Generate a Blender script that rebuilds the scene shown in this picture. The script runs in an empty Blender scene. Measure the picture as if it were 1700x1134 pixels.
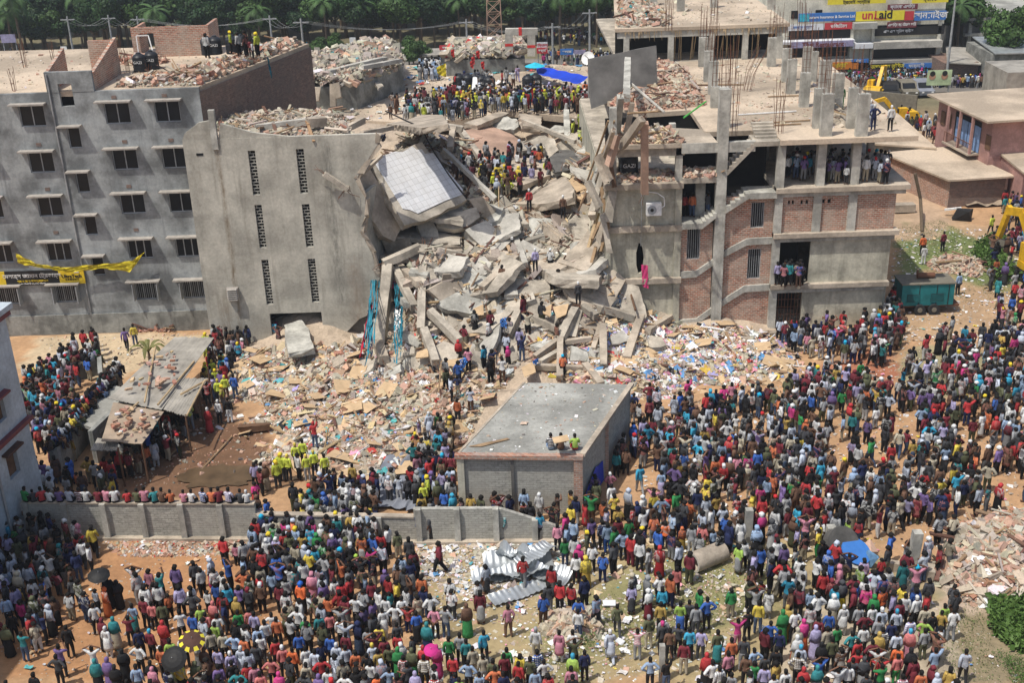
import bpy, bmesh, math, random
import numpy as np
from mathutils import Vector, Matrix
from mathutils.noise import noise as mnoise
random.seed(7); RNG = np.random.default_rng(11)
S = bpy.context.scene; COL = S.collection; R = math.radians
# ---------------- camera, sky, sun ----------------
FP = 1976.0; PITCH = R(24); ROLL = R(-1.94); CH = 30.0
fwd = Vector((0, math.cos(PITCH), -math.sin(PITCH))); r0 = Vector((1, 0, 0)); u0 = r0.cross(fwd)
rt = r0*math.cos(ROLL)+u0*math.sin(ROLL); up = -r0*math.sin(ROLL)+u0*math.cos(ROLL)
CAM = Vector((0, 0, CH))
cd = bpy.data.cameras.new('camera'); cam = bpy.data.objects.new('camera', cd); COL.objects.link(cam)
cd.sensor_width = 36; cd.lens = FP/1700*36; cd.clip_end = 3000; cd.clip_start = 1
M = Matrix.Identity(3)
for i in range(3):
    M[i][0] = rt[i]; M[i][1] = up[i]; M[i][2] = -fwd[i]
cam.matrix_world = Matrix.Translation(CAM) @ M.to_4x4(); S.camera = cam
SUNV = Vector((-.60, -.46, 1.60)).normalized()
w = bpy.data.worlds.new('World'); S.world = w; w.use_nodes = True
nt = w.node_tree; sky = nt.nodes.new('ShaderNodeTexSky'); sky.sky_type = 'NISHITA'; sky.sun_disc = False
sky.sun_elevation = math.asin(SUNV.z); sky.sun_rotation = math.atan2(SUNV.x, SUNV.y); sky.dust_density = 3.0
bg = nt.nodes['Background']; nt.links.new(sky.outputs[0], bg.inputs[0]); bg.inputs[1].default_value = 0.13
sd = bpy.data.lights.new('sun', 'SUN'); sd.energy = 3.9; sd.angle = R(0.6); sd.color = (1, .95, .87)
so = bpy.data.objects.new('sun', sd); COL.objects.link(so); so.rotation_euler = SUNV.to_track_quat('Z', 'Y').to_euler()
S.view_settings.view_transform = 'Standard'; S.view_settings.look = 'None'; S.view_settings.exposure = 0.0
S.cycles.max_bounces = 5; S.cycles.diffuse_bounces = 3; S.cycles.glossy_bounces = 2
def ray(px, py): return fwd + rt*((px-850)/FP) - up*((py-567)/FP)
def G(px, py, z=0.0):
    d = ray(px, py); return CAM + d*((z-CH)/d.z)
def W(px, py, y):
    d = ray(px, py); return CAM + d*(y/d.y)
def PX(p):
    d = Vector(p)-CAM; z = d.dot(fwd); return 850+FP*d.dot(rt)/z, 567-FP*d.dot(up)/z
# ---------------- materials ----------------
MATS = {}
def newmat(name):
    m = bpy.data.materials.new(name); m.use_nodes = True; n = m.node_tree.nodes; b = n['Principled BSDF']
    b.inputs['Specular IOR Level'].default_value = .25; MATS[name] = m
    return m, n, m.node_tree.links, b
def noise(n, l, vec, scale, detail=4, rough=.6):
    t = n.new('ShaderNodeTexNoise'); t.inputs['Scale'].default_value = scale; t.inputs['Detail'].default_value = detail
    t.inputs['Roughness'].default_value = rough; l.new(vec, t.inputs['Vector']); return t.outputs['Fac']
def ramp(n, l, fac, a, b, ca=(0, 0, 0, 1), cb=(1, 1, 1, 1)):
    r = n.new('ShaderNodeValToRGB'); r.color_ramp.elements[0].position = a; r.color_ramp.elements[1].position = b
    r.color_ramp.elements[0].color = ca; r.color_ramp.elements[1].color = cb; l.new(fac, r.inputs[0]); return r.outputs[0]
def mix(n, l, fac, a, b, mode='MIX'):
    x = n.new('ShaderNodeMix'); x.data_type = 'RGBA'; x.blend_type = mode
    for s, v in ((x.inputs[0], fac), (x.inputs[6], a), (x.inputs[7], b)):
        if hasattr(v, 'is_output'): l.new(v, s)
        elif isinstance(v, (int, float)): s.default_value = v
        else: s.default_value = (*v, 1)[:4]
    return x.outputs[2]
def coords(n, kind='Object'): return n.new('ShaderNodeTexCoord').outputs[kind]
def scaled(n, l, vec, s):
    m = n.new('ShaderNodeMapping'); m.inputs['Scale'].default_value = s; l.new(vec, m.inputs[0]); return m.outputs[0]
def bump(n, l, b, h, dist=.02, st=.5):
    k = n.new('ShaderNodeBump'); k.inputs['Distance'].default_value = dist; k.inputs['Strength'].default_value = st
    l.new(h, k.inputs['Height']); l.new(k.outputs[0], b.inputs['Normal'])
def streaks(name, bars):
    """water stains with a place of their own on a wall: (centre x, half width, z0, z1, strength, colour) in the part's own coordinates"""
    m = MATS[name]; n, l = m.node_tree.nodes, m.node_tree.links; b = n['Principled BSDF']; c = coords(n); s = n.new('ShaderNodeSeparateXYZ'); l.new(c, s.inputs[0]); col = b.inputs['Base Color'].links[0].from_socket
    def mr(v, a, b_, lo, hi):
        q = n.new('ShaderNodeMapRange'); l.new(v, q.inputs[0]); q.inputs[1].default_value = a; q.inputs[2].default_value = b_; q.inputs[3].default_value = lo; q.inputs[4].default_value = hi; return q.outputs[0]
    def mt(op, a, b_):
        q = n.new('ShaderNodeMath'); q.operation = op
        for i_, v in enumerate((a, b_)):
            if hasattr(v, 'is_output'): l.new(v, q.inputs[i_])
            else: q.inputs[i_].default_value = v
        return q.outputs[0]
    wob = mt('MULTIPLY', mt('SUBTRACT', noise(n, l, scaled(n, l, c, (.5, 1, .5)), 1.1, 4), .5), .5); x = mt('ADD', s.outputs[0], wob)
    for x0, hw, z0, z1, st, rgb in bars:
        f = mr(mt('ABSOLUTE', mt('SUBTRACT', x, x0), 0), 0, hw, 1, 0); f = mt('MULTIPLY', f, mr(s.outputs[2], z0, z0+1, 0, 1)); f = mt('MULTIPLY', f, mr(s.outputs[2], z1-1, z1, 1, 0))
        f = mt('MULTIPLY', f, ramp(n, l, noise(n, l, scaled(n, l, c, (2.5, 2, .6)), 2.2, 6, .75), .35, .6)); col = mix(n, l, mt('MULTIPLY', f, st), col, rgb)
    l.new(col, b.inputs['Base Color'])
def concrete(name, base, con=.35, streak=.4, sc=.35, stain=(.10, .09, .075), rough=.92, light=1.25, world=False):
    m, n, l, b = newmat(name); c = coords(n)
    lo = tuple(v*(1-con) for v in base); hi = tuple(min(1, v*light) for v in base)
    big = ramp(n, l, noise(n, l, c, sc, 6, .6), .40, .60, (*lo, 1), (*hi, 1))
    fine = ramp(n, l, noise(n, l, c, 6, 6, .7), .25, .75, (.72, .72, .72, 1), (1.12, 1.12, 1.12, 1))
    col = mix(n, l, 1.0, big, fine, 'MULTIPLY')
    if streak:
        s = ramp(n, l, noise(n, l, scaled(n, l, c, (1.6, 1.6, .13)), 1.3, 5, .7), .53, .72)
        sm = n.new('ShaderNodeMath'); sm.operation = 'MULTIPLY'; sm.inputs[1].default_value = streak; l.new(s, sm.inputs[0])
        col = mix(n, l, sm.outputs[0], col, stain)
    l.new(col, b.inputs['Base Color']); b.inputs['Roughness'].default_value = rough
    bump(n, l, b, noise(n, l, c, 9, 6, .7), .03, .45); return m
def brick(name, c1=(.34, .135, .085), c2=(.24, .085, .055), mo=(.33, .29, .25), patch=.35, pcol=(.33, .30, .27)):
    m, n, l, b = newmat(name); c = coords(n); s = n.new('ShaderNodeSeparateXYZ'); l.new(c, s.inputs[0])
    a = n.new('ShaderNodeMath'); a.operation = 'ADD'; l.new(s.outputs[0], a.inputs[0]); l.new(s.outputs[1], a.inputs[1])
    v = n.new('ShaderNodeCombineXYZ'); l.new(a.outputs[0], v.inputs[0]); l.new(s.outputs[2], v.inputs[1])
    t = n.new('ShaderNodeTexBrick'); t.inputs['Scale'].default_value = 1; t.inputs['Brick Width'].default_value = .29
    t.inputs['Row Height'].default_value = .12; t.inputs['Mortar Size'].default_value = .02; t.inputs['Bias'].default_value = -.2
    t.inputs['Color1'].default_value = (*c1, 1); t.inputs['Color2'].default_value = (*c2, 1); t.inputs['Mortar'].default_value = (*mo, 1)
    l.new(v.outputs[0], t.inputs['Vector'])
    fine = ramp(n, l, noise(n, l, scaled(n, l, c, (1, 1, 2.2)), 3.2, 6, .8), .3, .7, (.45, .45, .45, 1), (1.5, 1.5, 1.5, 1))
    col = mix(n, l, 1.0, t.outputs[0], fine, 'MULTIPLY')
    p = ramp(n, l, noise(n, l, c, .8, 7, .75), .55-patch*.25, .66)
    pm = n.new('ShaderNodeMath'); pm.operation = 'MULTIPLY'; pm.inputs[1].default_value = .75; l.new(p, pm.inputs[0])
    col = mix(n, l, pm.outputs[0], col, pcol); l.new(col, b.inputs['Base Color']); b.inputs['Roughness'].default_value = .95
    bump(n, l, b, t.outputs[1], .02, -.6); return m
def plain(name, rgb, rough=.7, metal=0, var=.25, sc=3):
    m, n, l, b = newmat(name); c = coords(n)
    v = ramp(n, l, noise(n, l, c, sc, 5, .65), .3, .7, tuple(x*(1-var) for x in rgb)+(1,), tuple(min(1, x*(1+var)) for x in rgb)+(1,))
    l.new(v, b.inputs['Base Color']); b.inputs['Roughness'].default_value = rough; b.inputs['Metallic'].default_value = metal; return m
def vcol(name, rough=.9, sc=8, lo=.7, hi=1.25, bmp=.3, bsc=None):
    m, n, l, b = newmat(name); a = n.new('ShaderNodeAttribute'); a.attribute_name = 'Col'; c = coords(n)
    f = ramp(n, l, noise(n, l, c, sc, 6, .7), .25, .75, (lo, lo, lo, 1), (hi, hi, hi, 1))
    l.new(mix(n, l, 1.0, a.outputs[0], f, 'MULTIPLY'), b.inputs['Base Color']); b.inputs['Roughness'].default_value = rough
    if bmp: bump(n, l, b, noise(n, l, c, bsc or sc, 5, .7), .04, bmp)
    return m
def objcol(name, pattern=None, rough=.85):
    m, n, l, b = newmat(name); o = n.new('ShaderNodeObjectInfo'); c = coords(n); col = o.outputs['Color']
    if pattern:
        s = n.new('ShaderNodeSeparateXYZ'); l.new(c, s.inputs[0])
        def sq(out, fr):
            k = n.new('ShaderNodeMath'); k.operation = 'MULTIPLY'; k.inputs[1].default_value = fr; l.new(out, k.inputs[0])
            q = n.new('ShaderNodeMath'); q.operation = 'SINE'; l.new(k.outputs[0], q.inputs[0])
            g = n.new('ShaderNodeMath'); g.operation = 'GREATER_THAN'; g.inputs[1].default_value = .25; l.new(q.outputs[0], g.inputs[0]); return g.outputs[0]
        g = sq(s.outputs[2], 75)
        col = mix(n, l, g, col, (.75, .75, .72))
        if pattern == 'check': col = mix(n, l, sq(s.outputs[0], 80), col, mix(n, l, 1.0, col, (.45, .45, .5), 'MULTIPLY'))
    f = ramp(n, l, noise(n, l, c, 9, 4, .7), .3, .7, (.72, .72, .72, 1), (1.2, 1.2, 1.2, 1))
    l.new(mix(n, l, 1.0, col, f, 'MULTIPLY'), b.inputs['Base Color']); b.inputs['Roughness'].default_value = rough
    bump(n, l, b, noise(n, l, c, 14, 3, .5), .03, .5); return m
concrete('plaster_grey', (.30, .318, .318), .46, .60, .42, stain=(.13, .14, .145), light=1.3)
concrete('plaster_beige', (.46, .44, .375), .3, .60, .40, stain=(.19, .175, .14), light=1.2)
concrete('plaster_block', (.47, .45, .385), .26, .5, .40, stain=(.19, .175, .14), light=1.2); streaks('plaster_block', [(-3.75, .22, 0, 13.4, .85, (.16, .11, .06)), (-4.6, .5, 0, 3.5, .6, (.17, .11, .06)), (2.6, .55, 2, 13.4, .7, (.10, .10, .085)), (3.6, .7, 0, 6, .5, (.22, .14, .09)), (-1.2, .4, 0, 2.8, .5, (.15, .14, .12)), (-5.3, .3, 6, 13, .4, (.17, .16, .13))])
concrete('plaster_green', (.47, .45, .36), .28, .60, .6, stain=(.18, .17, .135), light=1.2)
concrete('concrete', (.43, .385, .315), .30, .22, .8)
concrete('concrete_dusty', (.42, .36, .285), .25, .12, .6)
concrete('concrete_pale', (.44, .42, .37), .2, .1, .6)
concrete('concrete_col', (.44, .43, .38), .30, .45, .8)
concrete('concrete_dark', (.13, .125, .115), .35, .3, .6)
concrete('roof_floor', (.47, .385, .29), .22, 0, .22)
concrete('roof_grey', (.34, .34, .31), .28, .2, .35)
concrete('red_plaster', (.45, .30, .22), .25, 0, .25)
concrete('white_paint', (.42, .48, .52), .12, .45, .4, stain=(.22, .24, .25))
concrete('cream_paint', (.62, .60, .50), .12, .3, .4, stain=(.3, .29, .25))
concrete('pink_paint', (.42, .245, .215), .18, .35, .5, stain=(.2, .12, .1))
concrete('wall_weathered', (.26, .265, .245), .40, .6, .7, stain=(.07, .07, .06))
brick('brick', (.42, .165, .10), (.20, .08, .052), (.44, .38, .31), .55, (.44, .38, .31)); brick('brick_dark', (.25, .15, .11), (.16, .095, .07), (.19, .165, .15), .6, (.15, .125, .11)); brick('brick_pale', (.42, .22, .15), (.30, .13, .09), (.4, .34, .28), .5)
brick('block_grey', (.40, .395, .35), (.33, .325, .29), (.27, .265, .235), .8, (.36, .35, .31))
plain('shade_black', (.012, .012, .012), .95, 0, .3); plain('glass_dark', (.012, .014, .016), .35, 0, .4, 1); plain('frame_metal', (.35, .37, .38), .5)  # first one: near-black, the darkness of deep openings put into the colour
plain('hood', (.34, .315, .28), .9); plain('rust', (.16, .075, .045), .8, .2); plain('black_plastic', (.022, .024, .028), .45); plain('white', (.75, .75, .73), .7)
plain('yellow', (.72, .52, .03), .6); plain('yellow_machine', (.68, .40, .02), .45, 0, .3, 1.5); plain('black', (.02, .02, .02), .6); plain('red', (.55, .04, .035), .7); plain('green', (.08, .4, .08), .7)
plain('blue_tarp', (.012, .05, .46), .6, 0, .25, 1); plain('teal_machine', (.015, .16, .17), .5, 0, .35, 1.2); plain('rubber', (.03, .03, .03), .9); plain('dusty_metal', (.17, .155, .12), .8)
plain('tin', (.48, .51, .52), .42, .6, .25, 1.5); plain('tin_dusty', (.33, .31, .27), .75, .2, .35, .8); plain('tin_brown', (.34, .27, .2), .9, 0, .3, .8); plain('wood', (.28, .19, .11), .85, 0, .35, 2); plain('wood_dark', (.13, .075, .045), .9, 0, .35, 2)
plain('bamboo', (.42, .31, .18), .7, 0, .3, 2); plain('teal_cloth', (.03, .2, .27), .9, 0, .4, 3); plain('red_cloth', (.45, .02, .05), .9, 0, .3, 3); plain('navy_cloth', (.02, .03, .07), .9); plain('pink_cloth', (.55, .05, .17), .9)
plain('tiles', (.62, .63, .64), .35, 0, .06, 6); plain('cardboard', (.50, .36, .215), .9, 0, .2, 2); plain('pole', (.30, .31, .31), .8); plain('panel_dark', (.16, .155, .145), .9, 0, .4, .6); plain('tarp_grey', (.20, .215, .25), .7, 0, .25, 1.2)
plain('board_blue', (.10, .20, .32), .8, 0, .4, 3); plain('sign_blue', (.05, .18, .5), .5, 0, .1); plain('sign_red', (.5, .05, .06), .5, 0, .1); plain('sign_yellow', (.72, .62, .05), .5, 0, .1); plain('sign_white', (.66, .68, .7), .5, 0, .1); plain('sign_lilac', (.30, .28, .42), .5, 0, .3)
plain('sign_maroon', (.16, .04, .05), .5, 0, .1); plain('sign_orange', (.6, .2, .03), .5, 0, .1); plain('cyan', (.03, .45, .6), .6); plain('water', (.105, .07, .04), .3, 0, .4, .8)
plain('yellow_cloth', (.62, .50, .03), .8, 0, .3, 3); plain('magenta', (.48, .03, .20), .8); plain('brown_cloth', (.08, .04, .03), .8); plain('bark', (.12, .09, .06), .95); plain('door_blue', (.20, .32, .55), .7); plain('sand', (.50, .37, .23), .95, 0, .1, .8)
vcol('rubble_mat'); vcol('leaf_mat', .6, 1.5, .6, 1.35, 0); vcol('cloth_mat', .9, 14, .75, 1.2, .4)
objcol('garment'); objcol('garment_striped', 'stripe'); objcol('garment_checked', 'check')
# tile joints on the white tiled floor
def tilemat():
    m, n, l, b = newmat('floor_tiles'); c = coords(n, 'UV'); t = n.new('ShaderNodeTexBrick'); t.offset = 0; l.new(c, t.inputs['Vector'])
    t.inputs['Scale'].default_value = 1; t.inputs['Brick Width'].default_value = .4; t.inputs['Row Height'].default_value = .4; t.inputs['Mortar Size'].default_value = .012
    t.inputs['Color1'].default_value = (.74, .75, .76, 1); t.inputs['Color2'].default_value = (.67, .685, .70, 1); t.inputs['Mortar'].default_value = (.45, .45, .44, 1)
    d = ramp(n, l, noise(n, l, coords(n), .9, 6, .7), .35, .75, (1.05, 1.05, 1.05, 1), (.80, .78, .75, 1))
    l.new(mix(n, l, 1.0, t.outputs[0], d, 'MULTIPLY'), b.inputs['Base Color']); b.inputs['Roughness'].default_value = .4
tilemat()
# ---------------- mesh builder ----------------
def tag(o, label=None, cat=None, group=None, kind=None):
    if label: o['label'] = label
    if cat: o['category'] = cat
    if group: o['group'] = group
    if kind: o['kind'] = kind
    elif label: o['kind'] = 'thing'
    return o
def thing(name, label, cat, loc=(0, 0, 0), group=None):
    o = bpy.data.objects.new(name, None); COL.objects.link(o); o.location = loc; o.empty_display_size = .3
    return tag(o, label, cat, group)
class MB:
    def __init__(s): s.v = []; s.f = []; s.mi = []; s.k = 0
    def poly(s, pts, faces, k=None):
        b = len(s.v); s.v += [tuple(p) for p in pts]; s.f += [tuple(b+i for i in f) for f in faces]; s.mi += [s.k if k is None else k]*len(faces); return s
    def box(s, x0, x1, y0, y1, z0, z1, k=None):
        return s.poly([(x0, y0, z0), (x1, y0, z0), (x1, y1, z0), (x0, y1, z0), (x0, y0, z1), (x1, y0, z1), (x1, y1, z1), (x0, y1, z1)],
                      [(0, 3, 2, 1), (4, 5, 6, 7), (0, 1, 5, 4), (1, 2, 6, 5), (2, 3, 7, 6), (3, 0, 4, 7)], k)
    def beam(s, p, q, wd, ht=None, upv=None, k=None, rag=0, bend=0):
        p = Vector(p); q = Vector(q); ht = ht or wd; d = (q-p); L = d.length; d.normalize(); u = Vector(upv or (0, 0, 1))
        if abs(d.dot(u)) > .95: u = Vector((0, -1, .1))
        x = d.cross(u).normalized(); u = x.cross(d).normalized(); n = max(1, int(L/.7)) if rag else 1; pts = []; fs = []
        for i in range(n+1):
            c = p.lerp(q, i/n)
            if bend: c = c - u*bend*4*(i/n)*(1-i/n)
            for a, b2 in ((-1, -1), (1, -1), (1, 1), (-1, 1)):
                j = rag*(1.8 if i in (0, n) else .6)
                pts.append(c + x*(a*wd/2+random.uniform(-j, j)*wd) + u*(b2*ht/2+random.uniform(-j, j)*ht) + d*(random.uniform(-j, j)*wd*1.5 if i in (0, n) else 0))
        for i in range(n):
            for a in range(4):
                fs.append((i*4+a, i*4+(a+1) % 4, (i+1)*4+(a+1) % 4, (i+1)*4+a))
        fs += [(3, 2, 1, 0), tuple(n*4+a for a in range(4))]
        return s.poly(pts, fs, k)
    def cyl(s, p, q, ra, rb=None, n=10, k=None, cap=True):
        p = Vector(p); q = Vector(q); rb = ra if rb is None else rb; d = (q-p).normalized(); u = Vector((0, 0, 1)) if abs(d.z) < .9 else Vector((1, 0, 0))
        x = d.cross(u).normalized(); y = d.cross(x); pts = []
        for c, r in ((p, ra), (q, rb)):
            for i in range(n): a = 2*math.pi*i/n; pts.append(c+x*(r*math.cos(a))+y*(r*math.sin(a)))
        fs = [(i, (i+1) % n, n+(i+1) % n, n+i) for i in range(n)]
        if cap: fs += [tuple(range(n))[::-1], tuple(range(n, 2*n))]
        return s.poly(pts, fs, k)
    def tube(s, pts, r, n=6, k=None):
        for a, b in zip(pts[:-1], pts[1:]): s.cyl(a, b, r, r, n, k)
        return s
    def prism(s, pts, nv, k=None):
        n = len(pts); nv = Vector(nv); pts = [Vector(p) for p in pts]
        return s.poly(pts+[p+nv for p in pts], [tuple(range(n)), tuple(range(2*n-1, n-1, -1))]+[(i, n+i, n+(i+1) % n, (i+1) % n) for i in range(n)], k)
    def wall(s, axis, c0, c1, z0, z1, pos, th, holes=(), k=None):
        """wall in the plane axis ('x': runs along x at y=pos facing -y; 'y': runs along y at x=pos) with rectangular holes (a0,a1,z0,z1)"""
        A = sorted({c0, c1, *[h[0] for h in holes], *[h[1] for h in holes]}); A = [a for a in A if c0 <= a <= c1]
        Z = sorted({z0, z1, *[h[2] for h in holes], *[h[3] for h in holes]}); Z = [z for z in Z if z0 <= z <= z1]
        def P(a, d, z): return (a, d, z) if axis == 'x' else (d, a, z)
        def solid(a, z): return c0 < a < c1 and z0 < z < z1 and not any(h[0] < a < h[1] and h[2] < z < h[3] for h in holes)
        for i in range(len(A)-1):
            for j in range(len(Z)-1):
                am, zm = (A[i]+A[i+1])/2, (Z[j]+Z[j+1])/2
                if not solid(am, zm): continue
                a0, a1, b0, b1 = A[i], A[i+1], Z[j], Z[j+1]
                for d in (pos, pos+th): s.poly([P(a0, d, b0), P(a1, d, b0), P(a1, d, b1), P(a0, d, b1)], [(0, 1, 2, 3)], k)
                for aa, nb in ((a0, (A[i-1]+a0)/2 if i else a0-1), (a1, (a1+A[i+2])/2 if i+2 < len(A) else a1+1)):
                    if not solid(nb, zm): s.poly([P(aa, pos, b0), P(aa, pos+th, b0), P(aa, pos+th, b1), P(aa, pos, b1)], [(0, 1, 2, 3)], k)
                for zz, nb in ((b0, (Z[j-1]+b0)/2 if j else b0-1), (b1, (b1+Z[j+2])/2 if j+2 < len(Z) else b1+1)):
                    if not solid(am, nb): s.poly([P(a0, pos, zz), P(a1, pos, zz), P(a1, pos+th, zz), P(a0, pos+th, zz)], [(0, 1, 2, 3)], k)
        return s
    def build(s, name, mats, parent=None, smooth=False):
        me = bpy.data.meshes.new(name); loc = Vector(parent_loc(parent)); me.from_pydata([tuple(Vector(v)-loc) for v in s.v], [], s.f)
        for m in ([mats] if isinstance(mats, str) else mats): me.materials.append(MATS[m])
        if len(me.materials) > 1: me.polygons.foreach_set('material_index', s.mi)
        if smooth: me.polygons.foreach_set('use_smooth', [True]*len(me.polygons))
        me.update(); bm = bmesh.new(); bm.from_mesh(me); bmesh.ops.recalc_face_normals(bm, faces=bm.faces); bm.to_mesh(me); bm.free()
        o = bpy.data.objects.new(name, me); COL.objects.link(o)
        if parent: o.parent = parent
        return o
def parent_loc(p):
    v = Vector((0, 0, 0))
    while p: v += p.location; p = p.parent
    return v
def copy_tree(o, parent=None):
    c = o.copy(); COL.objects.link(c); c.parent = parent
    for ch in o.children: copy_tree(ch, c)
    return c
def npmesh(name, V, Fc, mat, cols=None, parent=None, nper=4, kind=None, smooth=False):
    """V (n,3), Fc (m,nper); cols (m,3) per face"""
    me = bpy.data.meshes.new(name); V = np.asarray(V, np.float32)-np.array(parent_loc(parent)[:], np.float32); Fc = np.asarray(Fc, np.int32)
    me.vertices.add(len(V)); me.vertices.foreach_set('co', V.ravel()); me.loops.add(Fc.size); me.loops.foreach_set('vertex_index', Fc.ravel())
    me.polygons.add(len(Fc)); me.polygons.foreach_set('loop_start', np.arange(0, Fc.size, nper, dtype=np.int32)); me.update(calc_edges=True)
    if cols is not None:
        a = me.color_attributes.new('Col', 'FLOAT_COLOR', 'CORNER'); c = np.ones((len(Fc), nper, 4), np.float32); c[:, :, :3] = np.asarray(cols)[:, None, :]
        a.data.foreach_set('color', c.ravel())
    me.materials.append(MATS[mat]); me.polygons.foreach_set('use_smooth', [smooth]*len(Fc))
    o = bpy.data.objects.new(name, me); COL.objects.link(o)
    if parent: o.parent = parent
    if kind: o['kind'] = kind
    return o
def rotmats(n, tilt=1.0):
    """random rotations; tilt<1 keeps pieces lying flatter"""
    a = RNG.uniform(0, 2*np.pi, n); tx = RNG.normal(0, tilt, n); ty = RNG.normal(0, tilt, n)
    ca, sa, cx, sx, cy, sy = np.cos(a), np.sin(a), np.cos(tx), np.sin(tx), np.cos(ty), np.sin(ty); O = np.zeros(n); I = np.ones(n)
    Rz = np.array([[ca, -sa, O], [sa, ca, O], [O, O, I]]).transpose(2, 0, 1); Rx = np.array([[I, O, O], [O, cx, -sx], [O, sx, cx]]).transpose(2, 0, 1)
    Ry = np.array([[cy, O, sy], [O, I, O], [-sy, O, cy]]).transpose(2, 0, 1); return Rx @ Ry @ Rz
CUBE = np.array([(-1, -1, -1), (1, -1, -1), (1, 1, -1), (-1, 1, -1), (-1, -1, 1), (1, -1, 1), (1, 1, 1), (-1, 1, 1)], float)/2
CF = np.array([(0, 3, 2, 1), (4, 5, 6, 7), (0, 1, 5, 4), (1, 2, 6, 5), (2, 3, 7, 6), (3, 0, 4, 7)])
def chunks(pts, sizes, cols, tilt=.5, jit=.14, rot=None):
    n = len(pts); Rm = rotmats(n, tilt) if rot is None else rot
    v = (CUBE[None]+RNG.uniform(-jit, jit, (n, 8, 3)))*sizes[:, None, :]
    v = np.einsum('nij,nkj->nki', Rm, v)+pts[:, None, :]
    f = (CF[None]+np.arange(n)[:, None, None]*8).reshape(-1, 4)
    return v.reshape(-1, 3), f, np.repeat(cols, 6, 0)
def sticks(poly, n, zf, wts, lmin=.5, lmax=2.2, th=.05, lift=.15, tilt=.35):
    p = scatter(poly, n); z = zf(p[:, 0], p[:, 1]) if zf is not None else np.zeros(n); L = RNG.uniform(lmin, lmax, n)*RNG.random(n)**.5; t = th*RNG.uniform(.4, 1.6, n); c, _ = pick(n, wts)
    return chunks(np.column_stack([p, z+lift]), np.stack([L, t*RNG.uniform(1, 2.6, n), t], 1), c, tilt, .02)
def inpoly(x, y, poly):
    c = np.zeros(np.shape(x), bool); j = len(poly)-1
    for i in range(len(poly)):
        xi, yi = poly[i][:2]; xj, yj = poly[j][:2]
        c ^= ((yi > y) != (yj > y)) & (x < (xj-xi)*(y-yi)/(yj-yi+1e-12)+xi); j = i
    return c
def scatter(poly, n):
    p = np.array([q[:2] for q in poly]); lo, hi = p.min(0), p.max(0); out = np.zeros((0, 2))
    while len(out) < n:
        q = RNG.uniform(lo, hi, (n*2, 2)); out = np.vstack([out, q[inpoly(q[:, 0], q[:, 1], p)]])
    return out[:n]
def gp(pts, z=0): return [tuple(G(a, b, z)[:2]) for a, b in pts]
WL_ = {}
def where(px, py, marks, used_, extra=''):
    """a short place phrase: which side of the nearest named landmarks, unique within used_"""
    for mx, my, nm in sorted(marks, key=lambda m_: (m_[0]-px)**2+(m_[1]-py)**2)[:5]:
        dx, dy = px-mx, py-my; r = math.hypot(dx, dy); side = ('right of' if dx > 0 else 'left of') if abs(dx) > abs(dy) else ('below' if dy > 0 else 'above'); q = 'just' if r < 25 else 'a little' if r < 50 else 'some way' if r < 90 else 'far'
        t = ' '.join((extra+' '+q+' '+side+' '+nm).split())
        if t not in used_: used_.add(t); return t
    return t
def text(body, size, loc, rot, mat, parent, name='lettering', sx=1.0, ext=.01, bold=0):
    cu = bpy.data.curves.new(name, 'FONT'); cu.body = body; cu.size = size; cu.align_x = 'CENTER'; cu.align_y = 'CENTER'; cu.extrude = ext; cu.offset = bold; cu.resolution_u = 3
    t = bpy.data.objects.new(name, cu); COL.objects.link(t); dg = bpy.context.evaluated_depsgraph_get(); me = bpy.data.meshes.new_from_object(t.evaluated_get(dg)); bpy.data.objects.remove(t); me.name = name
    o = bpy.data.objects.new(name, me); COL.objects.link(o); o.location = Vector(loc)-parent_loc(parent); o.rotation_euler = rot; o.scale = (sx, 1, 1)
    me.materials.clear(); me.materials.append(MATS[mat]); o.parent = parent; return o
# ---------------- ground ----------------
def fbm(x, y, s, seed=0, oc=4):
    """cheap vectorised value noise in [-1,1]"""
    out = np.zeros(np.shape(x)); a = 1.0; t = 0
    for o in range(oc):
        X = np.asarray(x)*s+seed*17.3+o*5.1; Y = np.asarray(y)*s-seed*9.7+o*3.3; xi = np.floor(X).astype(np.int64); yi = np.floor(Y).astype(np.int64); fx = X-xi; fy = Y-yi
        fx = fx*fx*(3-2*fx); fy = fy*fy*(3-2*fy)
        def h(i, j):
            n = (i*374761393+j*668265263+seed*69069) & 0x7fffffff; n = (n ^ (n >> 13))*1274126177 & 0x7fffffff; return ((n ^ (n >> 16)) & 0xffff)/32767.5-1
        v = (h(xi, yi)*(1-fx)+h(xi+1, yi)*fx)*(1-fy)+(h(xi, yi+1)*(1-fx)+h(xi+1, yi+1)*fx)*fy
        out += v*a; t += a; a *= .55; s *= 2.07
    return out/t
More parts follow.
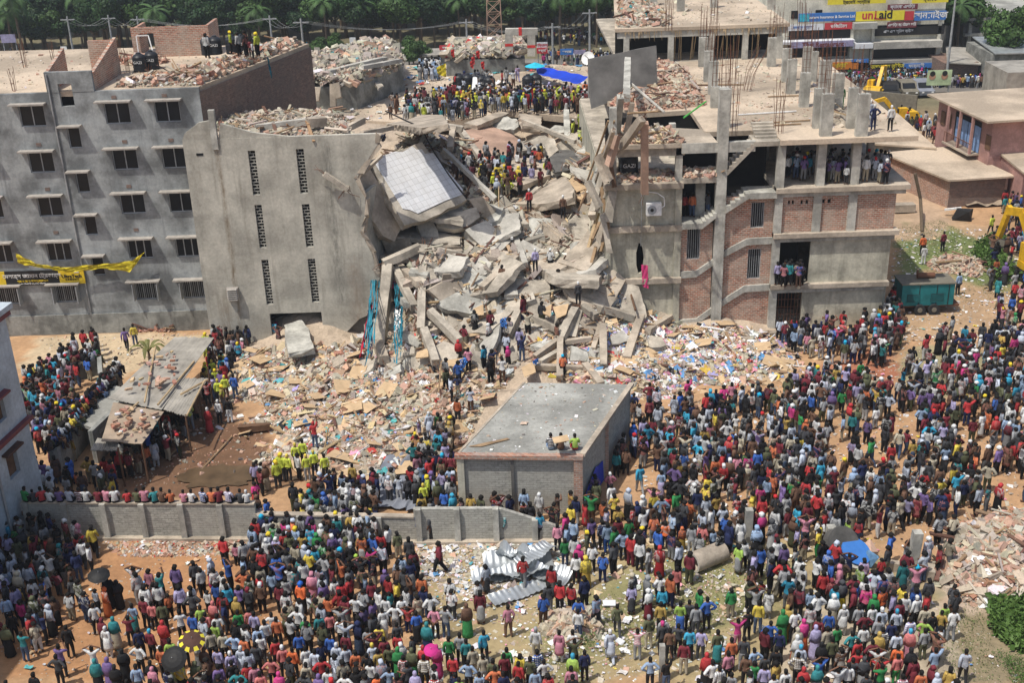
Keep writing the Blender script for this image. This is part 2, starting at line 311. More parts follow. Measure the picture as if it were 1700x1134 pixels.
ZONES = [  # polygon in ground metres, colour, edge wobble
 (gp([(0, 1134), (0, 900), (330, 900), (420, 905), (500, 1134)]), (.40, .215, .105), .8),
 (gp([(690, 905), (960, 905), (1240, 880), (1420, 900), (1560, 960), (1500, 1134), (700, 1134)]), (.335, .265, .145), 1.2),
 (gp([(1150, 920), (1300, 930), (1290, 1000), (1220, 1040), (900, 1134), (860, 1040), (1020, 960)]), (.24, .225, .105), 1.4),
 (gp([(1240, 1134), (1330, 1010), (1480, 950), (1560, 1010), (1620, 1134)]), (.42, .355, .26), .6),
 (gp([(60, 560), (350, 552), (330, 600), (150, 640), (40, 610)]), (.50, .395, .26), .8),
 (gp([(190, 820), (160, 760), (250, 690), (340, 640), (400, 680), (440, 720), (470, 800), (420, 830)]), (.17, .095, .055), .7),
 (gp([(1480, 560), (1480, 380), (1560, 340), (1700, 400), (1700, 560)]), (.40, .27, .16), 1.0),
 (gp([(1480, 470), (1485, 400), (1560, 370), (1640, 400), (1700, 440), (1690, 480), (1600, 470), (1560, 440)]), (.16, .19, .07), 1.8),
 (gp([(1490, 600), (1560, 560), (1640, 600), (1600, 660), (1500, 650)]), (.30, .27, .16), 1.2),
 (gp([(1370, 600), (1450, 580), (1500, 610), (1470, 650), (1390, 640)]), (.36, .15, .085), .6),
 (gp([(1600, 1134), (1560, 1030), (1640, 950), (1720, 940), (1780, 1134)]), (.26, .21, .13), .7),
 (gp([(1540, 960), (1560, 880), (1640, 850), (1760, 860), (1760, 980), (1600, 1020)]), (.42, .33, .25), .7),
 (gp([(1470, 260), (1540, 200), (1600, 300), (1560, 400), (1480, 400)]), (.42, .30, .20), 1.5),
]
def gcol(x, y):
    wx = x+fbm(x, y, .45, 3)*1.3; wy = y+fbm(x, y, .45, 4)*1.3
    c = np.zeros(x.shape+(3,)); c[:] = (.43, .265, .145)
    for P, rgb, wob in ZONES:
        m = np.zeros(x.shape)
        for k in range(6): m += inpoly(wx+fbm(x, y, 1.3, 20+k)*wob*.6+RNG.normal(0, .12, x.shape), wy+fbm(x, y, 1.3, 40+k)*wob*.6, P)/6
        c = c*(1-m[..., None])+np.array(rgb)*m[..., None]
    far = np.clip((y-112)/14, 0, 1)[..., None]; c = c*(1-far)+np.array((.17, .15, .09))*far
    c *= (1+.27*fbm(x, y, .7, 8)+.20*fbm(x, y, 3.5, 9))[..., None]
    gr = np.clip(fbm(x, y, .6, 12)*3-1.3, 0, 1)*np.clip((x+6)/6, 0, 1)*.55*((y < 47) | (y > 60)); c = c*(1-gr[..., None])+np.array((.13, .17, .055))*gr[..., None]
    return np.clip(c, .01, 1)
xs = np.concatenate([-np.geomspace(1500, 46, 24), np.arange(-45, 62, .38), np.geomspace(63, 1500, 24)])
ys = np.concatenate([[-400, -100, -20, 5, 18, 26], np.arange(30, 130, .38), np.geomspace(131, 2500, 40)])
X, Y = np.meshgrid(xs, ys); Z = fbm(X, Y, .35, 5)*.07+fbm(X, Y, 1.9, 6)*.03
nx, ny = len(xs), len(ys); idx = np.arange(nx*ny).reshape(ny, nx)
F = np.stack([idx[:-1, :-1], idx[:-1, 1:], idx[1:, 1:], idx[1:, :-1]], -1).reshape(-1, 4)
gc = gcol(X, Y); fc = gc.reshape(-1, 3)[F].mean(1)
vcol('ground_mat', .95, 3.5, .72, 1.2, .5, 7)
grd = npmesh('ground', np.stack([X, Y, Z], -1).reshape(-1, 3), F, 'ground_mat', fc, smooth=True); tag(grd, kind='structure')
# smooth per-corner colours
_a = grd.data.color_attributes['Col']; _c = np.ones((F.size, 4), np.float32); _c[:, :3] = gc.reshape(-1, 3)[F.ravel()]; _a.data.foreach_set('color', _c.ravel())
# ---------------- rubble heap ----------------
HP = [(355,575,-.3),(360,625,-.3),(395,690,-.3),(430,740,-.2),(465,800,-.3),(560,850,-.3),(690,850,-.3),(760,770,-.2),(900,760,-.3),(1075,690,-.3),(1180,668,-.3),(1300,655,-.3),(1385,610,-.3),(1320,560,.0),(1460,560,-.3),(1130,548,.4),
 (450,620,.5),(520,680,.6),(560,620,.8),(640,620,.9),(640,700,.6),(600,770,.2),(500,740,.3),(400,640,.3),(420,590,.5),(720,640,.9),(760,600,1.2),(850,640,1.0),(850,600,1.3),(950,620,1.1),(1040,600,1.0),(1120,590,.8),(1200,590,.4),(1250,610,.2),(950,700,.2),
 (640,575,.4),(650,520,.7),(670,470,1.2),(700,500,1.4),(620,560,.3),(690,450,2.4),(750,560,1.7),(760,520,3.0),(850,560,2.0),(850,510,3.4),(950,560,2.1),(960,500,3.2),(1040,540,1.6),(1090,525,.9),
 (720,450,5.0),(780,450,5.0),(860,450,4.6),(950,470,4.2),(990,430,5.0),(720,400,6.5),(800,400,6.2),(870,400,5.6),(940,390,5.7),(690,340,7.8),(790,340,7.0),(850,345,6.4),(900,330,6.4),(960,340,6.6),(1000,360,6.4),(640,300,8.6),(690,265,9.2),(640,240,9.6),(750,290,7.4),(800,290,6.3),(860,290,6.3),(920,270,6.4),(980,300,7.0),(1000,260,8.2),(1012,225,9.6),(780,250,6.4),(860,240,6.0),(900,228,6.3),(860,215,6.1),(920,205,6.4),(740,222,8.4),(690,215,9.0),(660,200,8.5),(600,195,9.0),
 (700,190,6.2),(800,180,6.0),(900,170,6.0),(960,190,6.5),(1000,190,8)]
HC = np.array([(*G(a, b, z)[:2], z-(.9 if z > 4 else .6 if z > 1.8 else 0)) for a, b, z in HP]+[(a, b, -.5) for a, b in ((9, 53), (13, 55), (17, 57), (21, 60), (24, 64), (24, 58), (18, 53), (12, 50), (5, 50), (25, 69), (-2, 50), (-10, 49), (-18, 55), (-20, 60), (-20, 50), (7, 56.5), (20.5, 63), (22.5, 66.5))])
def heap(x, y):
    x = np.asarray(x, float); y = np.asarray(y, float); num = np.zeros(x.shape); den = np.zeros(x.shape)
    for a, b, z in HC:
        w_ = 1/((x-a)**2+(y-b)**2+.25)**1.7; num += w_*z; den += w_
    h = num/den; edge = np.clip((x+19.4)/1.0, 0, 1)*np.clip((24-x)/1.5, 0, 1)
    h = np.where(edge < 1, h*edge-.3*(1-edge), h)
    return h+(fbm(x, y, .5, 31)*.35+fbm(x, y, 1.6, 32)*.14)*np.clip(h*.8+.25, 0.05, 1)
hx = np.arange(-20, 25, .3); hy = np.arange(50, 108, .3); X, Y = np.meshgrid(hx, hy); Z = heap(X, Y)
idx = np.arange(X.size).reshape(X.shape); F = np.stack([idx[:-1, :-1], idx[:-1, 1:], idx[1:, 1:], idx[1:, :-1]], -1).reshape(-1, 4)
keep = Z.reshape(-1)[F].max(1) > -.1; F = F[keep]
dust = np.array((.44, .355, .265))*(1+.25*fbm(X, Y, 1.1, 50)+.15*fbm(X, Y, 5, 51)).reshape(-1)[F[:, 0]][:, None]
hm = npmesh('rubble_heap', np.stack([X, Y, Z], -1).reshape(-1, 3), F, 'rubble_mat', dust, kind='structure')
PAL = {'con': (.36, .33, .275), 'con2': (.43, .385, .31), 'dk': (.15, .135, .115), 'br': (.36, .185, .125), 'br2': (.46, .30, .22), 'dust': (.46, .395, .305), 'card': (.52, .375, .22), 'card2': (.60, .46, .29), 'wh': (.68, .67, .66), 'pk': (.65, .28, .36), 'bl': (.12, .28, .52), 'rd': (.5, .07, .06), 'tl': (.10, .36, .38), 'gn': (.12, .3, .1), 'vi': (.38, .34, .55), 'ye': (.6, .45, .08), 'bk': (.03, .03, .035), 'wd': (.30, .20, .12), 'rs': (.13, .07, .05)}
def pick(n, wts):
    k = list(wts); p = np.array([wts[q] for q in k], float); i = RNG.choice(len(k), n, p=p/p.sum()); c = np.array([PAL[q] for q in k])[i]
    return np.clip(c*RNG.uniform(.72, 1.25, (n, 1))*RNG.uniform(.94, 1.06, (n, 3)), .005, .85), i
PARTS_ = []
def rub(poly, n, smin, smax, wts, flat=.55, tilt=.5, zf=None, lift=.25, par=2.2):
    p = scatter(poly, n); z = zf(p[:, 0], p[:, 1]) if zf is not None else np.zeros(n); ok = z > -.12; p = p[ok]; z = z[ok]; n = len(p)
    s = smin*(1-RNG.random(n))**(-1/par); s = np.minimum(s, smax); sz = np.stack([s*RNG.uniform(.7, 1.6, n), s*RNG.uniform(.5, 1.1, n), s*flat*RNG.uniform(.4, 1.1, n)], 1)
    c, _ = pick(n, wts); return chunks(np.column_stack([p, z+sz[:, 2]*lift]), sz, c, tilt)
def join(parts):
    V = []; Fs = []; Cs = []; b = 0
    for v, f, c in parts: V.append(v); Fs.append(f+b); Cs.append(c); b += len(v)
    return np.vstack(V), np.vstack(Fs), np.vstack(Cs)
LEFTF = gp([(380, 590), (350, 640), (400, 700), (440, 800), (580, 840), (700, 830), (770, 740), (860, 640), (860, 590), (600, 600)])
RIGHTF = gp([(860, 600), (1050, 550), (1300, 560), (1400, 590), (1340, 640), (1180, 665), (1060, 690), (900, 650)])
MID = gp([(580, 600), (1130, 550), (1060, 480)], .5)+[(7.5, 76), (7, 90), (-7, 92), (-9, 76)]
WM = dict(con=40, con2=26, dk=9, br=5, br2=6, dust=26, card=3, wh=1.5, wd=2)
P = [rub(LEFTF, 21000, .07, .42, dict(con=14, con2=22, br=8, br2=18, dust=34, card=7, wh=5, tl=.7, bl=.5, rd=.4, bk=.4), zf=heap),
     rub(LEFTF, 380, .35, .9, dict(card=18, card2=10, wh=3, con2=4), .12, .3, heap, par=3),
     rub(RIGHTF, 18000, .06, .38, dict(con=8, con2=20, br=5, br2=15, dust=40, card=9, card2=7, wh=8, pk=2, vi=1.2, bl=.7, ye=.7, rd=.5, bk=.5), zf=heap),
     rub(RIGHTF, 500, .3, .8, dict(card2=24, card=12, wh=9, vi=1), .08, .35, heap, par=3),
     rub(MID, 15000, .09, .6, WM, zf=heap), rub(MID, 1100, .35, 1.3, dict(con=10, con2=10, dk=1, dust=5), .35, .55, heap, par=2.4)]
P += [sticks(MID, 900, heap, dict(wd=6, rs=6, con2=5, wh=1, card=2), .6, 3.2, .06, .35, .5), sticks(LEFTF, 260, heap, dict(wd=5, rs=2, wh=1, card=3)), sticks(RIGHTF, 260, heap, dict(wd=5, rs=2, wh=2, card=4))]
V, F, C = join(P); npmesh('rubble', V, F, 'rubble_mat', C, kind='stuff')
# crumpled cloth and paper over the rubble
def rags(poly, n, zf, wts, smin=.15, smax=.6, z0=0.0, lift=.06):
    p = scatter(poly, n); z = (zf(p[:, 0], p[:, 1]) if zf is not None else 0)+z0; s = np.minimum(smin*(1-RNG.random(n))**(-1/2.2), smax); c, _ = pick(n, wts)
    g = np.array([(i, j) for j in range(4) for i in range(4)], float)/3-.5; V = np.zeros((n, 16, 3)); a = RNG.uniform(0, 6.28, n); asp = RNG.uniform(.5, 1.1, n)
    gx = (g[:, 0][None]+RNG.normal(0, .09, (n, 16)))*s[:, None]; gy = (g[:, 1][None]+RNG.normal(0, .09, (n, 16)))*(s*asp)[:, None]
    V[:, :, 0] = gx*np.cos(a)[:, None]-gy*np.sin(a)[:, None]+p[:, 0][:, None]; V[:, :, 1] = gx*np.sin(a)[:, None]+gy*np.cos(a)[:, None]+p[:, 1][:, None]
    V[:, :, 2] = (zf(V[:, :, 0], V[:, :, 1])+z0 if zf is not None else z0)+np.abs(RNG.normal(0, .16, (n, 16)))*s[:, None]+lift
    q = np.array([(j*4+i, j*4+i+1, j*4+i+5, j*4+i+4) for j in range(3) for i in range(3)]); f = (q[None]+np.arange(n)[:, None, None]*16).reshape(-1, 4)
    return V.reshape(-1, 3), f, np.repeat(c, 9, 0)
flat0 = lambda x, y: np.zeros(np.shape(x))
BRT = dict(wh=20, pk=5, vi=4, bl=3, rd=1.5, tl=2, ye=1, bk=3, gn=.4)
V, F, C = join([rags(RIGHTF, 900, heap, BRT), rags(gp([(1000, 560), (1180, 580), (1180, 660), (1000, 640)]), 500, heap, BRT, .14, .5), rags(LEFTF, 500, heap, dict(wh=20, tl=4, bl=2, rd=3, bk=4, pk=1, vi=2)),
    rags(MID, 150, heap, dict(wh=14, pk=3, vi=2, bl=2, tl=2, bk=3, ye=.5), .2, .9, lift=.25)])
npmesh('litter', V, F, 'cloth_mat', C, kind='stuff')
# loose litter and stones on the open ground
SQ = gp([(0, 1134), (0, 900), (1700, 850), (1700, 1134)]); CEN = gp([(680, 900), (1240, 880), (1300, 960), (1180, 1134), (690, 1134)]); YARD = gp([(1480, 560), (1480, 380), (1700, 380), (1700, 600)])
WL = gp([(160, 897), (420, 898), (420, 925), (200, 925)]); BAND = gp([(690, 905), (950, 905), (960, 960), (800, 1000), (700, 960)])
P = [rub(CEN, 3800, .05, .28, dict(con2=10, dust=14, br2=6, card2=5, wh=5), .35, .3), rub(SQ, 3500, .035, .14, dict(con2=8, dust=10, br2=8, wh=4), .35, .3), rub(YARD, 1500, .05, .2, dict(dust=8, wh=9, con2=4), .3, .3),
     rub(WL, 1500, .05, .22, dict(br2=10, br=6, con2=8, dust=8, wh=4, rd=.6), .6, .5), rub(BAND, 1800, .06, .35, dict(con2=12, dust=10, wh=6, card2=3), .3, .3),
     rub(gp([(180, 810), (190, 700), (340, 650), (440, 720), (480, 800)]), 900, .05, .3, dict(br=8, br2=8, con=5, dk=5, wh=1.5), .5, .4),
     rub(gp([(60, 560), (340, 552), (330, 600), (120, 640)]), 500, .05, .2, dict(br2=8, con2=8, wh=4), .4, .4), rub(gp([(1050, 700), (1080, 860), (1000, 870), (1700, 860), (1700, 560), (1480, 560), (1350, 620), (1060, 680)]), 2600, .05, .22, dict(dust=8, br2=6, con2=6, wh=3), .4, .4)]
P2 = [rags(s, n, None, dict(wh=14, tl=1, bl=1, pk=1, ye=.6, bk=1, card=0+1), .08, .3, lift=.05) for s, n in ((CEN, 520), (SQ, 420), (YARD, 300), (BAND, 160), (gp([(1050, 700), (1700, 560), (1700, 860), (1060, 860)]), 300))]
V, F, C = join(P); npmesh('gravel', V, F, 'rubble_mat', C, kind='stuff'); V, F, C = join(P2); npmesh('paper_litter', V, F, 'cloth_mat', C, kind='stuff')
def pile(name, poly, h, n, wts, smin, smax, seed=0, base=0, par=2.2):
    pc = np.mean([p[:2] for p in poly], 0); rad = max(np.hypot(p[0]-pc[0], p[1]-pc[1]) for p in poly)
    P_ = np.array([p[:2] for p in poly])
    def zf(x, y):
        x = np.asarray(x); y = np.asarray(y); d = np.full(x.shape, 1e9)
        for i in range(len(P_)):
            a, b = P_[i], P_[(i+1) % len(P_)]; e = b-a; L = max((e**2).sum(), 1e-9); t = np.clip(((x-a[0])*e[0]+(y-a[1])*e[1])/L, 0, 1)
            d = np.minimum(d, np.hypot(x-a[0]-t*e[0], y-a[1]-t*e[1]))
        ins = inpoly(x, y, P_); return base+np.where(ins, h*(1-np.exp(-d/(h*.9))), 0)*(1+.35*fbm(x, y, .7, seed))
    parts = [rub(poly, n, smin, smax, wts, .5, .5, zf, par=par), sticks(poly, max(6, n//70), zf, dict(wd=6, rs=4, con2=6), .5, 2.4, .06, .2, .3)]
    lo, hi = P_.min(0), P_.max(0); gx = np.arange(lo[0], hi[0]+.3, .3); gy = np.arange(lo[1], hi[1]+.3, .3); A, B = np.meshgrid(gx, gy); Zz = zf(A, B)-.03
    idx = np.arange(A.size).reshape(A.shape); Fq = np.stack([idx[:-1, :-1], idx[:-1, 1:], idx[1:, 1:], idx[1:, :-1]], -1).reshape(-1, 4)
    Fq = Fq[Zz.reshape(-1)[Fq].max(1) > base+.03]; cc = np.tile(np.array(PAL[max(wts, key=wts.get)])*.8, (len(Fq), 1)); parts.append((np.stack([A, B, Zz], -1).reshape(-1, 3), Fq, cc))
    V, F, C = join(parts); npmesh(name, V, F, 'rubble_mat', C, kind='stuff'); return zf
pile('brick_rubble', gp([(1545, 960), (1570, 890), (1640, 860), (1760, 850), (1800, 1010), (1660, 1010), (1600, 1000)]), .7, 6000, dict(con2=12, br2=18, br=6, dust=16, con=5, wh=2), .09, .5, 3)
pile('brick_rubble', gp([(1535, 440), (1570, 425), (1640, 438), (1625, 462), (1560, 452)]), .5, 900, dict(br2=12, dust=12, con2=4), .1, .3, 4)
pile('brick_rubble', gp([(225, 552), (235, 535), (280, 533), (285, 550)]), .8, 500, dict(br=12, br2=10), .16, .3, 5)
pile('brick_rubble', gp([(895, 1050), (910, 1020), (985, 1015), (1000, 1060), (940, 1075)]), .3, 420, dict(con2=12, br2=5, dust=12), .14, .4, 6)
# ---------------- left grey building ----------------
def window(root, x0, x1, z0, z1, y, mull=2, hood=True, sidew=0, bars=0, dep=.12):
    f = MB(); t = .05
    for a, b, c, d in ((x0, x1, z0, z0+t), (x0, x1, z1-t, z1), (x0, x0+t, z0+t, z1-t), (x1-t, x1, z0+t, z1-t)): f.box(a, b, y+dep-.03, y+dep+.03, c, d)
    for i in range(1, mull): c = x0+(x1-x0)*i/mull; f.box(c-t*.6, c+t*.6, y+dep-.025, y+dep+.025, z0+t, z1-t)
    if bars:
        for i in range(1, bars): c = x0+(x1-x0)*i/bars; f.box(c-.012, c+.012, y+dep-.05, y+dep-.03, z0+t, z1-t)
    o = f.build('window', 'frame_metal', root)
    MB().box(x0+t, x1-t, y+dep+.005, y+dep+.02, z0+t, z1-t).build('pane', 'glass_dark', o)
    if hood: MB().box(x0-.42, x1+.22, y-.5, y-.002, z1+.10, z1+.19).build('window_hood', 'hood', root)
    return o
LB = thing('apartment_building', 'grey plastered five storey building with hooded windows and stair tower', 'building', (-28, 71, 0))
rows = [(13.6, 14.85), (10.75, 12.0), (7.95, 9.2), (5.0, 6.25), (2.2, 3.4)]
WX = [(-32.75, -31.2), (-29.0, -27.5), (-23.9, -22.4), (-20.9, -19.4)]
holes = [(a, b, c, d) for c, d in rows for a, b in WX]
stair = [(-26.35, -25.6, z, z+1.25) for z in (12.2, 9.4, 6.65, 3.95)]
holes += stair+[(-26.4, -25.6, 14.75, 15.6)]; mb = MB(); mb.wall('x', -44, -18.1, 0, 15.6, 71, .25, holes); top = [(-26.4, -25.6, 14.75, 16.1)]
mb.wall('x', -27.1, -24.3, 15.6, 16.8, 70.98, .25, [(-26.4, -25.6, 15.6, 16.1)]); mb.build('front_wall', 'plaster_grey', LB)
mb = MB(); mb.wall('x', -36, -20, 15.3, 15.61, 84.8, .2); mb.build('back_wall', 'plaster_grey', LB)
MB().prism([(-44, 71.2, 15.3), (-18.15, 71.2, 15.3), (-13.5, 84.8, 15.3), (-44, 86.5, 15.3)], (0, 0, .32)).build('roof', 'roof_floor', LB)
mb = MB(); mb.prism([(-18.1, 71.02, 0), (-18.3, 71.3, 0), (-13.7, 85.0, 0), (-13.4, 84.9, 0)], (0, 0, 15.35)); mb.build('side_wall', 'brick_dark', LB)
MB().box(-44, -18.6, 71.6, 71.7, .3, 15.2).build('shade_backing', 'shade_black', LB)  # black sheet standing in for the unlit rooms behind the facade
MB().box(-44, -18.0, 70.9, 70.998, 0, 1.35).build('plinth', 'wall_weathered', LB)
for c, d in rows:
    for a, b in WX: window(LB, a, b, c, d, 71, 2 if c > 5 else 3, bars=0 if c > 4 else 12)
for a, b, c, d in stair: window(LB, a, b, c, d, 71, 1)
for z, xx in ((15.2, -23.2), (15.2, -20.2), (12.5, -23.0), (12.5, -20.2), (12.5, -28.2), (9.7, -23.2), (9.7, -28.2), (6.9, -23.2), (6.9, -28.2)): MB().box(xx-.15, xx+.15, 70.97, 70.998, z-.1, z+.1).build('vent', 'brick_dark', LB)
MB().tube([(-26.95, 70.93, 16.7), (-26.95, 70.93, 1.3)], .05).build('drain_pipe', 'pole', LB)
for x in (-18.9, -30.5): MB().box(x, x+1.0, 70.9, 70.98, 3.6, 3.64).build('ledge', 'hood', LB)
# open shutters of the lowest windows
for a, b in WX:
    for xx, s in ((a, -1), (b, 1)): MB().box(min(xx, xx+s*.04), max(xx, xx+s*.04), 70.5, 70.99, 2.25, 3.38).build('shutter', 'frame_metal', LB)
# roof structures
mb = MB(); mb.prism([(-27.1, 71.25, 15.61), (-27.1, 74.5, 15.61), (-27.1, 74.5, 17.6), (-27.1, 71.25, 16.8)], (.2, 0, 0)); mb.build('stair_wall', 'brick', LB); mb = MB(); mb.prism([(-24.5, 71.25, 15.61), (-24.3, 76.0, 15.61), (-24.3, 76.0, 17.9), (-24.5, 71.25, 16.6)], (.2, 0, 0)); mb.build('stair_wall', 'brick', LB); MB().box(-26.0, -24.3, 76.21, 76.4, 15.62, 17.7).build('stair_wall', 'brick', LB)
RS = thing('roof_shed', 'roofless red brick room on the far edge of the grey building roof', 'shed', (-23.5, 82.5, 15.62))
MB().wall('x', -24.8, -19.6, 15.62, 17.6, 81.5, .2, [(-24.3, -23.3, 15.63, 17.2)]).build('front_wall', 'brick', RS); MB().wall('y', 81.7, 84.5, 15.62, 17.6, -19.8, .2).build('side_wall', 'brick_pale', RS); MB().wall('y', 81.7, 84.5, 15.62, 17.5, -24.8, .2).build('side_wall', 'brick', RS)
f = MB(); f.beam((-24.4, 81.2, 15.7), (-24.4, 81.3, 17.1), .06); f.beam((-23.2, 80.6, 15.7), (-23.6, 81.3, 17.1), .06); f.beam((-24.4, 81.3, 17.1), (-23.6, 81.3, 17.1), .06); f.build('door_frame', 'white', RS)
def tank(x, y, z, label, s=1.0, gazi=True, rot=0):
    t = thing('water_tank', label, 'water tank', (x, y, z), 'black plastic roof water tanks'); m = MB(); r = .55*s
    prof = [(0, r*.97), (.12, r), (.25, r*.96), (.3, r), (.5, r*.96), (.55, r), (.75, r*.96), (.8, r), (1.0, r*.95), (1.12, r*.75), (1.22, r*.35)]
    for (a, ra), (b, rb) in zip(prof[:-1], prof[1:]): m.cyl((x, y, z+a*s*1.15), (x, y, z+b*s*1.15), ra, rb, 16, cap=False)
    m.build('body', 'black_plastic', t, True); MB().cyl((x, y, z+1.22*s*1.15-.02), (x, y, z+1.22*s*1.15+.06), r*.36, r*.34, 12).build('lid', 'black_plastic', t)
    if gazi: text('GAZI', .3*s, (x, y-r*1.02, z+.78*s), (R(90), 0, 0), 'white', t, ext=.005)
    return t
for i, (px, py, z, lab, gz) in enumerate([(234, 118, 15.62, 'black roof water tank lettered GAZI behind the brick stair walls, left of a pair', 1), (254, 114, 15.62, 'black roof water tank behind the brick stair walls, right of a pair', 1),
    (346, 90, 16.1, 'black water tank on the left roof beside the man in white shirt', 0), (359, 89, 16.1, 'black water tank with pale lid beside the green pipe', 1), (387, 88, 16.1, 'black water tank in front of rescuer in yellow helmet', 0), (401, 87, 16.1, 'black water tank in front of man in maroon on the left roof', 1),
    (763, 148, 7.1, 'black water tank leftmost on the collapsed roof behind the crowd', 0), (777, 148, 7.1, 'black water tank beside the pale leaning boards on collapsed roof', 0), (800, 150, 7.1, 'black water tank right of the pale leaning boards', 1), (813, 152, 7.1, 'black water tank nearest the red jacket man on collapsed roof', 1),
    (877, 150, 7.1, 'black water tank in front of the blue tarpaulin, left of its pair', 0), (890, 148, 7.1, 'black water tank in front of the blue tarpaulin, right of its pair', 1)]):
    p = G(px, py, z); tank(p.x, p.y, z, lab, .8 if i < 6 else 1.0, gz)
p = W(1043, 282, 69.5); tank(p.x, p.y, 9.65, 'black GAZI water tank inside the broken open floor of the unfinished building', 1.1)
# rebar tufts
def rebars(name, x, y, z, h, label, n=4, spr=.12, lean=(0, 0), wd=.014, group='rusty reinforcing bars'):
    m = MB()
    for i in range(n):
        a = 2*math.pi*i/n+.6; bx, by = x+spr*math.cos(a), y+spr*math.sin(a); hh = h*random.uniform(.75, 1.1)
        m.tube([(bx, by, z), (bx+lean[0]*.3+random.uniform(-.04, .04), by+lean[1]*.3, z+hh*.5), (bx+lean[0]+random.uniform(-.12, .12), by+lean[1]+random.uniform(-.1, .1), z+hh)], wd, 4)
    for k in range(1, int(h/.55)): 
        zz = z+k*.5; m.box(x-spr, x+spr, y-spr, y-spr+.012, zz, zz+.012); 
    o = m.build(name, 'rust'); tag(o, label, 'rebar', group); return o
for px, py, h, lab in ((24, 150, 1.5, 'rusty rebar tuft at the near left edge of the grey roof'), (42, 112, 2.2, 'tall thin rebar tuft at the far left of the grey roof'), (88, 98, 1.3, 'low rebar tuft behind the brick stair wall'), (213, 120, 1.6, 'rusty rebar tuft left of the roof tanks'), (250, 132, 1.0, 'short rebar tuft in front of the roof tanks'), (200, 100, 1.6, 'rusty rebar tuft beside the brick room')):
    p = G(px, py, 15.62); rebars('rebar_bundle', p.x, p.y, 15.6, h, lab, 5)
LRP = [(-19.8, 71.6), (-18.3, 71.4), (-13.9, 84.5), (-15.9, 84.6), (-17.6, 78.5), (-19.6, 75), (-22.5, 72.9), (-23.4, 71.8)]
pile('roof_rubble', LRP, .5, 5500, dict(con2=10, br2=12, br=7, dust=14, con=6, wh=2), .08, .5, 7, 15.62); pile('roof_rubble', [(-25.8, 79.5), (-23, 78.2), (-21.8, 79.5), (-23.4, 81.2), (-25.5, 81)], .3, 500, dict(br2=12, br=8, dust=6), .12, .35, 8, 15.62)
# banner on the left building
BN = thing('shop_banner', 'long black and yellow Bengali shop banner across the grey facade', 'banner', (-28.5, 70.8, 3.9)); bz0, bz1 = 3.5, 4.46
MB().box(-34.0, -31.9, 70.84, 70.9, bz0, bz1).build('panel', 'yellow', BN); MB().box(-31.9, -28.5, 70.84, 70.9, bz0, bz1).build('panel', 'black', BN); MB().box(-28.5, -26.9, 70.84, 70.9, bz0, bz1).build('panel', 'yellow', BN)
VR = (R(90), 0, 0)
text('\u09c7ম সার্স জামান \u09c7ট্রডার্স'.replace('\u09c7ম স', '\u09c7মস'), .36, (-30.2, 70.82, 4.12), VR, 'white', BN); text('প্রোঃ মোঃ আসাদুজ্জামান', .17, (-30.2, 70.82, 3.78), VR, 'yellow', BN, bold=.002); text('রড সিমেন্ট ইট বালু পাথর বিক্রেতা', .11, (-30.2, 70.82, 3.6), VR, 'white', BN)
text('UltraTech', .31, (-27.7, 70.82, 4.02), VR, 'black', BN, bold=.008); text('C E M E N T', .16, (-27.7, 70.82, 3.8), VR, 'black', BN, bold=.006); MB().box(-27.5, -27.2, 70.82, 70.838, 4.24, 4.4).build('logo', 'sign_white', BN)
# twisted yellow cloth banner hung across the facade
def cloth(name, top, bot, mat, label, cat, n=28, fold=.12, twist=None, parent=None):
    """ribbon between two polylines with folds"""
    def at(pl, t):
        k = t*(len(pl)-1); i = min(int(k), len(pl)-2); return Vector(pl[i]).lerp(Vector(pl[i+1]), k-i)
    V = []; m = 7
    for i in range(n+1):
        a, b = at(top, i/n), at(bot, i/n)
        for j in range(m+1):
            p = a.lerp(b, j/m); p = p+Vector((0, -fold*.5+fold*math.sin(i*1.3+j*1.9)*.5+fold*.4*mnoise((i*.5, j*.7, 3)), fold*.25*math.sin(j*2.2+i*.4))); V.append(p)
    mb = MB(); mb.poly(V, [(i*(m+1)+j, i*(m+1)+j+1, (i+1)*(m+1)+j+1, (i+1)*(m+1)+j) for i in range(n) for j in range(m)])
    o = mb.build(name, mat, parent, True)
    if label: tag(o, label, cat)
    return o
ya = [W(a, b, 70.6) for a, b in ((26, 420), (60, 437), (110, 444), (165, 438), (221, 432), (240, 418))]; yb = [W(a, b, 70.6) for a, b in ((31, 437), (62, 442), (112, 452), (165, 445), (216, 451), (234, 427))]
cloth('cloth_banner', ya, yb, 'yellow_cloth', 'crumpled yellow cloth banner slung across the grey facade above the shop banner', 'banner', 40)
# ---------------- middle building ----------------
MBD = thing('factory_block', 'beige plastered block with tall brick vent strips and torn right edge', 'building', (-13, 68, 0))
strips = [(-15.0, -14.58, 9.75, 12.45), (-15.0, -14.58, 6.45, 9.15), (-15.0, -14.58, 2.75, 5.7), (-12.2, -11.75, 9.75, 12.45), (-12.2, -11.75, 6.4, 9.1), (-12.2, -11.75, 2.8, 5.65)]
edge = [(-7.35, 13.2), (-7.4, 12.6), (-8.6, 10.9), (-8.85, 10.5), (-8.4, 9.4), (-8.5, 8.2), (-8.75, 7.3), (-8.6, 6.6), (-8.3, 5.9), (-8.1, 4.8), (-7.9, 4.2), (-7.6, 3.4), (-7.35, 2.6)]
mb = MB(); mb.wall('x', -18.7, -8.9, 2.15, 13.2, 68, .25, strips); mb.wall('x', -18.7, -14.9, 0, 2.15, 68, .25); 
mb.prism([(-8.9, 68, 2.15)]+[(a, 68, b) for a, b in edge[::-1]]+[(-8.9, 68, 13.2)], (0, .25, 0))
mb.prism([(-11.7, 68, 2.15), (-11.7, 68, .2), (-10.4, 68, .6), (-9.4, 68, 1.6), (-8.2, 68, 2.1), (-7.7, 68, 2.15)], (0, .25, 0)); mb.build('front_wall', 'plaster_block', MBD)
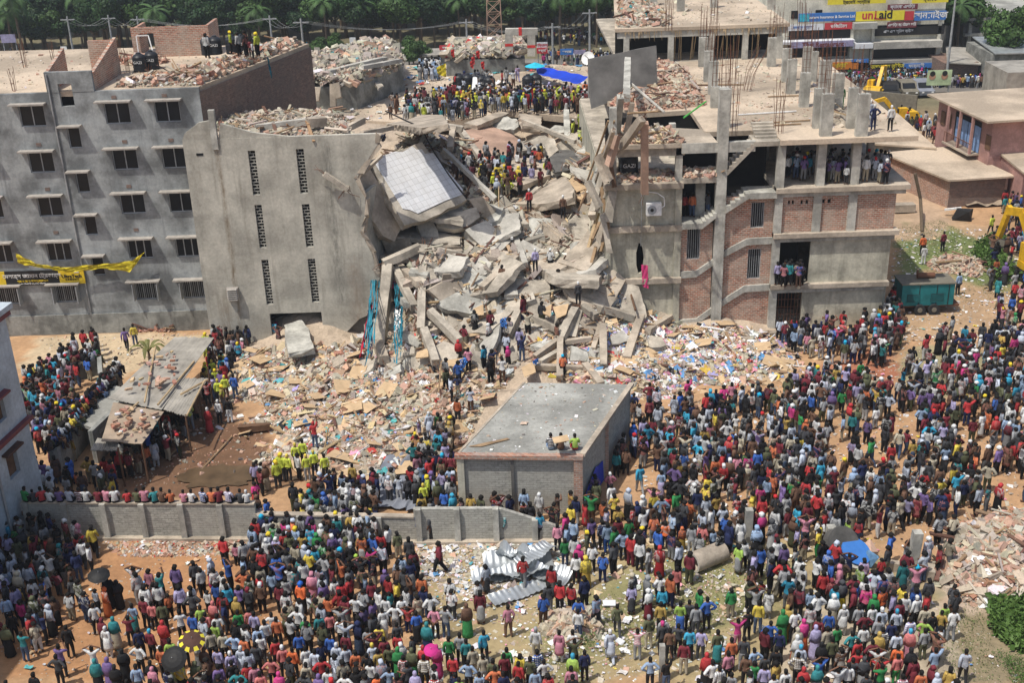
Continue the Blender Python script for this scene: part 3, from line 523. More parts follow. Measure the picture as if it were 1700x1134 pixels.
MB().box(-18.7, -18.45, 68.26, 75.5, 0, 13.2).build('side_wall', 'plaster_beige', MBD)
MB().prism([(-18.4, 68.27, 12.6), (-8.8, 68.27, 12.6), (-10.4, 75.4, 12.6), (-18.4, 75.4, 12.6)], (0, 0, .35)).build('roof', 'concrete_dusty', MBD)
for a, b, c, d in strips:
    m = MB(); z = c; i = 0
    while z < d-.05:
        m.box(a, b, 68.10, 68.16, z, z+.045); m.box(a+(b-a)*(.2 if i % 2 else .6), a+(b-a)*(.3 if i % 2 else .7), 68.10, 68.16, z+.045, z+.19); z += .19; i += 1
    m.build('vent_lattice', 'block_grey', MBD)
    MB().box(a, b, 68.26, 68.3, c, d).build('vent_backing', 'shade_black', MBD)
MB().box(-18.3, -9.4, 69.6, 69.7, 0, 12.5).build('shade_backing', 'shade_black', MBD)  # black sheet standing in for the dark inside of the block
MB().prism([(-8.6, 68.3, 0), (-6.9, 74.5, 0), (-6.9, 74.5, 9.5), (-8.7, 68.3, 9.3)], (-.25, .0, 0)).build('inner_wall', 'plaster_beige', MBD)
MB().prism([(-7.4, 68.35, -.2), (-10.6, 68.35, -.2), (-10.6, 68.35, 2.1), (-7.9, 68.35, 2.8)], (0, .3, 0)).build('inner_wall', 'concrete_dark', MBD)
m = MB()
for a, b in zip(edge[:-1], edge[1:]): m.beam((a[0]+.05, 68.12, a[1]), (b[0]+.05, 68.12, b[1]), .26, .3, rag=.22)
m.build('torn_edge', 'concrete_dusty', MBD)
m = MB(); m.box(-17.3, -16.6, 67.75, 67.99, 3.2, 4.0)
for i in range(6): m.prism([(-17.25, 67.6, 3.25+i*.13), (-16.65, 67.6, 3.25+i*.13), (-16.65, 67.75, 3.33+i*.13), (-17.25, 67.75, 3.33+i*.13)], (0, 0, .03))
m.build('louvre_vent', 'hood', MBD); MB().box(-18.0, -17.6, 67.98, 67.997, 12.25, 12.4).build('vent', 'shade_black', MBD)
MB().prism([(-18.7, 68.0, 13.2), (-16.9, 68.0, 13.2), (-16.9, 68.0, 14.3), (-17.6, 68.0, 14.2), (-18.5, 68.0, 13.6)], (0, .2, 0)).build('broken_parapet', 'plaster_beige', MBD)
MB().box(-17.0, -16.65, 67.9, 68.2, 12.6, 14.9).build('stub_column', 'concrete_col', MBD)
MB().prism([(-16.6, 68.02, 13.2), (-12.5, 68.02, 13.2), (-14.6, 68.02, 13.5), (-16.4, 68.02, 14.1)], (0, .2, 0)).build('broken_parapet', 'plaster_beige', MBD)
pile('roof_rubble', [(-18.2, 68.4), (-8.8, 68.4), (-10.4, 75.2), (-18.2, 75.2)], .2, 4200, dict(con2=14, br2=5, br=2, dust=22, con=6), .06, .4, 9, 12.95)
MB_ = MB
def poly_slab(name, pts, ys, th, mat, label, cat='concrete slab', rag=.06, group=None, tiles=None, extra=None):
    """pts: outline traced in the photo, placed on the plane through its first three points (each with its own depth ys), given thickness and ragged edges"""
    A, B, Cc = [W(p[0], p[1], y) for p, y in zip(pts[:3], ys)]; n = (B-A).cross(Cc-A).normalized()
    if n.dot(CAM-A) < 0: n = -n
    def hit(px, py): d = ray(px, py); return CAM+d*((A-CAM).dot(n)/d.dot(n))
    P = [hit(*p) for p in pts]; out = []
    for i, p in enumerate(P):
        q = P[(i+1) % len(P)]; L = (q-p).length; k = max(1, int(L/.55)) if rag else 1; e = (q-p).normalized().cross(n)
        for j in range(k): out.append(p.lerp(q, j/k)+e*random.uniform(-rag, rag)+(q-p).normalized()*random.uniform(-rag, rag)*(j > 0))
    m = MB(); N = len(out); low = [p-n*th+Vector([random.uniform(-rag, rag)*1.2 for _ in '123']) for p in out]; mid = [p-n*th*.5+Vector([random.uniform(-rag, rag)*1.3 for _ in '123']) for p in out]
    m.poly(out+mid+low, [tuple(range(N)), tuple(range(3*N-1, 2*N-1, -1))]+[(i, N+i, N+(i+1) % N, (i+1) % N) for i in range(N)]+[(N+i, 2*N+i, 2*N+(i+1) % N, N+(i+1) % N) for i in range(N)])
    o = m.build(name, mat); tag(o, label, cat, group); o['_n'] = tuple(n)
    del o['_n']
    return o, hit, n
# ---------------- unfinished building on the right ----------------
RB = thing('unfinished_building', 'unfinished concrete and brick building with open top floor and zigzag stair', 'building', (14, 68, 0)); Yf = 68.0
m = MB()
HOLE = [(7.75, 5.75), (7.95, 5.95), (8.2, 5.2), (8.3, 4.4), (8.15, 4.0), (7.9, 3.95), (7.7, 4.6)]
MB().wall('x', 6.15, 10.4, 0, 3.35, Yf+.12, .2).wall('x', 6.15, 10.4, 7.05, 9.35, Yf+.12, .2).wall('x', 6.15, 10.4, 3.7, 6.7, Yf+.12, .2, [(7.7, 8.25, 3.95, 5.9)]).build('plaster_wall', 'plaster_green', RB)
w2 = [(7.7, 3.95), (7.7, 5.9), (8.25, 5.9), (8.25, 3.95)]  # jagged infill round the knocked hole
mb = MB(); c = [(7.70, 3.95), (7.86, 3.97), (7.74, 4.5), (7.72, 5.3), (7.86, 5.88), (7.7, 5.9)]; mb.prism([(a, Yf+.125, b) for a, b in c], (0, .18, 0))
c = [(8.25, 5.9), (7.95, 5.9), (8.1, 5.6), (8.2, 4.9), (8.12, 4.15), (8.02, 3.95), (8.25, 3.95)]; mb.prism([(a, Yf+.125, b) for a, b in c], (0, .18, 0)); mb.build('hole_edge', 'plaster_green', RB)
mb = MB()
for x0, x1, z0, z1 in ((5.85, 6.15, 0, 9.4), (10.0, 10.4, 0, 9.4)): mb.box(x0, x1, Yf, Yf+.3, z0, z1)
mb.build('pilaster', 'plaster_green', RB)
for z in (3.35, 6.7, 9.35): MB().box(5.75, 10.45, Yf-.22, Yf+.35, z, z+.33).build('ledge', 'concrete_dusty', RB)
MB().box(6.3, 10.3, Yf+1.0, Yf+1.05, .1, 9.3).build('shade_backing', 'shade_black', RB)  # black sheet painted as the darkness behind the knocked hole
MB().wall('y', 68.3, 92, 0, 9.35, 5.85, .25).build('side_wall', 'plaster_green', RB)
# stair bay
sw = [(10.8, 11.6, 4.7, 6.7), (14.6, 15.4, 6.6, 8.2), (14.55, 15.35, 3.3, 5.25)]
MB().wall('x', 10.4, 12.35, 0, 7.0, Yf+.2, .22, sw).build('brick_wall', 'brick', RB)
MB().wall('x', 13.05, 16.0, 0, 8.55, Yf+.2, .22, sw).build('brick_wall', 'brick', RB)
MB().prism([(13.05, Yf+.2, 8.1), (13.05, Yf+.2, 7.7), (14.5, Yf+.2, 8.6), (16, Yf+.2, 8.6), (14.4, Yf+.2, 8.62)], (0, .22, 0)).build('brick_wall', 'brick', RB)
for i, (a, b, c_, d) in enumerate(sw): window(RB, a, b, c_, d, Yf+.2, 1, False, bars=6)
MB().box(12.4, 13.0, Yf-.12, Yf+.45, 0, 15.1).build('tall_column', 'concrete_col', RB)
def band(pts, th=.42): # inclined stair beam seen on the facade
    m = MB()
    for (a, b), (c_, d) in zip(pts[:-1], pts[1:]): m.prism([(a, Yf+.05, b-th/2), (c_, Yf+.05, d-th/2), (c_, Yf+.05, d+th/2), (a, Yf+.05, b+th/2)], (0, .3, 0))
    m.build('stair_beam', 'concrete_col', RB)
band([(10.42, 3.75), (11.4, 3.8), (12.4, 4.5)]); band([(13.0, 5.0), (14.4, 5.75), (15.95, 5.8)]); band([(10.42, .55), (11.5, .6), (12.4, 1.3)]); band([(13.0, 1.75), (14.4, 2.7), (15.95, 2.75)])
def flight(name, x0, z0, x1, z1, n, y0, y1, par, mat='concrete_col', th=.28):
    m = MB()
    dx = (x1-x0)/n; dz = (z1-z0)/n
    prof = [(x0, z0-th)]+sum([[(x0+dx*i, z0+dz*(i+1)), (x0+dx*(i+1), z0+dz*(i+1))] for i in range(n)], [])+[(x1, z1-th)]
    m.prism([(a, y0, b) for a, b in prof], (0, y1-y0, 0)); return m.build(name, mat, par)
MB().box(10.4, 11.65, Yf-.25, Yf+1.2, 6.8, 7.15).build('landing', 'concrete_col', RB); flight('stair_flight', 11.65, 7.1, 12.45, 7.75, 4, Yf-.25, Yf+1.2, RB); flight('stair_flight', 13.0, 8.0, 14.4, 8.9, 5, Yf-.25, Yf+1.2, RB)
MB().box(14.4, 16.0, Yf-.25, Yf+1.2, 8.55, 8.92).build('landing', 'concrete_col', RB)
flight('stair_flight', 12.9, 10.15, 14.5, 11.85, 8, Yf-.1, Yf+1.1, RB, 'concrete'); MB().box(14.5, 16.0, Yf-.1, Yf+1.6, 11.7, 11.98).build('landing', 'concrete', RB)
m = MB(); 
for i in range(5): m.box(14.7, 16.0, Yf+.6+i*.3, Yf+.92+i*.3, 11.98+i*.13, 12.11+i*.13)
m.build('stair_flight', 'concrete', RB)
MB().prism([(10.4, Yf-.1, 9.9), (12.4, Yf-.1, 9.95), (12.9, Yf-.1, 10.3), (12.9, Yf-.1, 10.0), (12.4, Yf-.1, 9.6), (10.4, Yf-.1, 9.6)], (0, 1.2, 0)).build('landing', 'concrete', RB)
MB().box(10.4, 16, Yf+3.2, Yf+3.3, 0, 11.7).build('shade_backing', 'shade_black', RB)  # black sheet painted as the dark depth of the stair bay
MB().box(11.4, 12.0, Yf+1.3, Yf+1.6, 7.1, 9.6).build('inner_column', 'concrete_col', RB)
# right bay
for z, x1 in ((2.72, 23.2), (6.02, 23.5), (8.85, 23.9)): MB().box(15.95, x1, Yf-.3, Yf+.4, z, z+.28).build('ledge', 'concrete_dusty', RB); MB().box(16.0, x1-.2, Yf-.1, Yf+.3, z-.3, z-.002).build('beam', 'concrete_col', RB)
MB().wall('x', 16.35, 18.25, 6.3, 8.55, Yf+.05, .2, [(16.75, 16.88, 8.05, 8.3), (16.97, 17.1, 8.05, 8.3), (17.5, 17.63, 8.05, 8.3), (17.8, 17.95, 8.05, 8.3)]).wall('x', 18.75, 20.35, 6.3, 8.55, Yf+.05, .2, [(18.8, 18.95, 8.05, 8.3), (19.1, 19.3, 8.05, 8.3)]).wall('x', 20.85, 23.2, 6.3, 8.55, Yf+.05, .2).build('brick_wall', 'brick', RB)
for x in (18.25, 20.35): MB().box(x, x+.5, Yf-.08, Yf+.3, 6.3, 8.55).build('pilaster', 'concrete_col', RB)
MB().wall('x', 18.3, 23.15, 3.0, 5.72, Yf+.05, .2).build('plaster_wall', 'plaster_green', RB); MB().wall('x', 18.0, 23.0, 0, 2.42, Yf+.05, .2).build('plaster_wall', 'plaster_green', RB)
MB().box(15.95, 16.4, Yf-.12, Yf+.4, 0, 12.0).build('corner_column', 'concrete_col', RB)
MB().box(16.4, 18.1, Yf+2.2, Yf+2.3, 0, 8.6).build('shade_backing', 'shade_black', RB); MB().box(16.4, 18.3, Yf+.3, Yf+2.2, 2.9, 3.0).build('floor_slab', 'concrete', RB)  # black sheet painted as the gloom behind the gate bay
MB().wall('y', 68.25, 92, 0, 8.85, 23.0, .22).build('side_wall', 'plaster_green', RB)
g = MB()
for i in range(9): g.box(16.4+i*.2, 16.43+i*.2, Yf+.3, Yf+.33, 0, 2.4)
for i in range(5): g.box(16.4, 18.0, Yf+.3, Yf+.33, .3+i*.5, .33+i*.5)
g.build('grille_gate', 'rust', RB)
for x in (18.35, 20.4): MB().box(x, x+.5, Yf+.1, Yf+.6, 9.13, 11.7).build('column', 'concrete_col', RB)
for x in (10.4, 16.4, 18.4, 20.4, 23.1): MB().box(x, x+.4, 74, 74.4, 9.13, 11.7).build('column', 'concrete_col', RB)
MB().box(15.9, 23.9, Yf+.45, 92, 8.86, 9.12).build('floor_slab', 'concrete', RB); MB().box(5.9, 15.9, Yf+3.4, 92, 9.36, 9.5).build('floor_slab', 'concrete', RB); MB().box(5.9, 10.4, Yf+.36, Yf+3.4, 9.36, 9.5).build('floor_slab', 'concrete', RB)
MB().box(16.4, 23.6, 79, 79.1, 9.2, 11.7).build('back_wall', 'shade_black', RB); MB().box(6.5, 16.3, 76, 76.1, 9.5, 11.7).build('back_wall', 'shade_black', RB)  # thin black sheets painted as the gloom at the back of the open floor
MB().prism([(16.0, Yf-.35, 11.78), (24.0, Yf-.35, 11.78), (24.4, 92, 11.78), (12.0, 92, 11.78), (12.0, Yf+2.2, 11.78), (16.0, Yf+2.2, 11.78)], (0, 0, .30)).build('roof_slab', 'roof_floor', RB)
MB().prism([(8.6, 75.5, 11.78), (12.0, 76, 11.78), (12.0, 92, 11.78), (6.8, 92, 11.78), (6.6, 80, 11.78)], (0, 0, .298)).build('roof_slab', 'roof_floor', RB)
MB().box(10.3, 14.6, Yf-.05, Yf+.3, 11.4, 12.0).build('beam', 'concrete_col', RB); MB().box(6.2, 10.5, Yf+.2, Yf+.55, 11.25, 11.75).build('beam', 'concrete', RB)
MB().prism([(6.4, Yf, 11.75), (12.4, Yf, 11.75), (12.2, Yf+3.0, 11.78), (9.2, Yf+4.0, 11.78), (7.0, Yf+5, 11.78)], (0, 0, .26)).build('roof_slab', 'concrete_dusty', RB)
MB().box(6.1, 6.5, Yf+.1, Yf+.5, 9.68, 14.2).build('column', 'concrete_col', RB); MB().box(10.0, 10.4, Yf+.2, Yf+.6, 9.68, 11.7).build('column', 'concrete_col', RB)
# roof columns
RC = [(1166, 110, 61), (1175, 135, 84), (1183, 156, 101), (1187, 178, 143), (1202, 211, 144), (1370, 225, 155), (1429, 225, 155), (1414, 212, 145), (1358, 212, 146), (1365, 190, 100), (1334, 177, 120), (1388, 182, 121), (1312, 155, 98), (1304, 135, 80), (1337, 145, 77), (1348, 135, 85), (1280, 110, 62), (1291, 96, 60)]
for px, py, pt in RC:
    p = G(px, py, 12.08); q = W(px, pt, p.y); wd = .30 if py < 180 else .34
    MB().box(p.x-wd, p.x+wd, p.y-.2, p.y+.2, 12.08, q.z).build('column', 'concrete_col', RB)
    mb = MB()
    for k in range(6): 
        bx, by = p.x+(-wd+.08+(k % 3)*(wd-.08)), p.y+(-.13 if k < 3 else .13); mb.tube([(bx, by, q.z), (bx+random.uniform(-.05, .05), by, q.z+random.uniform(1.6, 2.6))], .013, 4)
    for k in range(3): mb.box(p.x-wd+.05, p.x+wd-.05, p.y-.15, p.y-.135, q.z+.35+k*.5, q.z+.37+k*.5)
    mb.build('rebar', 'rust', RB)
p = G(1213, 200, 12.08)
for px, py, h, lab, ln in ((1215, 225, 3.6, 'tall rusty rebar cluster on the stair column edge', (0.0, 0)), (1240, 150, 3.0, 'splayed thin rebar rising from the dusty roof', (.8, 0)), (1292, 220, 3.0, 'rusty rebar cluster beside the roof stair', (0, 0)), (1215, 140, 3.4, 'dense rusty rebar cluster behind the tallest roof column', (0, 0)), (1110, 50, 2.6, 'rebar cluster on the highest roof left', (0, 0)), (1185, 55, 2.8, 'rebar cluster on the highest roof middle', (0, 0)), (1330, 60, 2.6, 'thin rebar row at the far right edge of the high roof', (0, 0))):
    z = 12.1 if py > 60 else 15.2; p = G(px, py, z); rebars('rebar_bundle', p.x, p.y, z, h, lab, 8, .28, ln)
# upper rear storey
x0, x1, yb = 9.2, 21.6, 92.0
MB().prism([(8.6, yb, 14.45), (21.9, yb, 14.45), (21.9, yb+22, 14.45), (10.5, yb+22, 14.45)], (0, 0, .25)).build('upper_roof', 'roof_floor', RB); MB().box(8.8, 21.8, yb+.1, yb+.4, 13.95, 14.45).build('beam', 'concrete_col', RB)
for x in (9.3, 12.7, 15.8, 18.4, 20.9): MB().box(x, x+.42, yb+.1, yb+.5, 12.08, 13.95).build('column', 'concrete_col', RB)
MB().box(9.0, 21.8, yb+4, yb+4.1, 12.0, 14.4).build('back_wall', 'shade_black', RB); MB().box(8.9, 21.9, yb, yb+22, 11.8, 12.05).build('floor_slab', 'concrete', RB)  # the back is a black sheet, gloom of the upper storey put into colour
mb = MB()
for i in range(26): x = random.uniform(12.9, 21); mb.cyl((x, yb+.6+random.random(), 12.05), (x+random.uniform(-.2, .2), yb+.6, 14.4), .04, .035, 5)
mb.build('bamboo_props', 'bamboo', RB)
mb = MB()
for i in range(70): x = random.uniform(9.2, 21.4); l = random.uniform(.15, .8); mb.prism([(x, yb+.02, 14.45), (x+.07, yb+.02, 14.45), (x+random.uniform(-.05, .15), yb-.02, 14.45-l)], (0, .02, 0))
mb.build('torn_sacking', 'bamboo', RB)
for px, py in ((1085, 8), (1130, 18), (1185, 12), (1280, 15)):
    p = G(px, py, 14.7); MB().box(p.x-.3, p.x+.3, p.y-.2, p.y+.2, 14.7, 16.6).build('column', 'concrete_col', RB)
pile('roof_rubble', [(8.8, 92.5), (12.6, 92.3), (13.5, 97), (12.5, 108), (10.5, 108)], .4, 1800, dict(con2=12, br2=12, dust=8, tl=.7, wh=1), .10, .4, 12, 14.7)
pile('roof_rubble', [(7.2, 78), (9.0, 75.8), (13.2, 77), (13.6, 88), (12.5, 91), (8.0, 91)], .6, 6500, dict(con2=8, br2=16, br=5, dust=12), .08, .35, 13, 12.08)
pile('roof_rubble', [(6.6, 68.2), (10.4, 68.1), (10.2, 71), (8.4, 71.5), (7.1, 72)], .35, 1500, dict(con2=8, br2=12, card2=3, dust=6), .08, .35, 14, 12.0)
pile('roof_rubble', [(6.2, 68.3), (10.2, 68.2), (10.2, 70), (6.2, 70.5)], .3, 1100, dict(con2=8, br2=12, dust=6, card2=3), .09, .4, 15, 9.6)
pile('roof_rubble', [(10.5, 68.0), (12.8, 68.0), (12.8, 69.2), (10.5, 69.2)], .25, 260, dict(br2=12, con2=8), .12, .35, 16, 9.95)
p = [G(*q, 12.08) for q in ((1375, 205), (1382, 183), (1405, 182), (1410, 207))]; pile('sand_heap', [(q.x, q.y) for q in p], .75, 60, dict(dust=1), .04, .07, 17, 12.08)
V, F, C = join([rub([(13.5, 70.5), (23.8, 70), (24, 91), (14, 91)], 900, .05, .3, dict(dust=8, br2=5, con2=6, wh=1.5), .4, .4, lambda x, y: np.full(np.shape(x), 12.09)), rub([(9.3, 92.5), (21.5, 92.5), (21.5, 112), (10.5, 112)], 500, .06, .4, dict(dust=8, con2=6, wh=1), .4, .4, lambda x, y: np.full(np.shape(x), 14.71)),
   rub([(-43, 71.5), (-19, 71.5), (-14, 84.5), (-43, 86)], 700, .05, .25, dict(dust=8, br2=5, con2=5, wh=1), .4, .4, lambda x, y: np.full(np.shape(x), 15.63))])
npmesh('roof_litter', V, F, 'rubble_mat', C, kind='stuff')
m = MB()
for a, b in (((1225, 190), (1322, 184)), ((1280, 203), (1345, 199)), ((1275, 208), (1330, 205)), ((1275, 160), (1330, 158)), ((1140, 140), (1235, 140))): pa, pb = G(*a, 12.15), G(*b, 12.15); o = MB().beam(pa, pb, .1, .06).build('plank', 'wood' if a[0] != 1225 else 'white'); tag(o, {1225: 'long pale pipe lying on the dusty roof beside the tall column', 1280: 'brown plank behind the roof stair head', 1275: 'thin plank lying between roof columns' if a[1] == 160 else 'brown plank nearest the roof edge by the stair', 1140: 'plank lying behind the brick rubble on the right roof'}[a[0]], 'plank')
# air conditioner with pipe
AC = thing('air_conditioner', 'white air conditioner unit on the beige wall with stains below', 'air conditioner', (8.7, 67.9, 7.7)); MB().box(8.25, 9.15, 67.68, 68.05, 7.75, 8.5).build('casing', 'white', AC)
o = MB().cyl((8.58, 67.67, 8.12), (8.58, 67.62, 8.12), .27, .27, 18).build('fan_grille', 'frame_metal', AC); MB().cyl((8.58, 67.625, 8.12), (8.58, 67.6, 8.12), .1, .1, 10).build('hub', 'black', AC)
MB().tube([(8.2, 67.9, 9.2), (8.9, 67.85, 9.1), (9.3, 67.85, 8.8), (9.35, 67.85, 8.3), (9.16, 67.8, 8.2)], .03).build('pipe', 'white', AC)
tag(cloth('hanging_garment', [(8.0, 67.9, 4.6), (8.4, 67.85, 4.55)], [(8.1, 67.85, 3.2), (8.45, 67.8, 3.1)], 'pink_cloth', None, None, 8, .1), 'magenta cloth hanging out of the hole knocked through the wall', 'cloth')
tag(MB().tube([(7.95, 67.7, 9.4), (7.98, 67.85, 7.0), (7.95, 67.9, 5.8)], .015, 5).build('hanging_cable', 'pole'), 'thin grey cable hanging down to the knocked hole', 'cable')
# ---------------- collapsed slabs and beams ----------------
def D(py):
    P = [(640, 59.5), (600, 61.8), (560, 64), (520, 66.3), (480, 69), (440, 71.2), (400, 74), (350, 77), (320, 78.6), (280, 83), (250, 88), (220, 94), (200, 98), (150, 104), (100, 112)]
    for (a, ya_), (b, yb_) in zip(P[:-1], P[1:]):
        if py >= b: return ya_+(yb_-ya_)*(a-py)/(a-b)
    return P[-1][1]
def DH(px, py, off=0.0):
    """depth at which the ray through a pixel meets the rubble heap"""
    if off > 50: return off if py < 385 else min(off, DH(px, py, 0)-.9)
    if not (-5 < off < 1) or py < 300 or py > 640: return D(py)+off
    y = np.arange(56, 100, .1); d = ray(px, py); k = y/d.y; h = heap(d.x*k, y); z = CH+d.z*k; i = np.argmax(z < h+.1)
    return (float(y[i]) if z[i] < h[i]+.1 else D(py))+off*.6
def ps(pts, offs, th, mat, label, **k):
    return poly_slab('concrete_slab', pts, [DH(p[0], p[1], o) for p, o in zip(pts, offs)], th, mat, label, **k)
UD, hitU, nU = poly_slab('concrete_slab', [(612, 266), (700, 236), (776, 330), (744, 347), (706, 366), (672, 374)], [71.8, 75.0, 73.2], .55, 'concrete', 'large tilted floor slab still carrying white floor tiles')
tp = [(621, 270), (634, 260), (655, 252), (668, 253), (684, 243), (691, 249), (700, 248), (705, 256), (718, 254), (724, 262), (768, 315), (766, 324), (740, 333), (693, 355), (680, 349), (668, 347)]
P_ = [hitU(*p)+nU*.02 for p in tp]; m = MB(); m.prism(P_, nU*.04); o = m.build('floor_tiles', 'floor_tiles', UD)
uvl = o.data.uv_layers.new(name='UV'); ex = (hitU(700, 236)-hitU(612, 266)).normalized(); ey = nU.cross(ex)
for lp in o.data.loops: v = o.data.vertices[lp.vertex_index].co; uvl.data[lp.index].uv = (v.dot(ex), v.dot(ey))
ps([(577, 320), (613, 280), (668, 374), (655, 402), (636, 392), (622, 370)], [69.4, 71.0, 70.6], .5, 'concrete_dusty', 'long tilted plaster faced slab along the left edge of the tiled floor slab')
ps([(622, 372), (655, 400), (680, 395), (690, 440), (668, 432), (645, 428)], [70.2, 70.4, 70.2], .4, 'concrete', 'broken dusty slab corner with small rubble and blue bag, below the tiled floor slab')
ps([(720, 360), (792, 343), (798, 360), (776, 374), (753, 382), (726, 374)], [72.3, 73.0, 72.4], .5, 'concrete', 'cracked slab directly below the lower edge of the white tiles')
ps([(691, 371), (715, 364), (726, 382), (730, 399), (701, 392)], [71.6, 72.0, 71.5], .45, 'concrete', 'small cracked slab at the bottom left corner of the tiled floor slab')
ps([(779, 331), (800, 328), (824, 347), (812, 366), (796, 358)], [73.4, 73.6, 73.6], .4, 'concrete_dusty', 'cracked slab at the right corner of the tiled floor slab')
ps([(772, 381), (807, 366), (848, 399), (834, 414), (813, 424)], [71.4, 72.2, 71.4], .7, 'concrete_pale', 'pale thick slab right of the fallen stair, above the knotted rope')
ps([(711, 481), (735, 470), (767, 466), (788, 497), (776, 508), (742, 510)], [67.8, 69.0, 69.0], .55, 'concrete_dusty', 'overhanging slab littered with small rubble in the middle of the collapse')
ps([(779, 586), (793, 540), (832, 524), (828, 555), (814, 590), (793, 592)], [-1.2, 0, -.2], .3, 'concrete_pale', 'leaning pale slab with a hole at the foot of the collapse')
ps([(743, 524), (785, 511), (777, 547), (764, 557)], [-.2, -.2, .5], .3, 'concrete', 'dark plank-like slab hanging under the rubble littered slab')
ps([(855, 338), (915, 285), (935, 287), (953, 314), (951, 327), (905, 338)], [-2.0, 0, -1.5], .45, 'concrete_dusty', 'broad slab with rescuers on it beside torn yellow boards')
ps([(927, 435), (976, 387), (998, 393), (1000, 402), (990, 425), (974, 450)], [-1.2, -1, -1.2], .5, 'concrete_dusty', 'big light slab crossed by a cable, leaning beside the beige wall')
ps([(885, 411), (938, 414), (935, 432), (915, 440), (880, 426)], [-.6, -.6, -.4], .3, 'concrete', 'slab with corrugated upper edge left of the cable-crossed slab')
ps([(898, 446), (970, 453), (997, 457), (994, 467), (927, 463)], [-1.5, -1.8, -1.6], .5, 'concrete', 'long narrow slab lying across below the cable-crossed slab')
ps([(770, 216), (812, 208), (850, 222), (885, 250), (866, 264), (808, 272)], [-2, 0, 1], .5, 'red_plaster', 'large reddish slab sloping below the rooftop crowd', rag=.1)
ps([(845, 262), (905, 262), (915, 290), (860, 310), (815, 285)], [-1.5, -1.5, -1.8], .4, 'concrete_dusty', 'dusty slab under the rescuers below the reddish slab')
ps([(912, 262), (933, 245), (962, 253), (976, 265), (955, 279), (923, 286)], [-1, .5, 0], .25, 'concrete_dark', 'dark curved concrete panel standing behind the rescuers')
ps([(956, 253), (1022, 196), (1030, 217), (982, 255)], [-2, -6, -6], .35, 'concrete_col', 'long grey slab leaning diagonally against the broken column')
ps([(770, 204), (830, 184), (846, 187), (792, 208)], [-3, -1, -1], .4, 'concrete_dusty', 'slab edge on which the orange rescuer stands at the front of the roof crowd')
ps([(472, 540), (500, 530), (511, 546), (521, 578), (478, 587)], [2.3, 2.6, 1.9], .35, 'concrete_col', 'upright grey slab leaning in the doorway of the beige block')
ps([(640, 205), (676, 198), (700, 190), (735, 190), (745, 205), (700, 212)], [-12, -12, -8], .4, 'concrete_dusty', 'dusty slab on the broken edge behind the blue bags')
ps([(620, 600), (640, 590), (668, 600), (650, 612)], [-1, -1, -1], .3, 'concrete', 'small slab at the foot of the leaning left column')
ps([(700, 452), (718, 445), (728, 468), (706, 484)], [-.6, -.6, -.9], .3, 'concrete', 'small slab right of the tall upright fallen column')
ps([(680, 425), (700, 420), (702, 470), (690, 476), (668, 440)], [.4, .4, .4], .3, 'red_plaster', 'pinkish slab behind the tall upright fallen column')
ps([(592, 425), (606, 408), (622, 428), (620, 452)], [-2, -2, -2], .2, 'red_plaster', 'small brown panel dangling beside the blue netting')
ps([(837, 472), (857, 470), (860, 488), (838, 490)], [-.8, -.8, -1], .3, 'concrete_pale', 'small pale slab right of the knotted rope')
ps([(890, 300), (915, 283), (922, 292), (898, 308)], [-1, -1, -1.5], .3, 'concrete', 'small slab above the broad slab with rescuers')
ps([(920, 500), (938, 490), (950, 500), (935, 515)], [-1, -1, -1], .3, 'concrete', 'small slab right above the two propped beams')
ps([(740, 420), (775, 425), (790, 455), (760, 465)], [-.2, 0, 0], .3, 'concrete', 'slab under the fallen stair flight')
ps([(860, 235), (900, 228), (905, 245), (868, 250)], [-2, -1, -2], .5, 'concrete', 'block-like slab in the rubble left of the short grey pillar')
ps([(862, 188), (900, 192), (898, 212), (868, 208)], [-2, -1, -2], .5, 'concrete_dusty', 'thick slab behind the man in orange vest with a blue bundle')
GP, hg, ng = poly_slab('wall_panel', [(983, 180), (978, 97), (1090, 75), (1091, 143)], [79.0, 79.6, 80.6], .35, 'panel_dark', 'big smooth grey wall panel standing tilted beside the roof crowd', 'wall panel', rag=.02)
# pancaked floors in the dark gap beside the beige block
PC = thing('pancaked_floors', 'stack of pancaked floor slabs in the dark gap beside the beige block', 'floor slabs', (-6, 68, 0))
for k, (z, y0) in enumerate(((1.7, 68.2), (3.2, 69.2), (4.6, 69.9), (5.9, 70.4), (7.1, 71.2))): MB().beam((-8.2, y0+2, z+.2), (-3.9+.25*k, y0+2.2, z-.25-.1*k), .28, 4.0, upv=(0, 1, 0), rag=.05).build('floor_slab', 'concrete', PC)
MB().box(-8.3, -4.6, 72.4, 72.5, 0, 6.6).build('shade_backing', 'shade_black', PC)  # black sheet added as the darkness between the pancaked floors
poly_slab('concrete_slab', [(606, 540), (626, 528), (632, 572), (612, 580)], [66.6, 66.9, 66.1], .3, 'plaster_beige', 'plaster slab leaning at the foot of the torn edge of the beige block', rag=.12)
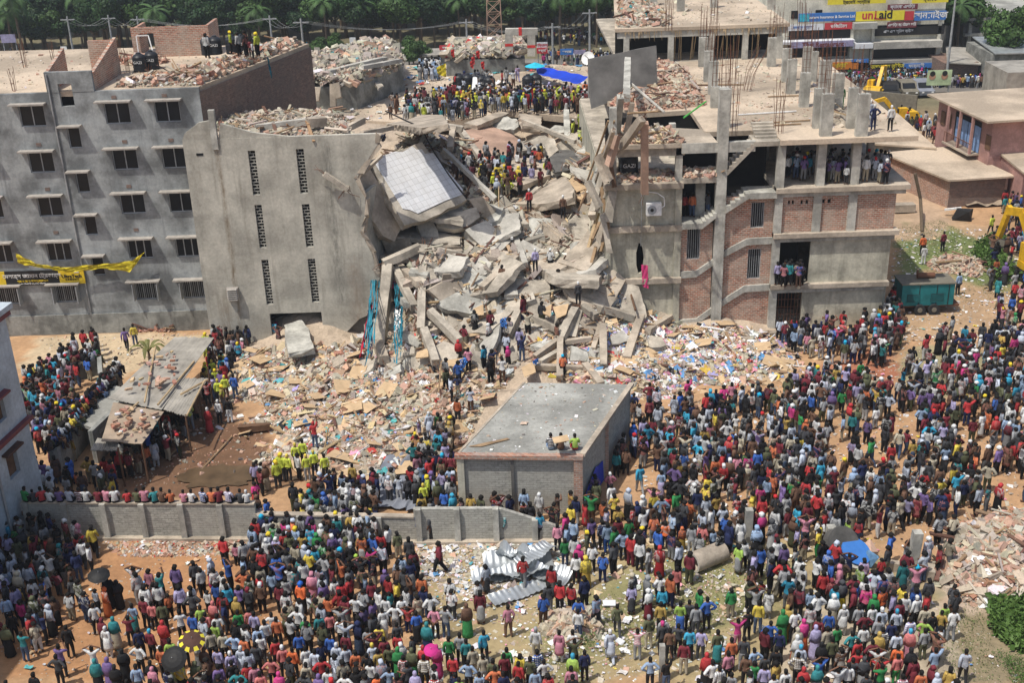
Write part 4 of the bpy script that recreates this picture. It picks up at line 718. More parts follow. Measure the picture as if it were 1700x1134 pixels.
# fallen stairs
def stairs(a, b, c_, n, label, th=.35, mat='concrete_dusty'):
    """a,b: ends of the lowest tread, c_: one end of the top (above b)"""
    A, B, Cc = [W(p[0], p[1], DH(*p)) for p in (a, b, c_)]; run = (Cc-B)/n; e = A-B; nn = e.cross(run).normalized(); nn = -nn if nn.dot(CAM-A) < 0 else nn; m = MB(); 
    prof = [B-nn*th]; 
    for i in range(n): prof += [B+run*i+nn*.16, B+run*(i+1)]
    prof += [Cc-nn*th]; m.prism(prof, e); o = m.build('stair_flight', mat); tag(o, label, 'stairs'); return o
stairs((770, 458, 69.0), (735, 460, 68.8), (733, 393, 71.6), 9, 'fallen stair flight lying below the tiled slab with a bamboo stick on it')
stairs((928, 400, -1.4), (896, 374, -1.4), (922, 352, -1.2), 7, 'fallen stair flight with clean treads right of centre, under the climbing man')
stairs((897, 372, -1.2), (872, 358, -1.2), (890, 346, -1.2), 4, 'short broken stair piece left of the clean fallen stair flight')
# beams: (x1,y1,off1, x2,y2,off2, width px, material, label)
BEAMS = [
 (703,410,69.2, 699,548,66.0, 15,'concrete','tall upright fallen column in the left middle of the collapse'),
 (645,440,68.3, 631,572,65.2, 19,'concrete','thick leaning column nearest the beige block'),
 (638,437,68.2, 699,410,69.1, 15,'concrete','sloping beam joining the two upright fallen columns at the top'),
 (711,413,69.1, 766,424,69.6, 13,'concrete','beam pointing right from the head of the tall upright column'),
 (656,447,68.6, 688,511,67.4, 14,'concrete','inclined beam between the two upright fallen columns'),
 (661,441,69.6, 696,472,69.4, 13,'concrete_dusty','broken beam behind the inclined beam between upright columns'),
 (704,548,65.8, 723,602,62.6, 16,'concrete','short column leaning under the foot of the tall upright column'),
 (627,572,64.6, 639,598,62.9, 18,'concrete_dusty','stub below the thick leaning column by the beige block'),
 (713,516,66.6, 762,566,64.4, 15,'concrete','beam slanting under the overhanging slab'),
 (829,327,-2, 872,440,-1.6, 11,'concrete_pale','long pale beam lying downhill beside the rescuers'),
 (811,300,-2, 850,396,-2.2, 4,'white','thin white pipe running downhill left of the long pale beam'),
 (845,348,-1.4, 873,377,-1.4, 12,'concrete','short thick beam with bent rebar right of the long pale beam'),
 (956,513,-1.5, 931,563,-1.4, 16,'concrete','propped beam leaning left at the foot of the collapse'),
 (962,517,-.8, 952,560,-.7, 13,'concrete','propped beam just right of the one leaning left'),
 (930,563,-1.5, 929,628,-.8, 12,'concrete_dusty','upright column standing over the edge of the grey brick hut roof'),
 (938,568,-1.0, 982,562,-1.0, 9,'concrete_dusty','short level beam right of the upright column by the hut'),
 (889,593,-.8, 926,565,-1.1, 11,'concrete_dusty','slanting beam left of the upright column by the hut'),
 (897,602,-.7, 930,582,-.9, 10,'concrete','second slanting beam under the one left of the hut column'),
 (889,609,-.5, 967,612,-.5, 11,'concrete_dusty','long level beam just behind the grey brick hut'),
 (971,606,-.8, 998,640,-.9, 14,'concrete_dusty','beam sloping down toward the hut roof from the level beam'),
 (1001,540,-1, 1002,609,-.4, 14,'concrete_dusty','pinkish upright beam in the paper litter'),
 (1064,527,-.9, 1040,597,-.5, 15,'concrete_dusty','long leaning beam right of the pinkish upright beam'),
 (1075,551,-.6, 1117,524,.2, 13,'concrete_dusty','lower of two beams leaning at the foot of the beige wall'),
 (1072,523,0, 1098,503,.4, 16,'concrete_dusty','upper of two beams leaning at the foot of the beige wall'),
 (997,511,-.8, 1052,528,-.8, 14,'concrete','grey beam running right toward the beige wall'),
 (966,496,-1, 1000,512,-1, 14,'concrete','grey beam leading right from below the standing man in dark shirt'),
 (967,510,-1.2, 991,526,-1.2, 13,'concrete','stubby beam end under the standing man in dark shirt'),
 (884,526,-.6, 923,545,-.6, 13,'concrete','beam beside the crumpled yellow boards'),
 (800,480,-1.2, 858,428,-1.6, 14,'concrete_dusty','dusty beam sloping up right behind the knotted rope'),
 (870,499,-1, 843,556,-1, 14,'concrete','rough broken beam right of the leaning pale slab'),
 (1042,100,-34, 1040,162,-34, 12,'concrete_col','column stub standing in front of the tilted grey wall panel'),
 (1030,160,-34.8, 1025,218,-25, 12,'concrete_col','grey column at the left corner of the broken roof'),
 (1070,203,-31, 1070,320,-11.5, 14,'red_plaster','long brick red beam hanging down in front of the broken open floor'),
 (1066,197,-32.5, 1032,243,-22.0, 14,'concrete_dusty','thick beam hanging off the corner of the broken roof'),
 (1050,170,-33, 1036,240,-21, 10,'concrete_dusty','thin beam beside the one hanging off the roof corner'),
 (425,212,-25.5, 526,199,-28, 12,'concrete_pale','long level parapet beam on top of the beige block'),
 (566,218,-23.8, 604,199,-26, 11,'concrete_dusty','tilted beam on the beige block beside the yellow box'),
 (600,222,-23, 650,212,-19, 9,'concrete_dusty','rough beam along the torn top of the beige block'),
 (676,207,-14, 706,216,-13, 8,'concrete','short beam right of the rough beam along the torn top'),
 (752,214,-8, 747,248,-5, 11,'concrete_dusty','upright beam between the torn top and the reddish slab'),
 (700,204,-8, 768,214,-7, 11,'concrete','wide level beam below the rooftop crowd'),
 (765,216,-3.5, 806,274,-1.4, 10,'concrete','edge beam along the left side of the reddish slab'),
 (940,186,-4, 942,232,-1, 11,'concrete_col','short grey pillar standing among the rescuers'),
 (538,288,-14.6, 577,314,-11.6, 9,'concrete','broken beam end with rebar sticking left over the beige block'),
 (577,312,-11.5, 634,258,-16.5, 6,'concrete_dusty','thin broken beam rising to the tiled slab'),
 (613,276,-11, 672,374,-4.5, 12,'concrete_dusty','raised edge beam on the left of the white tiles'),
 (736,248,-12.5, 822,330,-5.2, 8,'concrete_pale','light edge beam sloping down right of the white tiles'),
 (900,365,-.6, 935,400,-.6, 8,'concrete','side beam of the clean fallen stair flight'),
 (868,200,-5, 955,235,-3, 7,'concrete','long level beam under the rescuers in yellow vests'),
 (790,405,-.6, 762,436,-.2, 10,'concrete','beam right of the fallen stair flight below the tiles'),
 (1018,216,-30, 990,300,-10, 8,'concrete_dusty','slanting beam in the timber tangle left of the water tank'),
 (1000,530,-.4, 985,580,-.4, 10,'concrete_dusty','short beam leaning left of the pinkish upright beam'),
 (512,203,-28, 540,200,-28, 16,'concrete_dusty','broken dusty block on top of the beige block'),
 (456,214,-25, 474,201,-26, 10,'wood','timber board propped in the rubble on top of the beige block'),
]
for x1, y1, o1, x2, y2, o2, wp, mt, lab in BEAMS:
    sh_ = lambda yy, oo: (-1.0 if yy > 400 else -.4 if yy > 340 else 0) if oo > -5 else 0
    a = W(x1, y1, DH(x1, y1, o1)); b = W(x2, y2, DH(x2, y2, o2)); wd = wp*(a-CAM).length/FP*.85; m = MB(); rg = 0 if mt == 'white' else .05
    m.beam(a, b, wd, wd, rag=rg); o = m.build('pipe' if mt == 'white' else 'board' if mt == 'wood' else 'concrete_beam', mt); tag(o, lab, 'pipe' if mt == 'white' else 'board' if mt == 'wood' else 'concrete beam')
    if mt not in ('white', 'wood'):
        r = MB()
        for k in range(5):
            s = b if k % 2 else a; d = (b-a).normalized()*(1 if k % 2 else -1); q = s+Vector([random.uniform(-.3, .3)*wd for _ in '123']); r.tube([q-d*.05, q+d*.35+Vector([random.uniform(-.1, .1) for _ in '123']), q+d*.6+Vector([random.uniform(-.25, .25), random.uniform(-.25, .25), random.uniform(-.3, .1)])], .014, 4)
        r.build('rebar', 'rust', o)
MARKS = [(745, 490, 'the overhanging slab'), (828, 420, 'the knotted rope'), (700, 480, 'the tall upright fallen column'), (638, 505, 'the column nearest the beige block'), (725, 300, 'the white tiles'), (915, 375, 'the clean fallen stair flight'), (965, 420, 'the cable-crossed slab'), (945, 540, 'the propped beams'), (1001, 575, 'the pinkish upright beam'), (835, 300, 'the group of rescuers'), (610, 520, 'the teal netting'), (1000, 400, 'the dark timber pole'), (855, 380, 'the long pale beam'), (810, 565, 'the leaning slab with a hole'), (1050, 560, 'the long leaning beam'), (812, 400, 'the pale thick slab'), (930, 600, 'the upright column by the hut'), (560, 592, 'the low concrete box'), (1095, 520, 'the foot of the beige wall')]; USEDL = set()
# more jagged slab pieces lying all over the central collapse, each its own shape
SP = [(640,330),(612,345),(700,395),(745,400),(765,360),(735,440),(790,445),(810,455),(690,500),(720,530),(665,540),(690,560),(760,540),(810,520),(835,505),(860,470),(870,420),(850,440),(905,395),(950,440),(960,475),(940,480),(905,480),(880,505),(910,535),(940,545),(980,540),(985,470),(1000,500),(1020,510),(975,350),(985,380),(960,365),(1000,430),(900,570),(870,575),(840,590),(810,600),(755,590),(720,600),(680,600),(660,590),(1030,560),(1010,590),(960,590),(1080,565),(740,325),(820,380),(845,370),(880,390),(920,345),(990,330),(640,460),(660,500),(700,450),(770,480),(650,620),(600,610),(560,600),(930,415),(830,430),(800,360),(990,225),(960,240),(930,215),(890,250),(840,205),(1000,300),(770,240),(1010,270),(905,320),(850,325)]
for i, (px, py) in enumerate(SP):
    y = DH(px, py, -.4); c = W(px, py, y); n = random.randint(4, 7); r = (random.uniform(1.4, 2.7) if i % 2 else random.uniform(.7, 1.3))*(1 if py < 540 else .7); nv = Vector((random.uniform(-.5, .5), random.uniform(-.75, .05), 1)).normalized(); x = nv.cross(Vector((random.uniform(-1, 1), 1, 0))).normalized(); yv = nv.cross(x); el = random.uniform(.55, 1); t0 = random.random()*6; pts = []
    for k in range(n): a_ = t0+2*math.pi*(k+random.uniform(-.25, .25))/n; pts.append(c+x*math.cos(a_)*r+yv*math.sin(a_)*r*el)
    out = []
    for k in range(n):
        p, q = pts[k], pts[(k+1) % n]; m_ = max(2, int((q-p).length/.35))
        for j in range(m_): out.append(p.lerp(q, j/m_)+Vector([random.uniform(-.06, .06) for _ in '123']))
    th = random.uniform(.18, .42); m = MB(); N = len(out); low = [p-nv*th+Vector([random.uniform(-.07, .07) for _ in '123']) for p in out]; m.poly(out+low, [tuple(range(N)), tuple(range(2*N-1, N-1, -1))]+[(k, N+k, N+(k+1) % N, (k+1) % N) for k in range(N)])
    mt = random.choice(['concrete', 'concrete_dusty', 'concrete', 'concrete_col', 'concrete_pale']); o = tag(m.build('broken_slab', mt), where(px, py, MARKS, USEDL, ('large ' if r > 1.3 else 'small ' if r < .9 else '')+{'concrete': 'grey', 'concrete_dusty': 'dusty', 'concrete_col': 'greenish grey', 'concrete_pale': 'pale'}[mt]+' broken slab'), 'broken slab', 'broken slab pieces of the central collapse')
    rb = MB()
    for k in range(4):
        p = random.choice(out)-nv*th*.5; d = (p-c).normalized(); rb.tube([p-d*.1, p+d*.3+Vector([random.uniform(-.08, .08) for _ in '123']), p+d*.55+Vector([random.uniform(-.2, .2), random.uniform(-.2, .2), random.uniform(-.35, .05)])], .012, 4)
    rb.build('rebar', 'rust', o)
# leaning debris along the torn edge of the unfinished building
for i, (x1, y1, x2, y2, ww, mt) in enumerate(((1018,250,1000,330,.45,'concrete_dusty'),(1004,280,985,350,.4,'concrete'),(1012,330,996,400,.35,'concrete_dusty'),(998,310,1010,380,.22,'wood'),(1020,300,1008,370,.5,'concrete'),(1008,235,1020,310,.25,'wood_dark'),(1000,355,1012,420,.3,'concrete'),(992,260,1012,300,.5,'concrete_dusty'),(975,300,996,345,.4,'concrete'),(1025,225,1010,275,.4,'red_plaster'))):
    a_, b_ = W(x1, y1, 69.2-.25*i), W(x2, y2, 68.4-.2*i); o = tag(MB().beam(a_, b_, ww, ww*.8, rag=.08).build('concrete_beam' if 'wood' not in mt else 'timber_pole', mt), where((x1+x2)/2, (y1+y2)/2, [(1000, 240, 'the end of the diagonal slab'), (1043, 260, 'the tank in the open floor'), (1010, 340, 'the air conditioner wall edge'), (990, 310, 'the torn yellow boards'), (998, 400, 'the cable-crossed slab')], USEDL, {'wood': 'brown timber leaning', 'wood_dark': 'dark timber leaning', 'red_plaster': 'reddish beam leaning', 'concrete': 'grey beam leaning'}.get(mt, 'dusty beam leaning')), 'beam', 'debris leaning at the torn edge of the unfinished building')
rr = random.Random(5)
for i in range(26):
    y1 = rr.uniform(195, 420); x1 = 1022-(y1-200)*.10+rr.uniform(-16, 10); L_ = rr.uniform(28, 75); an = rr.uniform(-.6, .5); x2 = x1+math.sin(an)*L_; y2 = y1+math.cos(an)*L_; yy = 71.5-(y1-200)*.011+rr.uniform(-1, 1.2); ww = rr.choice([.12, .18, .3, .42, .5]); mt = rr.choice(['concrete', 'concrete_dusty', 'concrete_dusty', 'wood', 'wood_dark', 'bamboo', 'concrete_col']); mt = 'wood' if ww < .2 and 'con' in mt else mt
    o = tag(MB().beam(W(x1, y1, yy), W(x2, y2, yy-1.1), ww, ww*rr.uniform(.5, 1.4), rag=.08).build('timber_pole' if ww < .2 else 'concrete_beam', mt), where((x1+x2)/2, (y1+y2)/2, [(1000, 240, 'the end of the diagonal slab'), (1043, 260, 'the tank in the open floor'), (1012, 340, 'the air conditioner wall edge'), (990, 310, 'the torn yellow boards'), (998, 400, 'the cable-crossed slab'), (1025, 215, 'the broken roof corner')], USEDL, ('thin ' if ww < .2 else 'thick ' if ww > .4 else '')+{'wood': 'brown timber', 'wood_dark': 'dark timber', 'bamboo': 'bamboo stick', 'concrete_col': 'grey beam piece', 'concrete': 'grey beam piece'}.get(mt, 'dusty beam piece')), 'beam' if ww > .2 else 'pole', 'debris leaning at the torn edge of the unfinished building')
V, F, C = join([sticks([(5.0, 68.5), (7.5, 67.8), (8.0, 72), (5.5, 75)], 170, lambda x, y: np.full(np.shape(x), 10.0)+RNG.uniform(-4.5, 3, np.shape(x)), dict(wd=6, rs=5, con2=3, card=2), .5, 2.5, .06, 0, 1.0)]) if False else (None, None, None)
# timber, bamboo and poles in the tangle
STK = [(982,298,-4, 1024,478,-1.3, 6,'wood_dark','long dark timber pole leaning down beside the beige wall'), (1003,240,-10, 953,366,-2.2, 4,'wood','long bamboo leaning left from the broken roof corner'),
 (985,300,-4, 978,386,-1.8, 4,'bamboo','straight bamboo pole hanging beside the dark timber pole'), (1045,136,-33, 1103,186,-37.5, 5,'concrete_pale','pale pole sloping across in front of the roof rubble'), (850,506,-1.5, 776,534,-1.4, 9,'wood','thick brown bamboo bundle pointing down left over the slabs'),
 (958,400,-1.6, 905,500,-1.8, 3,'bamboo','thin bamboo crossing the long narrow slab'), (752,423,-1.5, 751,455,-1, 3,'bamboo','bamboo stick lying on the fallen stair flight'), (733,425,-2.4, 766,488,-2.6, 3,'bamboo','thin stick leaning on the overhanging slab'),
 (733,600,-1.2, 728,652,-1.6, 3,'wood','thin pole standing in the rubble left of the climbers'), (1010,200,-28, 975,300,-9, 4,'wood','timber batten left of the hanging roof beam'), (1020,200,-30, 985,330,-6, 3,'wood','second timber batten left of the hanging roof beam'), (998,270,-9, 960,350,-4, 3,'wood_dark','dark batten in the timber tangle'),
 (1055,515,-1.4, 1045,480,-1.0, 4,'wood_dark','dark post end leaning on the beige wall'), (1042,188,-34, 1100,184,-36, 4,'wood','level timber across the broken roof corner'), (1135,195,-37, 1172,168,-38.5, 3,'green','thin green pipe sticking up from the broken roof'), (775,50,38,776,51,38,1,'wood','')]
for x1, y1, o1, x2, y2, o2, wp, mt, lab in STK[:-1]:
    a = W(x1, y1, D(y1)+o1); b = W(x2, y2, D(y2)+o2); m = MB(); m.cyl(a, b, wp*(a-CAM).length/FP*.5, wp*(b-CAM).length/FP*.42, 7); tag(m.build('timber_pole', mt), lab, 'pole')
rp = MB().tube([W(828, 300, 76.5), W(828, 400, 71.9), W(826, 470, 67.6), W(822, 600, 61.2)], .035, 6); ro = tag(rp.build('rope', 'bamboo'), 'knotted rope hanging down the collapse past the pale thick slab', 'rope')
for px, py, yy in ((828, 365, 73.6), (828, 403, 71.8), (827, 448, 69.0), (826, 487, 66.7)): c = W(px, py, yy); MB().cyl(c+Vector((0, 0, .15)), c-Vector((0, 0, .15)), .1, .1, 8).build('knot', 'bamboo', ro)
tag(MB().tube([W(640, 180+4, 80), W(700, 212, 76), W(716, 245, 75), W(745, 290, 73), W(775, 330, 72)], .05, 6).build('black_cable', 'black'), 'thick black cable draped along the right of the white tiles', 'cable')
# hanging fabrics
def ragged(T_, B_, mt):
    m = MB(); n = 5
    for s_ in range(n):   # torn strips of uneven width and length, crumpled along their fall
        f0, f1 = s_/n+random.uniform(.0, .05), (s_+1)/n-random.uniform(.02, .10); L = random.uniform(.65, 1.05); V = []; K = 14
        for j in range(K+1):
            t = j/K*L; w_ = .35*math.sin(j*1.1+s_*2)*.25
            for f_ in (f0, (f0+f1)/2, f1): p = T_[0].lerp(T_[-1], min(1, max(0, f_+w_))).lerp(B_[0].lerp(B_[-1], min(1, max(0, f_-w_))), t); V.append(p+Vector((random.uniform(-.06, .06), random.uniform(-.12, .08)+(.08 if f_ == (f0+f1)/2 else 0), random.uniform(-.05, .05))))
        m.poly(V, [(j*3+k, j*3+k+1, j*3+k+4, j*3+k+3) for j in range(K) for k in range(2)])
    return m.build('hanging_cloth', mt, None, True)
HF = [([(620, 425), (634, 424)], [(600, 612), (618, 604)], 'teal_cloth', 'teal netting hanging beside the torn beige block edge'), ([(655, 470), (662, 470)], [(654, 612), (662, 618)], 'teal_cloth', 'teal cloth strip hanging between the fallen columns'),
 ([(615, 500), (620, 505)], [(596, 598), (600, 602)], 'red_cloth', 'narrow red cloth strip hanging beside the teal netting'), ([(665, 480), (670, 482)], [(662, 600), (667, 605)], 'teal_cloth', 'second teal cloth strip just right of the first between columns'), ([(610, 515), (619, 515)], [(611, 600), (618, 600)], 'navy_cloth', 'dark navy cloth bundle hanging in the gap by the beige block'),
 ([(655, 515), (665, 515)], [(656, 552), (663, 556)], 'white', 'white garment hanging between the fallen columns'), ([(649, 462), (658, 470)], [(648, 480), (652, 480)], 'pink_cloth', 'small pink cloth caught on the thick leaning column'), ([(762, 598), (776, 594)], [(764, 618), (772, 612)], 'sign_blue', 'light blue shirt draped over a board at the foot of the collapse'), ([(830, 530), (842, 527)], [(832, 545), (841, 545)], 'sign_blue', 'violet blue cloth on the leaning pale slab'), ([(885, 600), (893, 596)], [(886, 606), (893, 604)], 'sign_blue', 'pale blue cloth left of the upright hut column'),
 ([(878, 460), (892, 462)], [(888, 478), (894, 482)], 'white', 'white sheet draped above the yellow boards'), ([(712, 488), (718, 486)], [(709, 510), (714, 508)], 'white', 'white torn fabric at the edge of the overhanging slab'), ([(444, 93), (447, 105)], [(448, 118), (452, 135)], 'teal_cloth', 'blue and grey cloth caught on the brick side wall'), ([(633, 225), (640, 222)], [(634, 238), (641, 236)], 'navy_cloth', 'dark cloth dangling from the torn top of the beige block')]
for tp_, bt, mt, lab in HF:
    dy = lambda q: (D(q[1])-1.6) if q[1] > 400 else (76.8 if q[0] < 500 else 67.8)
    T_, B_ = [W(*q, dy(q)) for q in tp_], [W(*q, dy(q)) for q in bt]; tag(ragged(T_, B_, mt), lab, 'cloth')
# cardboard / hardboard sheets
CB = []
for i in range(70):
    if i < 40: q = scatter(LEFTF, 1)[0]
    else: q = scatter(RIGHTF, 1)[0]
    CB.append((q[0], q[1]))
CMARKS = MARKS+[(524, 720, 'the man in red with raised arm'), (660, 800, 'the grey tarpaulin'), (425, 710, 'the dark broken beam'), (392, 640, 'the blue striped shirt man'), (500, 780, 'the yellow vest group'), (870, 640, 'the back edge of the hut roof'), (1076, 655, 'the man in maroon with hands on hips'), (1141, 645, 'the pink shirt man with raised arm'), (1200, 550, 'the brick stair bay'), (1330, 560, 'the people under the grille gate'), (1250, 600, 'the open paper litter'), (714, 700, 'the man in pale kurta'), (495, 560, 'the grey slab in the doorway'), (560, 680, 'the middle of the left rubble field')]
cbm = MB(); cbm.poly([(-.5, -.4, 0), (.5, -.38, .03), (.52, .4, .0), (0, .43, .05), (-.5, .38, .02), (0, 0, .04)], [(0, 1, 5), (1, 2, 5), (2, 3, 5), (3, 4, 5), (4, 0, 5)]); cbm.prism([(-.5, -.4, 0), (.5, -.38, .03), (.52, .4, 0), (-.5, .38, .02)], (0, 0, -.02))
for i, (x, y) in enumerate(CB):
    if i == 0: o = c0 = cbm.build('cardboard_sheet', 'cardboard')
    else: o = c0.copy(); COL.objects.link(o)
    o.location = (x, y, float(heap(x, y))+.16); o.rotation_euler = (random.uniform(-.35, .35), random.uniform(-.35, .35), random.uniform(0, 6.28)); s = random.uniform(.8, 1.7); o.scale = (s, s*random.uniform(.6, 1), 1)
    tag(o, where(*PX(o.location), CMARKS, USEDL, ('large ' if s > 1.35 else 'small ' if s < 1.05 else '')+'cardboard sheet'), 'cardboard', 'cardboard sheets strewn over the rubble')
YB = [((943, 300), (962, 285), (975, 312), (958, 318)), ((962, 310), (985, 290), (978, 315), (966, 330)), ((955, 320), (975, 322), (968, 332), (956, 328)), ((530, 650), (560, 640), (570, 655), (540, 668)), ((500, 625), (545, 600), (560, 625), (510, 660))]
for i, q in enumerate(YB[:3]): ps(list(q), [-1.8, -1.8, -2.1], .05, 'cardboard', ['torn yellow board leaning beside the rescuers, upper left of three', 'torn yellow board nearest the long bamboo', 'torn yellow board lowest of three beside the rescuers'][i], cat='board', rag=.02)
for i, q in enumerate([((900, 513), (915, 505), (914, 525), (903, 520)), ((918, 510), (945, 504), (940, 522), (925, 528)), ((785, 512), (802, 505), (803, 522), (788, 524)), ((1068, 517), (1083, 514), (1084, 533), (1070, 537)), ((742, 598), (770, 594), (766, 607), (745, 609)), ((692, 585), (710, 578), (711, 592), (690, 594)), ((866, 610), (885, 600), (890, 618), (872, 626))]):
    ps(list(q), [-1.7, -1.7, -1.8], .06, 'cardboard', ['crumpled yellow board left of the propped beams', 'second crumpled yellow board touching the propped beams', 'small hanging board beside the overhanging slab', 'yellow box side at the foot of the beige wall', 'yellow board under the leaning pale slab', 'cardboard below the short column of the tall upright', 'yellow carton block at the corner of the hut roof'][i], cat='board', rag=.03)
# collapsed roof level with its crowd, and what stands on it
ps_, _, _ = poly_slab('collapsed_roof', [(600, 196), (1000, 186), (1010, 135), (985, 112), (690, 112), (640, 150)], [0]*3, .8, 'roof_floor', '') if False else (None, None, None)
rp_ = [G(a, b, 7.0) for a, b in ((560, 198), (700, 204), (780, 196), (850, 184), (960, 196), (1010, 190), (1010, 112), (880, 104), (660, 108), (600, 150))]
CR = MB(); CR.prism([(p.x, p.y, 6.5) for p in rp_], (0, 0, .5)); CRo = tag(CR.build('collapsed_building', 'roof_floor'), 'flat dusty roof of the collapsed block carrying the dense crowd', 'collapsed building')
V, F, C = join([rub([(p.x, p.y) for p in rp_], 1600, .06, .4, dict(dust=8, con2=8, br2=2, wh=2, bl=.3), .4, .4, lambda x, y: np.full(np.shape(x), 7.01)), rags([(p.x, p.y) for p in rp_], 160, None, dict(wh=8, bl=3, tl=2, rd=1), .3, 1.0, 7.0)]); npmesh('roof_litter', V, F, 'rubble_mat', C, kind='stuff')
# long collapsed wall with rubble on top (left of crowd)
CW = thing('collapsed_wing', 'long grey collapsed wing with rubble heaped on its sloping top', 'ruin', (-11, 95, 5))
a, b = G(520, 198, 6.5), G(672, 150, 7); pa = W(515, 145, a.y); pb = W(670, 108, b.y)
m = MB(); m.prism([(a.x, a.y, 3), (W(690, 190, a.y+3).x*0+a.x+3.7, a.y+1, 3), (b.x, b.y, 3), (b.x, b.y, pb.z), (a.x+3.7, a.y+1, pa.z-.2), (a.x, a.y, pa.z)], (-2, 9, 0)); m.build('wall', 'wall_weathered', CW)
bk = [(a.x, a.y), (a.x+3.7, a.y+1), (b.x, b.y), (b.x-2, b.y+12), (a.x-6, a.y+9)]
n = 7500; q = scatter(bk, n); zz = pa.z+(pb.z-pa.z)*np.clip((q[:, 1]-a.y)/(b.y-a.y+.01), 0, 1)+RNG.random(n)*.7+.5*fbm(q[:, 0], q[:, 1], .4, 61); s = np.minimum(.12*(1-RNG.random(n))**(-1/2.2), .75); c, _ = pick(n, dict(con=12, con2=12, br2=6, dk=4, dust=8, wh=1, tl=.5))
V, F, C = chunks(np.column_stack([q, zz]), np.stack([s*1.4, s, s*.5], 1), c, .5); npmesh('roof_rubble', V, F, 'rubble_mat', C, kind='stuff')
for i, (x1, y1, x2, y2) in enumerate(((520, 125, 640, 96), (545, 120, 600, 105), (600, 112, 665, 100), (530, 133, 580, 118))): pa_, pb_ = W(x1, y1, a.y+2), W(x2, y2, b.y-1); tag(MB().beam(pa_, pb_, .5, .35, rag=.08).build('concrete_beam', 'concrete_pale'), ['long pale beam topmost on the collapsed wing rubble', 'shorter beam under the topmost on the collapsed wing', 'pale beam at the right end of the collapsed wing rubble', 'pale beam at the left end of the collapsed wing rubble'][i], 'concrete beam')
for i, (px, y1, y2) in enumerate(((527, 145, 168), (552, 138, 175), (558, 136, 162))): pa_, pb_ = W(px, y1, a.y-.5), W(px-2+i*3, y2, a.y-.8); tag(MB().beam(pa_, pb_, .5, .4, rag=.05).build('concrete_beam', 'concrete_dusty'), ['stub hanging at the left of the collapsed wing wall', 'pale post leaning on the collapsed wing wall, left of a pair', 'pale post leaning on the collapsed wing wall, right of a pair'][i], 'concrete beam')
ps([(614, 120), (622, 122), (636, 142), (628, 147)], [0, 0, -2], .2, 'concrete', 'slab leaning on the collapsed wing near the blue litter')
# grey ruined block in the middle background and portal frame
GB = thing('ruined_block', 'low grey ruined block with rubble and red flags on top', 'ruin', (-1, 112, 7)); a, b = G(742, 126, 7), G(872, 118, 7); zt = W(742, 100, a.y).z
m = MB(); m.prism([(a.x, a.y, 6.9), (b.x, b.y, 6.9), (b.x, b.y, zt-.3), (a.x, a.y, zt)], (0, 8, 0)); m.build('wall', 'wall_weathered', GB)
q = scatter([(a.x, a.y), (b.x, b.y), (b.x, b.y+8), (a.x, a.y+8)], 2600); s = np.minimum(.13*(1-RNG.random(2600))**(-1/2.2), .7); c, _ = pick(2600, dict(con=12, con2=14, dust=8, wh=3, rd=1.6, card=2)); V, F, C = chunks(np.column_stack([q, zt+RNG.random(2600)*.7]), np.stack([s*1.4, s, s*.5], 1), c, .5); npmesh('roof_rubble', V, F, 'rubble_mat', C, kind='stuff')
PF = thing('portal_frame', 'white concrete portal frame with red bands on the ruined roof', 'frame', (1.8, 117, 8)); yy = 116.0
L = [W(845, 50, yy), W(845, 88, yy), W(882, 50, yy), W(882, 92, yy)]
for p, q in ((L[0], L[1]), (L[2], L[3])):
    MB().beam(q, p, .75, .6).build('post', 'concrete_pale', PF); c = p.lerp(q, .6); MB().beam(c-Vector((0, 0, .15)), c+Vector((0, 0, .1)), .78, .64).build('band', 'red', PF)
MB().beam(L[0]+Vector((-.35, 0, -.1)), L[2]+Vector((.6, 0, -.1)), .62, .6).build('lintel', 'concrete_pale', PF); c = L[0].lerp(L[2], .5)-Vector((0, 0, .1)); MB().box(c.x-.15, c.x+.15, c.y-.34, c.y+.34, c.z-.33, c.z+.33).build('band', 'red', PF)
tp2 = [W(891, 108, 112), W(908, 108, 111), W(975, 122, 107), W(979, 138, 103.5), W(958, 139, 103.5), W(890, 122, 109.5)]
BT = thing('tarpaulin', 'bright blue tarpaulin awning stretched over the rooftop crowd', 'tarpaulin', tuple(tp2[5])); V = []
for i in range(13):
    for j in range(7): p = tp2[0].lerp(tp2[3]+Vector((0, 1.5, .3)), i/12).lerp(tp2[5].lerp(tp2[4], i/12), j/6); V.append(p+Vector((0, 0, -.12*math.sin(math.pi*j/6)+.05*math.sin(i*2.1))))
m = MB(); m.poly(V, [(i*7+j, i*7+j+1, i*7+j+8, i*7+j+7) for i in range(12) for j in range(6)]); m.build('sheet', 'blue_tarp', BT, True)
for i in (0, 12): p = Vector(V[i*7+6]); MB().cyl((p.x, p.y, 7), p, .05, .05, 6).build('pole', 'bamboo', BT)
tag(cloth('flag_cloth', [W(724, 112, 108), W(740, 105, 108)], [W(727, 122, 108), W(741, 127, 108)], 'yellow_cloth', None, None, 6, .15), 'blue and yellow cloth beside the ruined block', 'cloth')
for i, (px, py) in enumerate(((748, 83), (782, 95), (798, 103), (790, 85), (780, 102))): p = W(px, py, 109); tag(cloth('red_cloth', [p, p+Vector((.35, 0, .1))], [p+Vector((.05, 0, -.5)), p+Vector((.3, 0, -.6))], 'red', None, None, 4, .1), ['red flag hung on the post at the left of the ruined block', 'red cloth scrap in the middle of the ruined block', 'red cloth scrap hanging low on the ruined block wall', 'red cloth scrap near the top of the ruined block rubble', 'small red cloth scrap left of the lowest one'][i], 'cloth')
pt = W(995, 92, 108); SD = thing('satellite_dish', 'white satellite dish left of the tilted grey wall panel', 'satellite dish', (pt.x-1.2, 100, 7)); c = W(977, 97, 98); m = MB(); prof = [(0, .05), (.03, .25), (.08, .42), (.16, .56)]
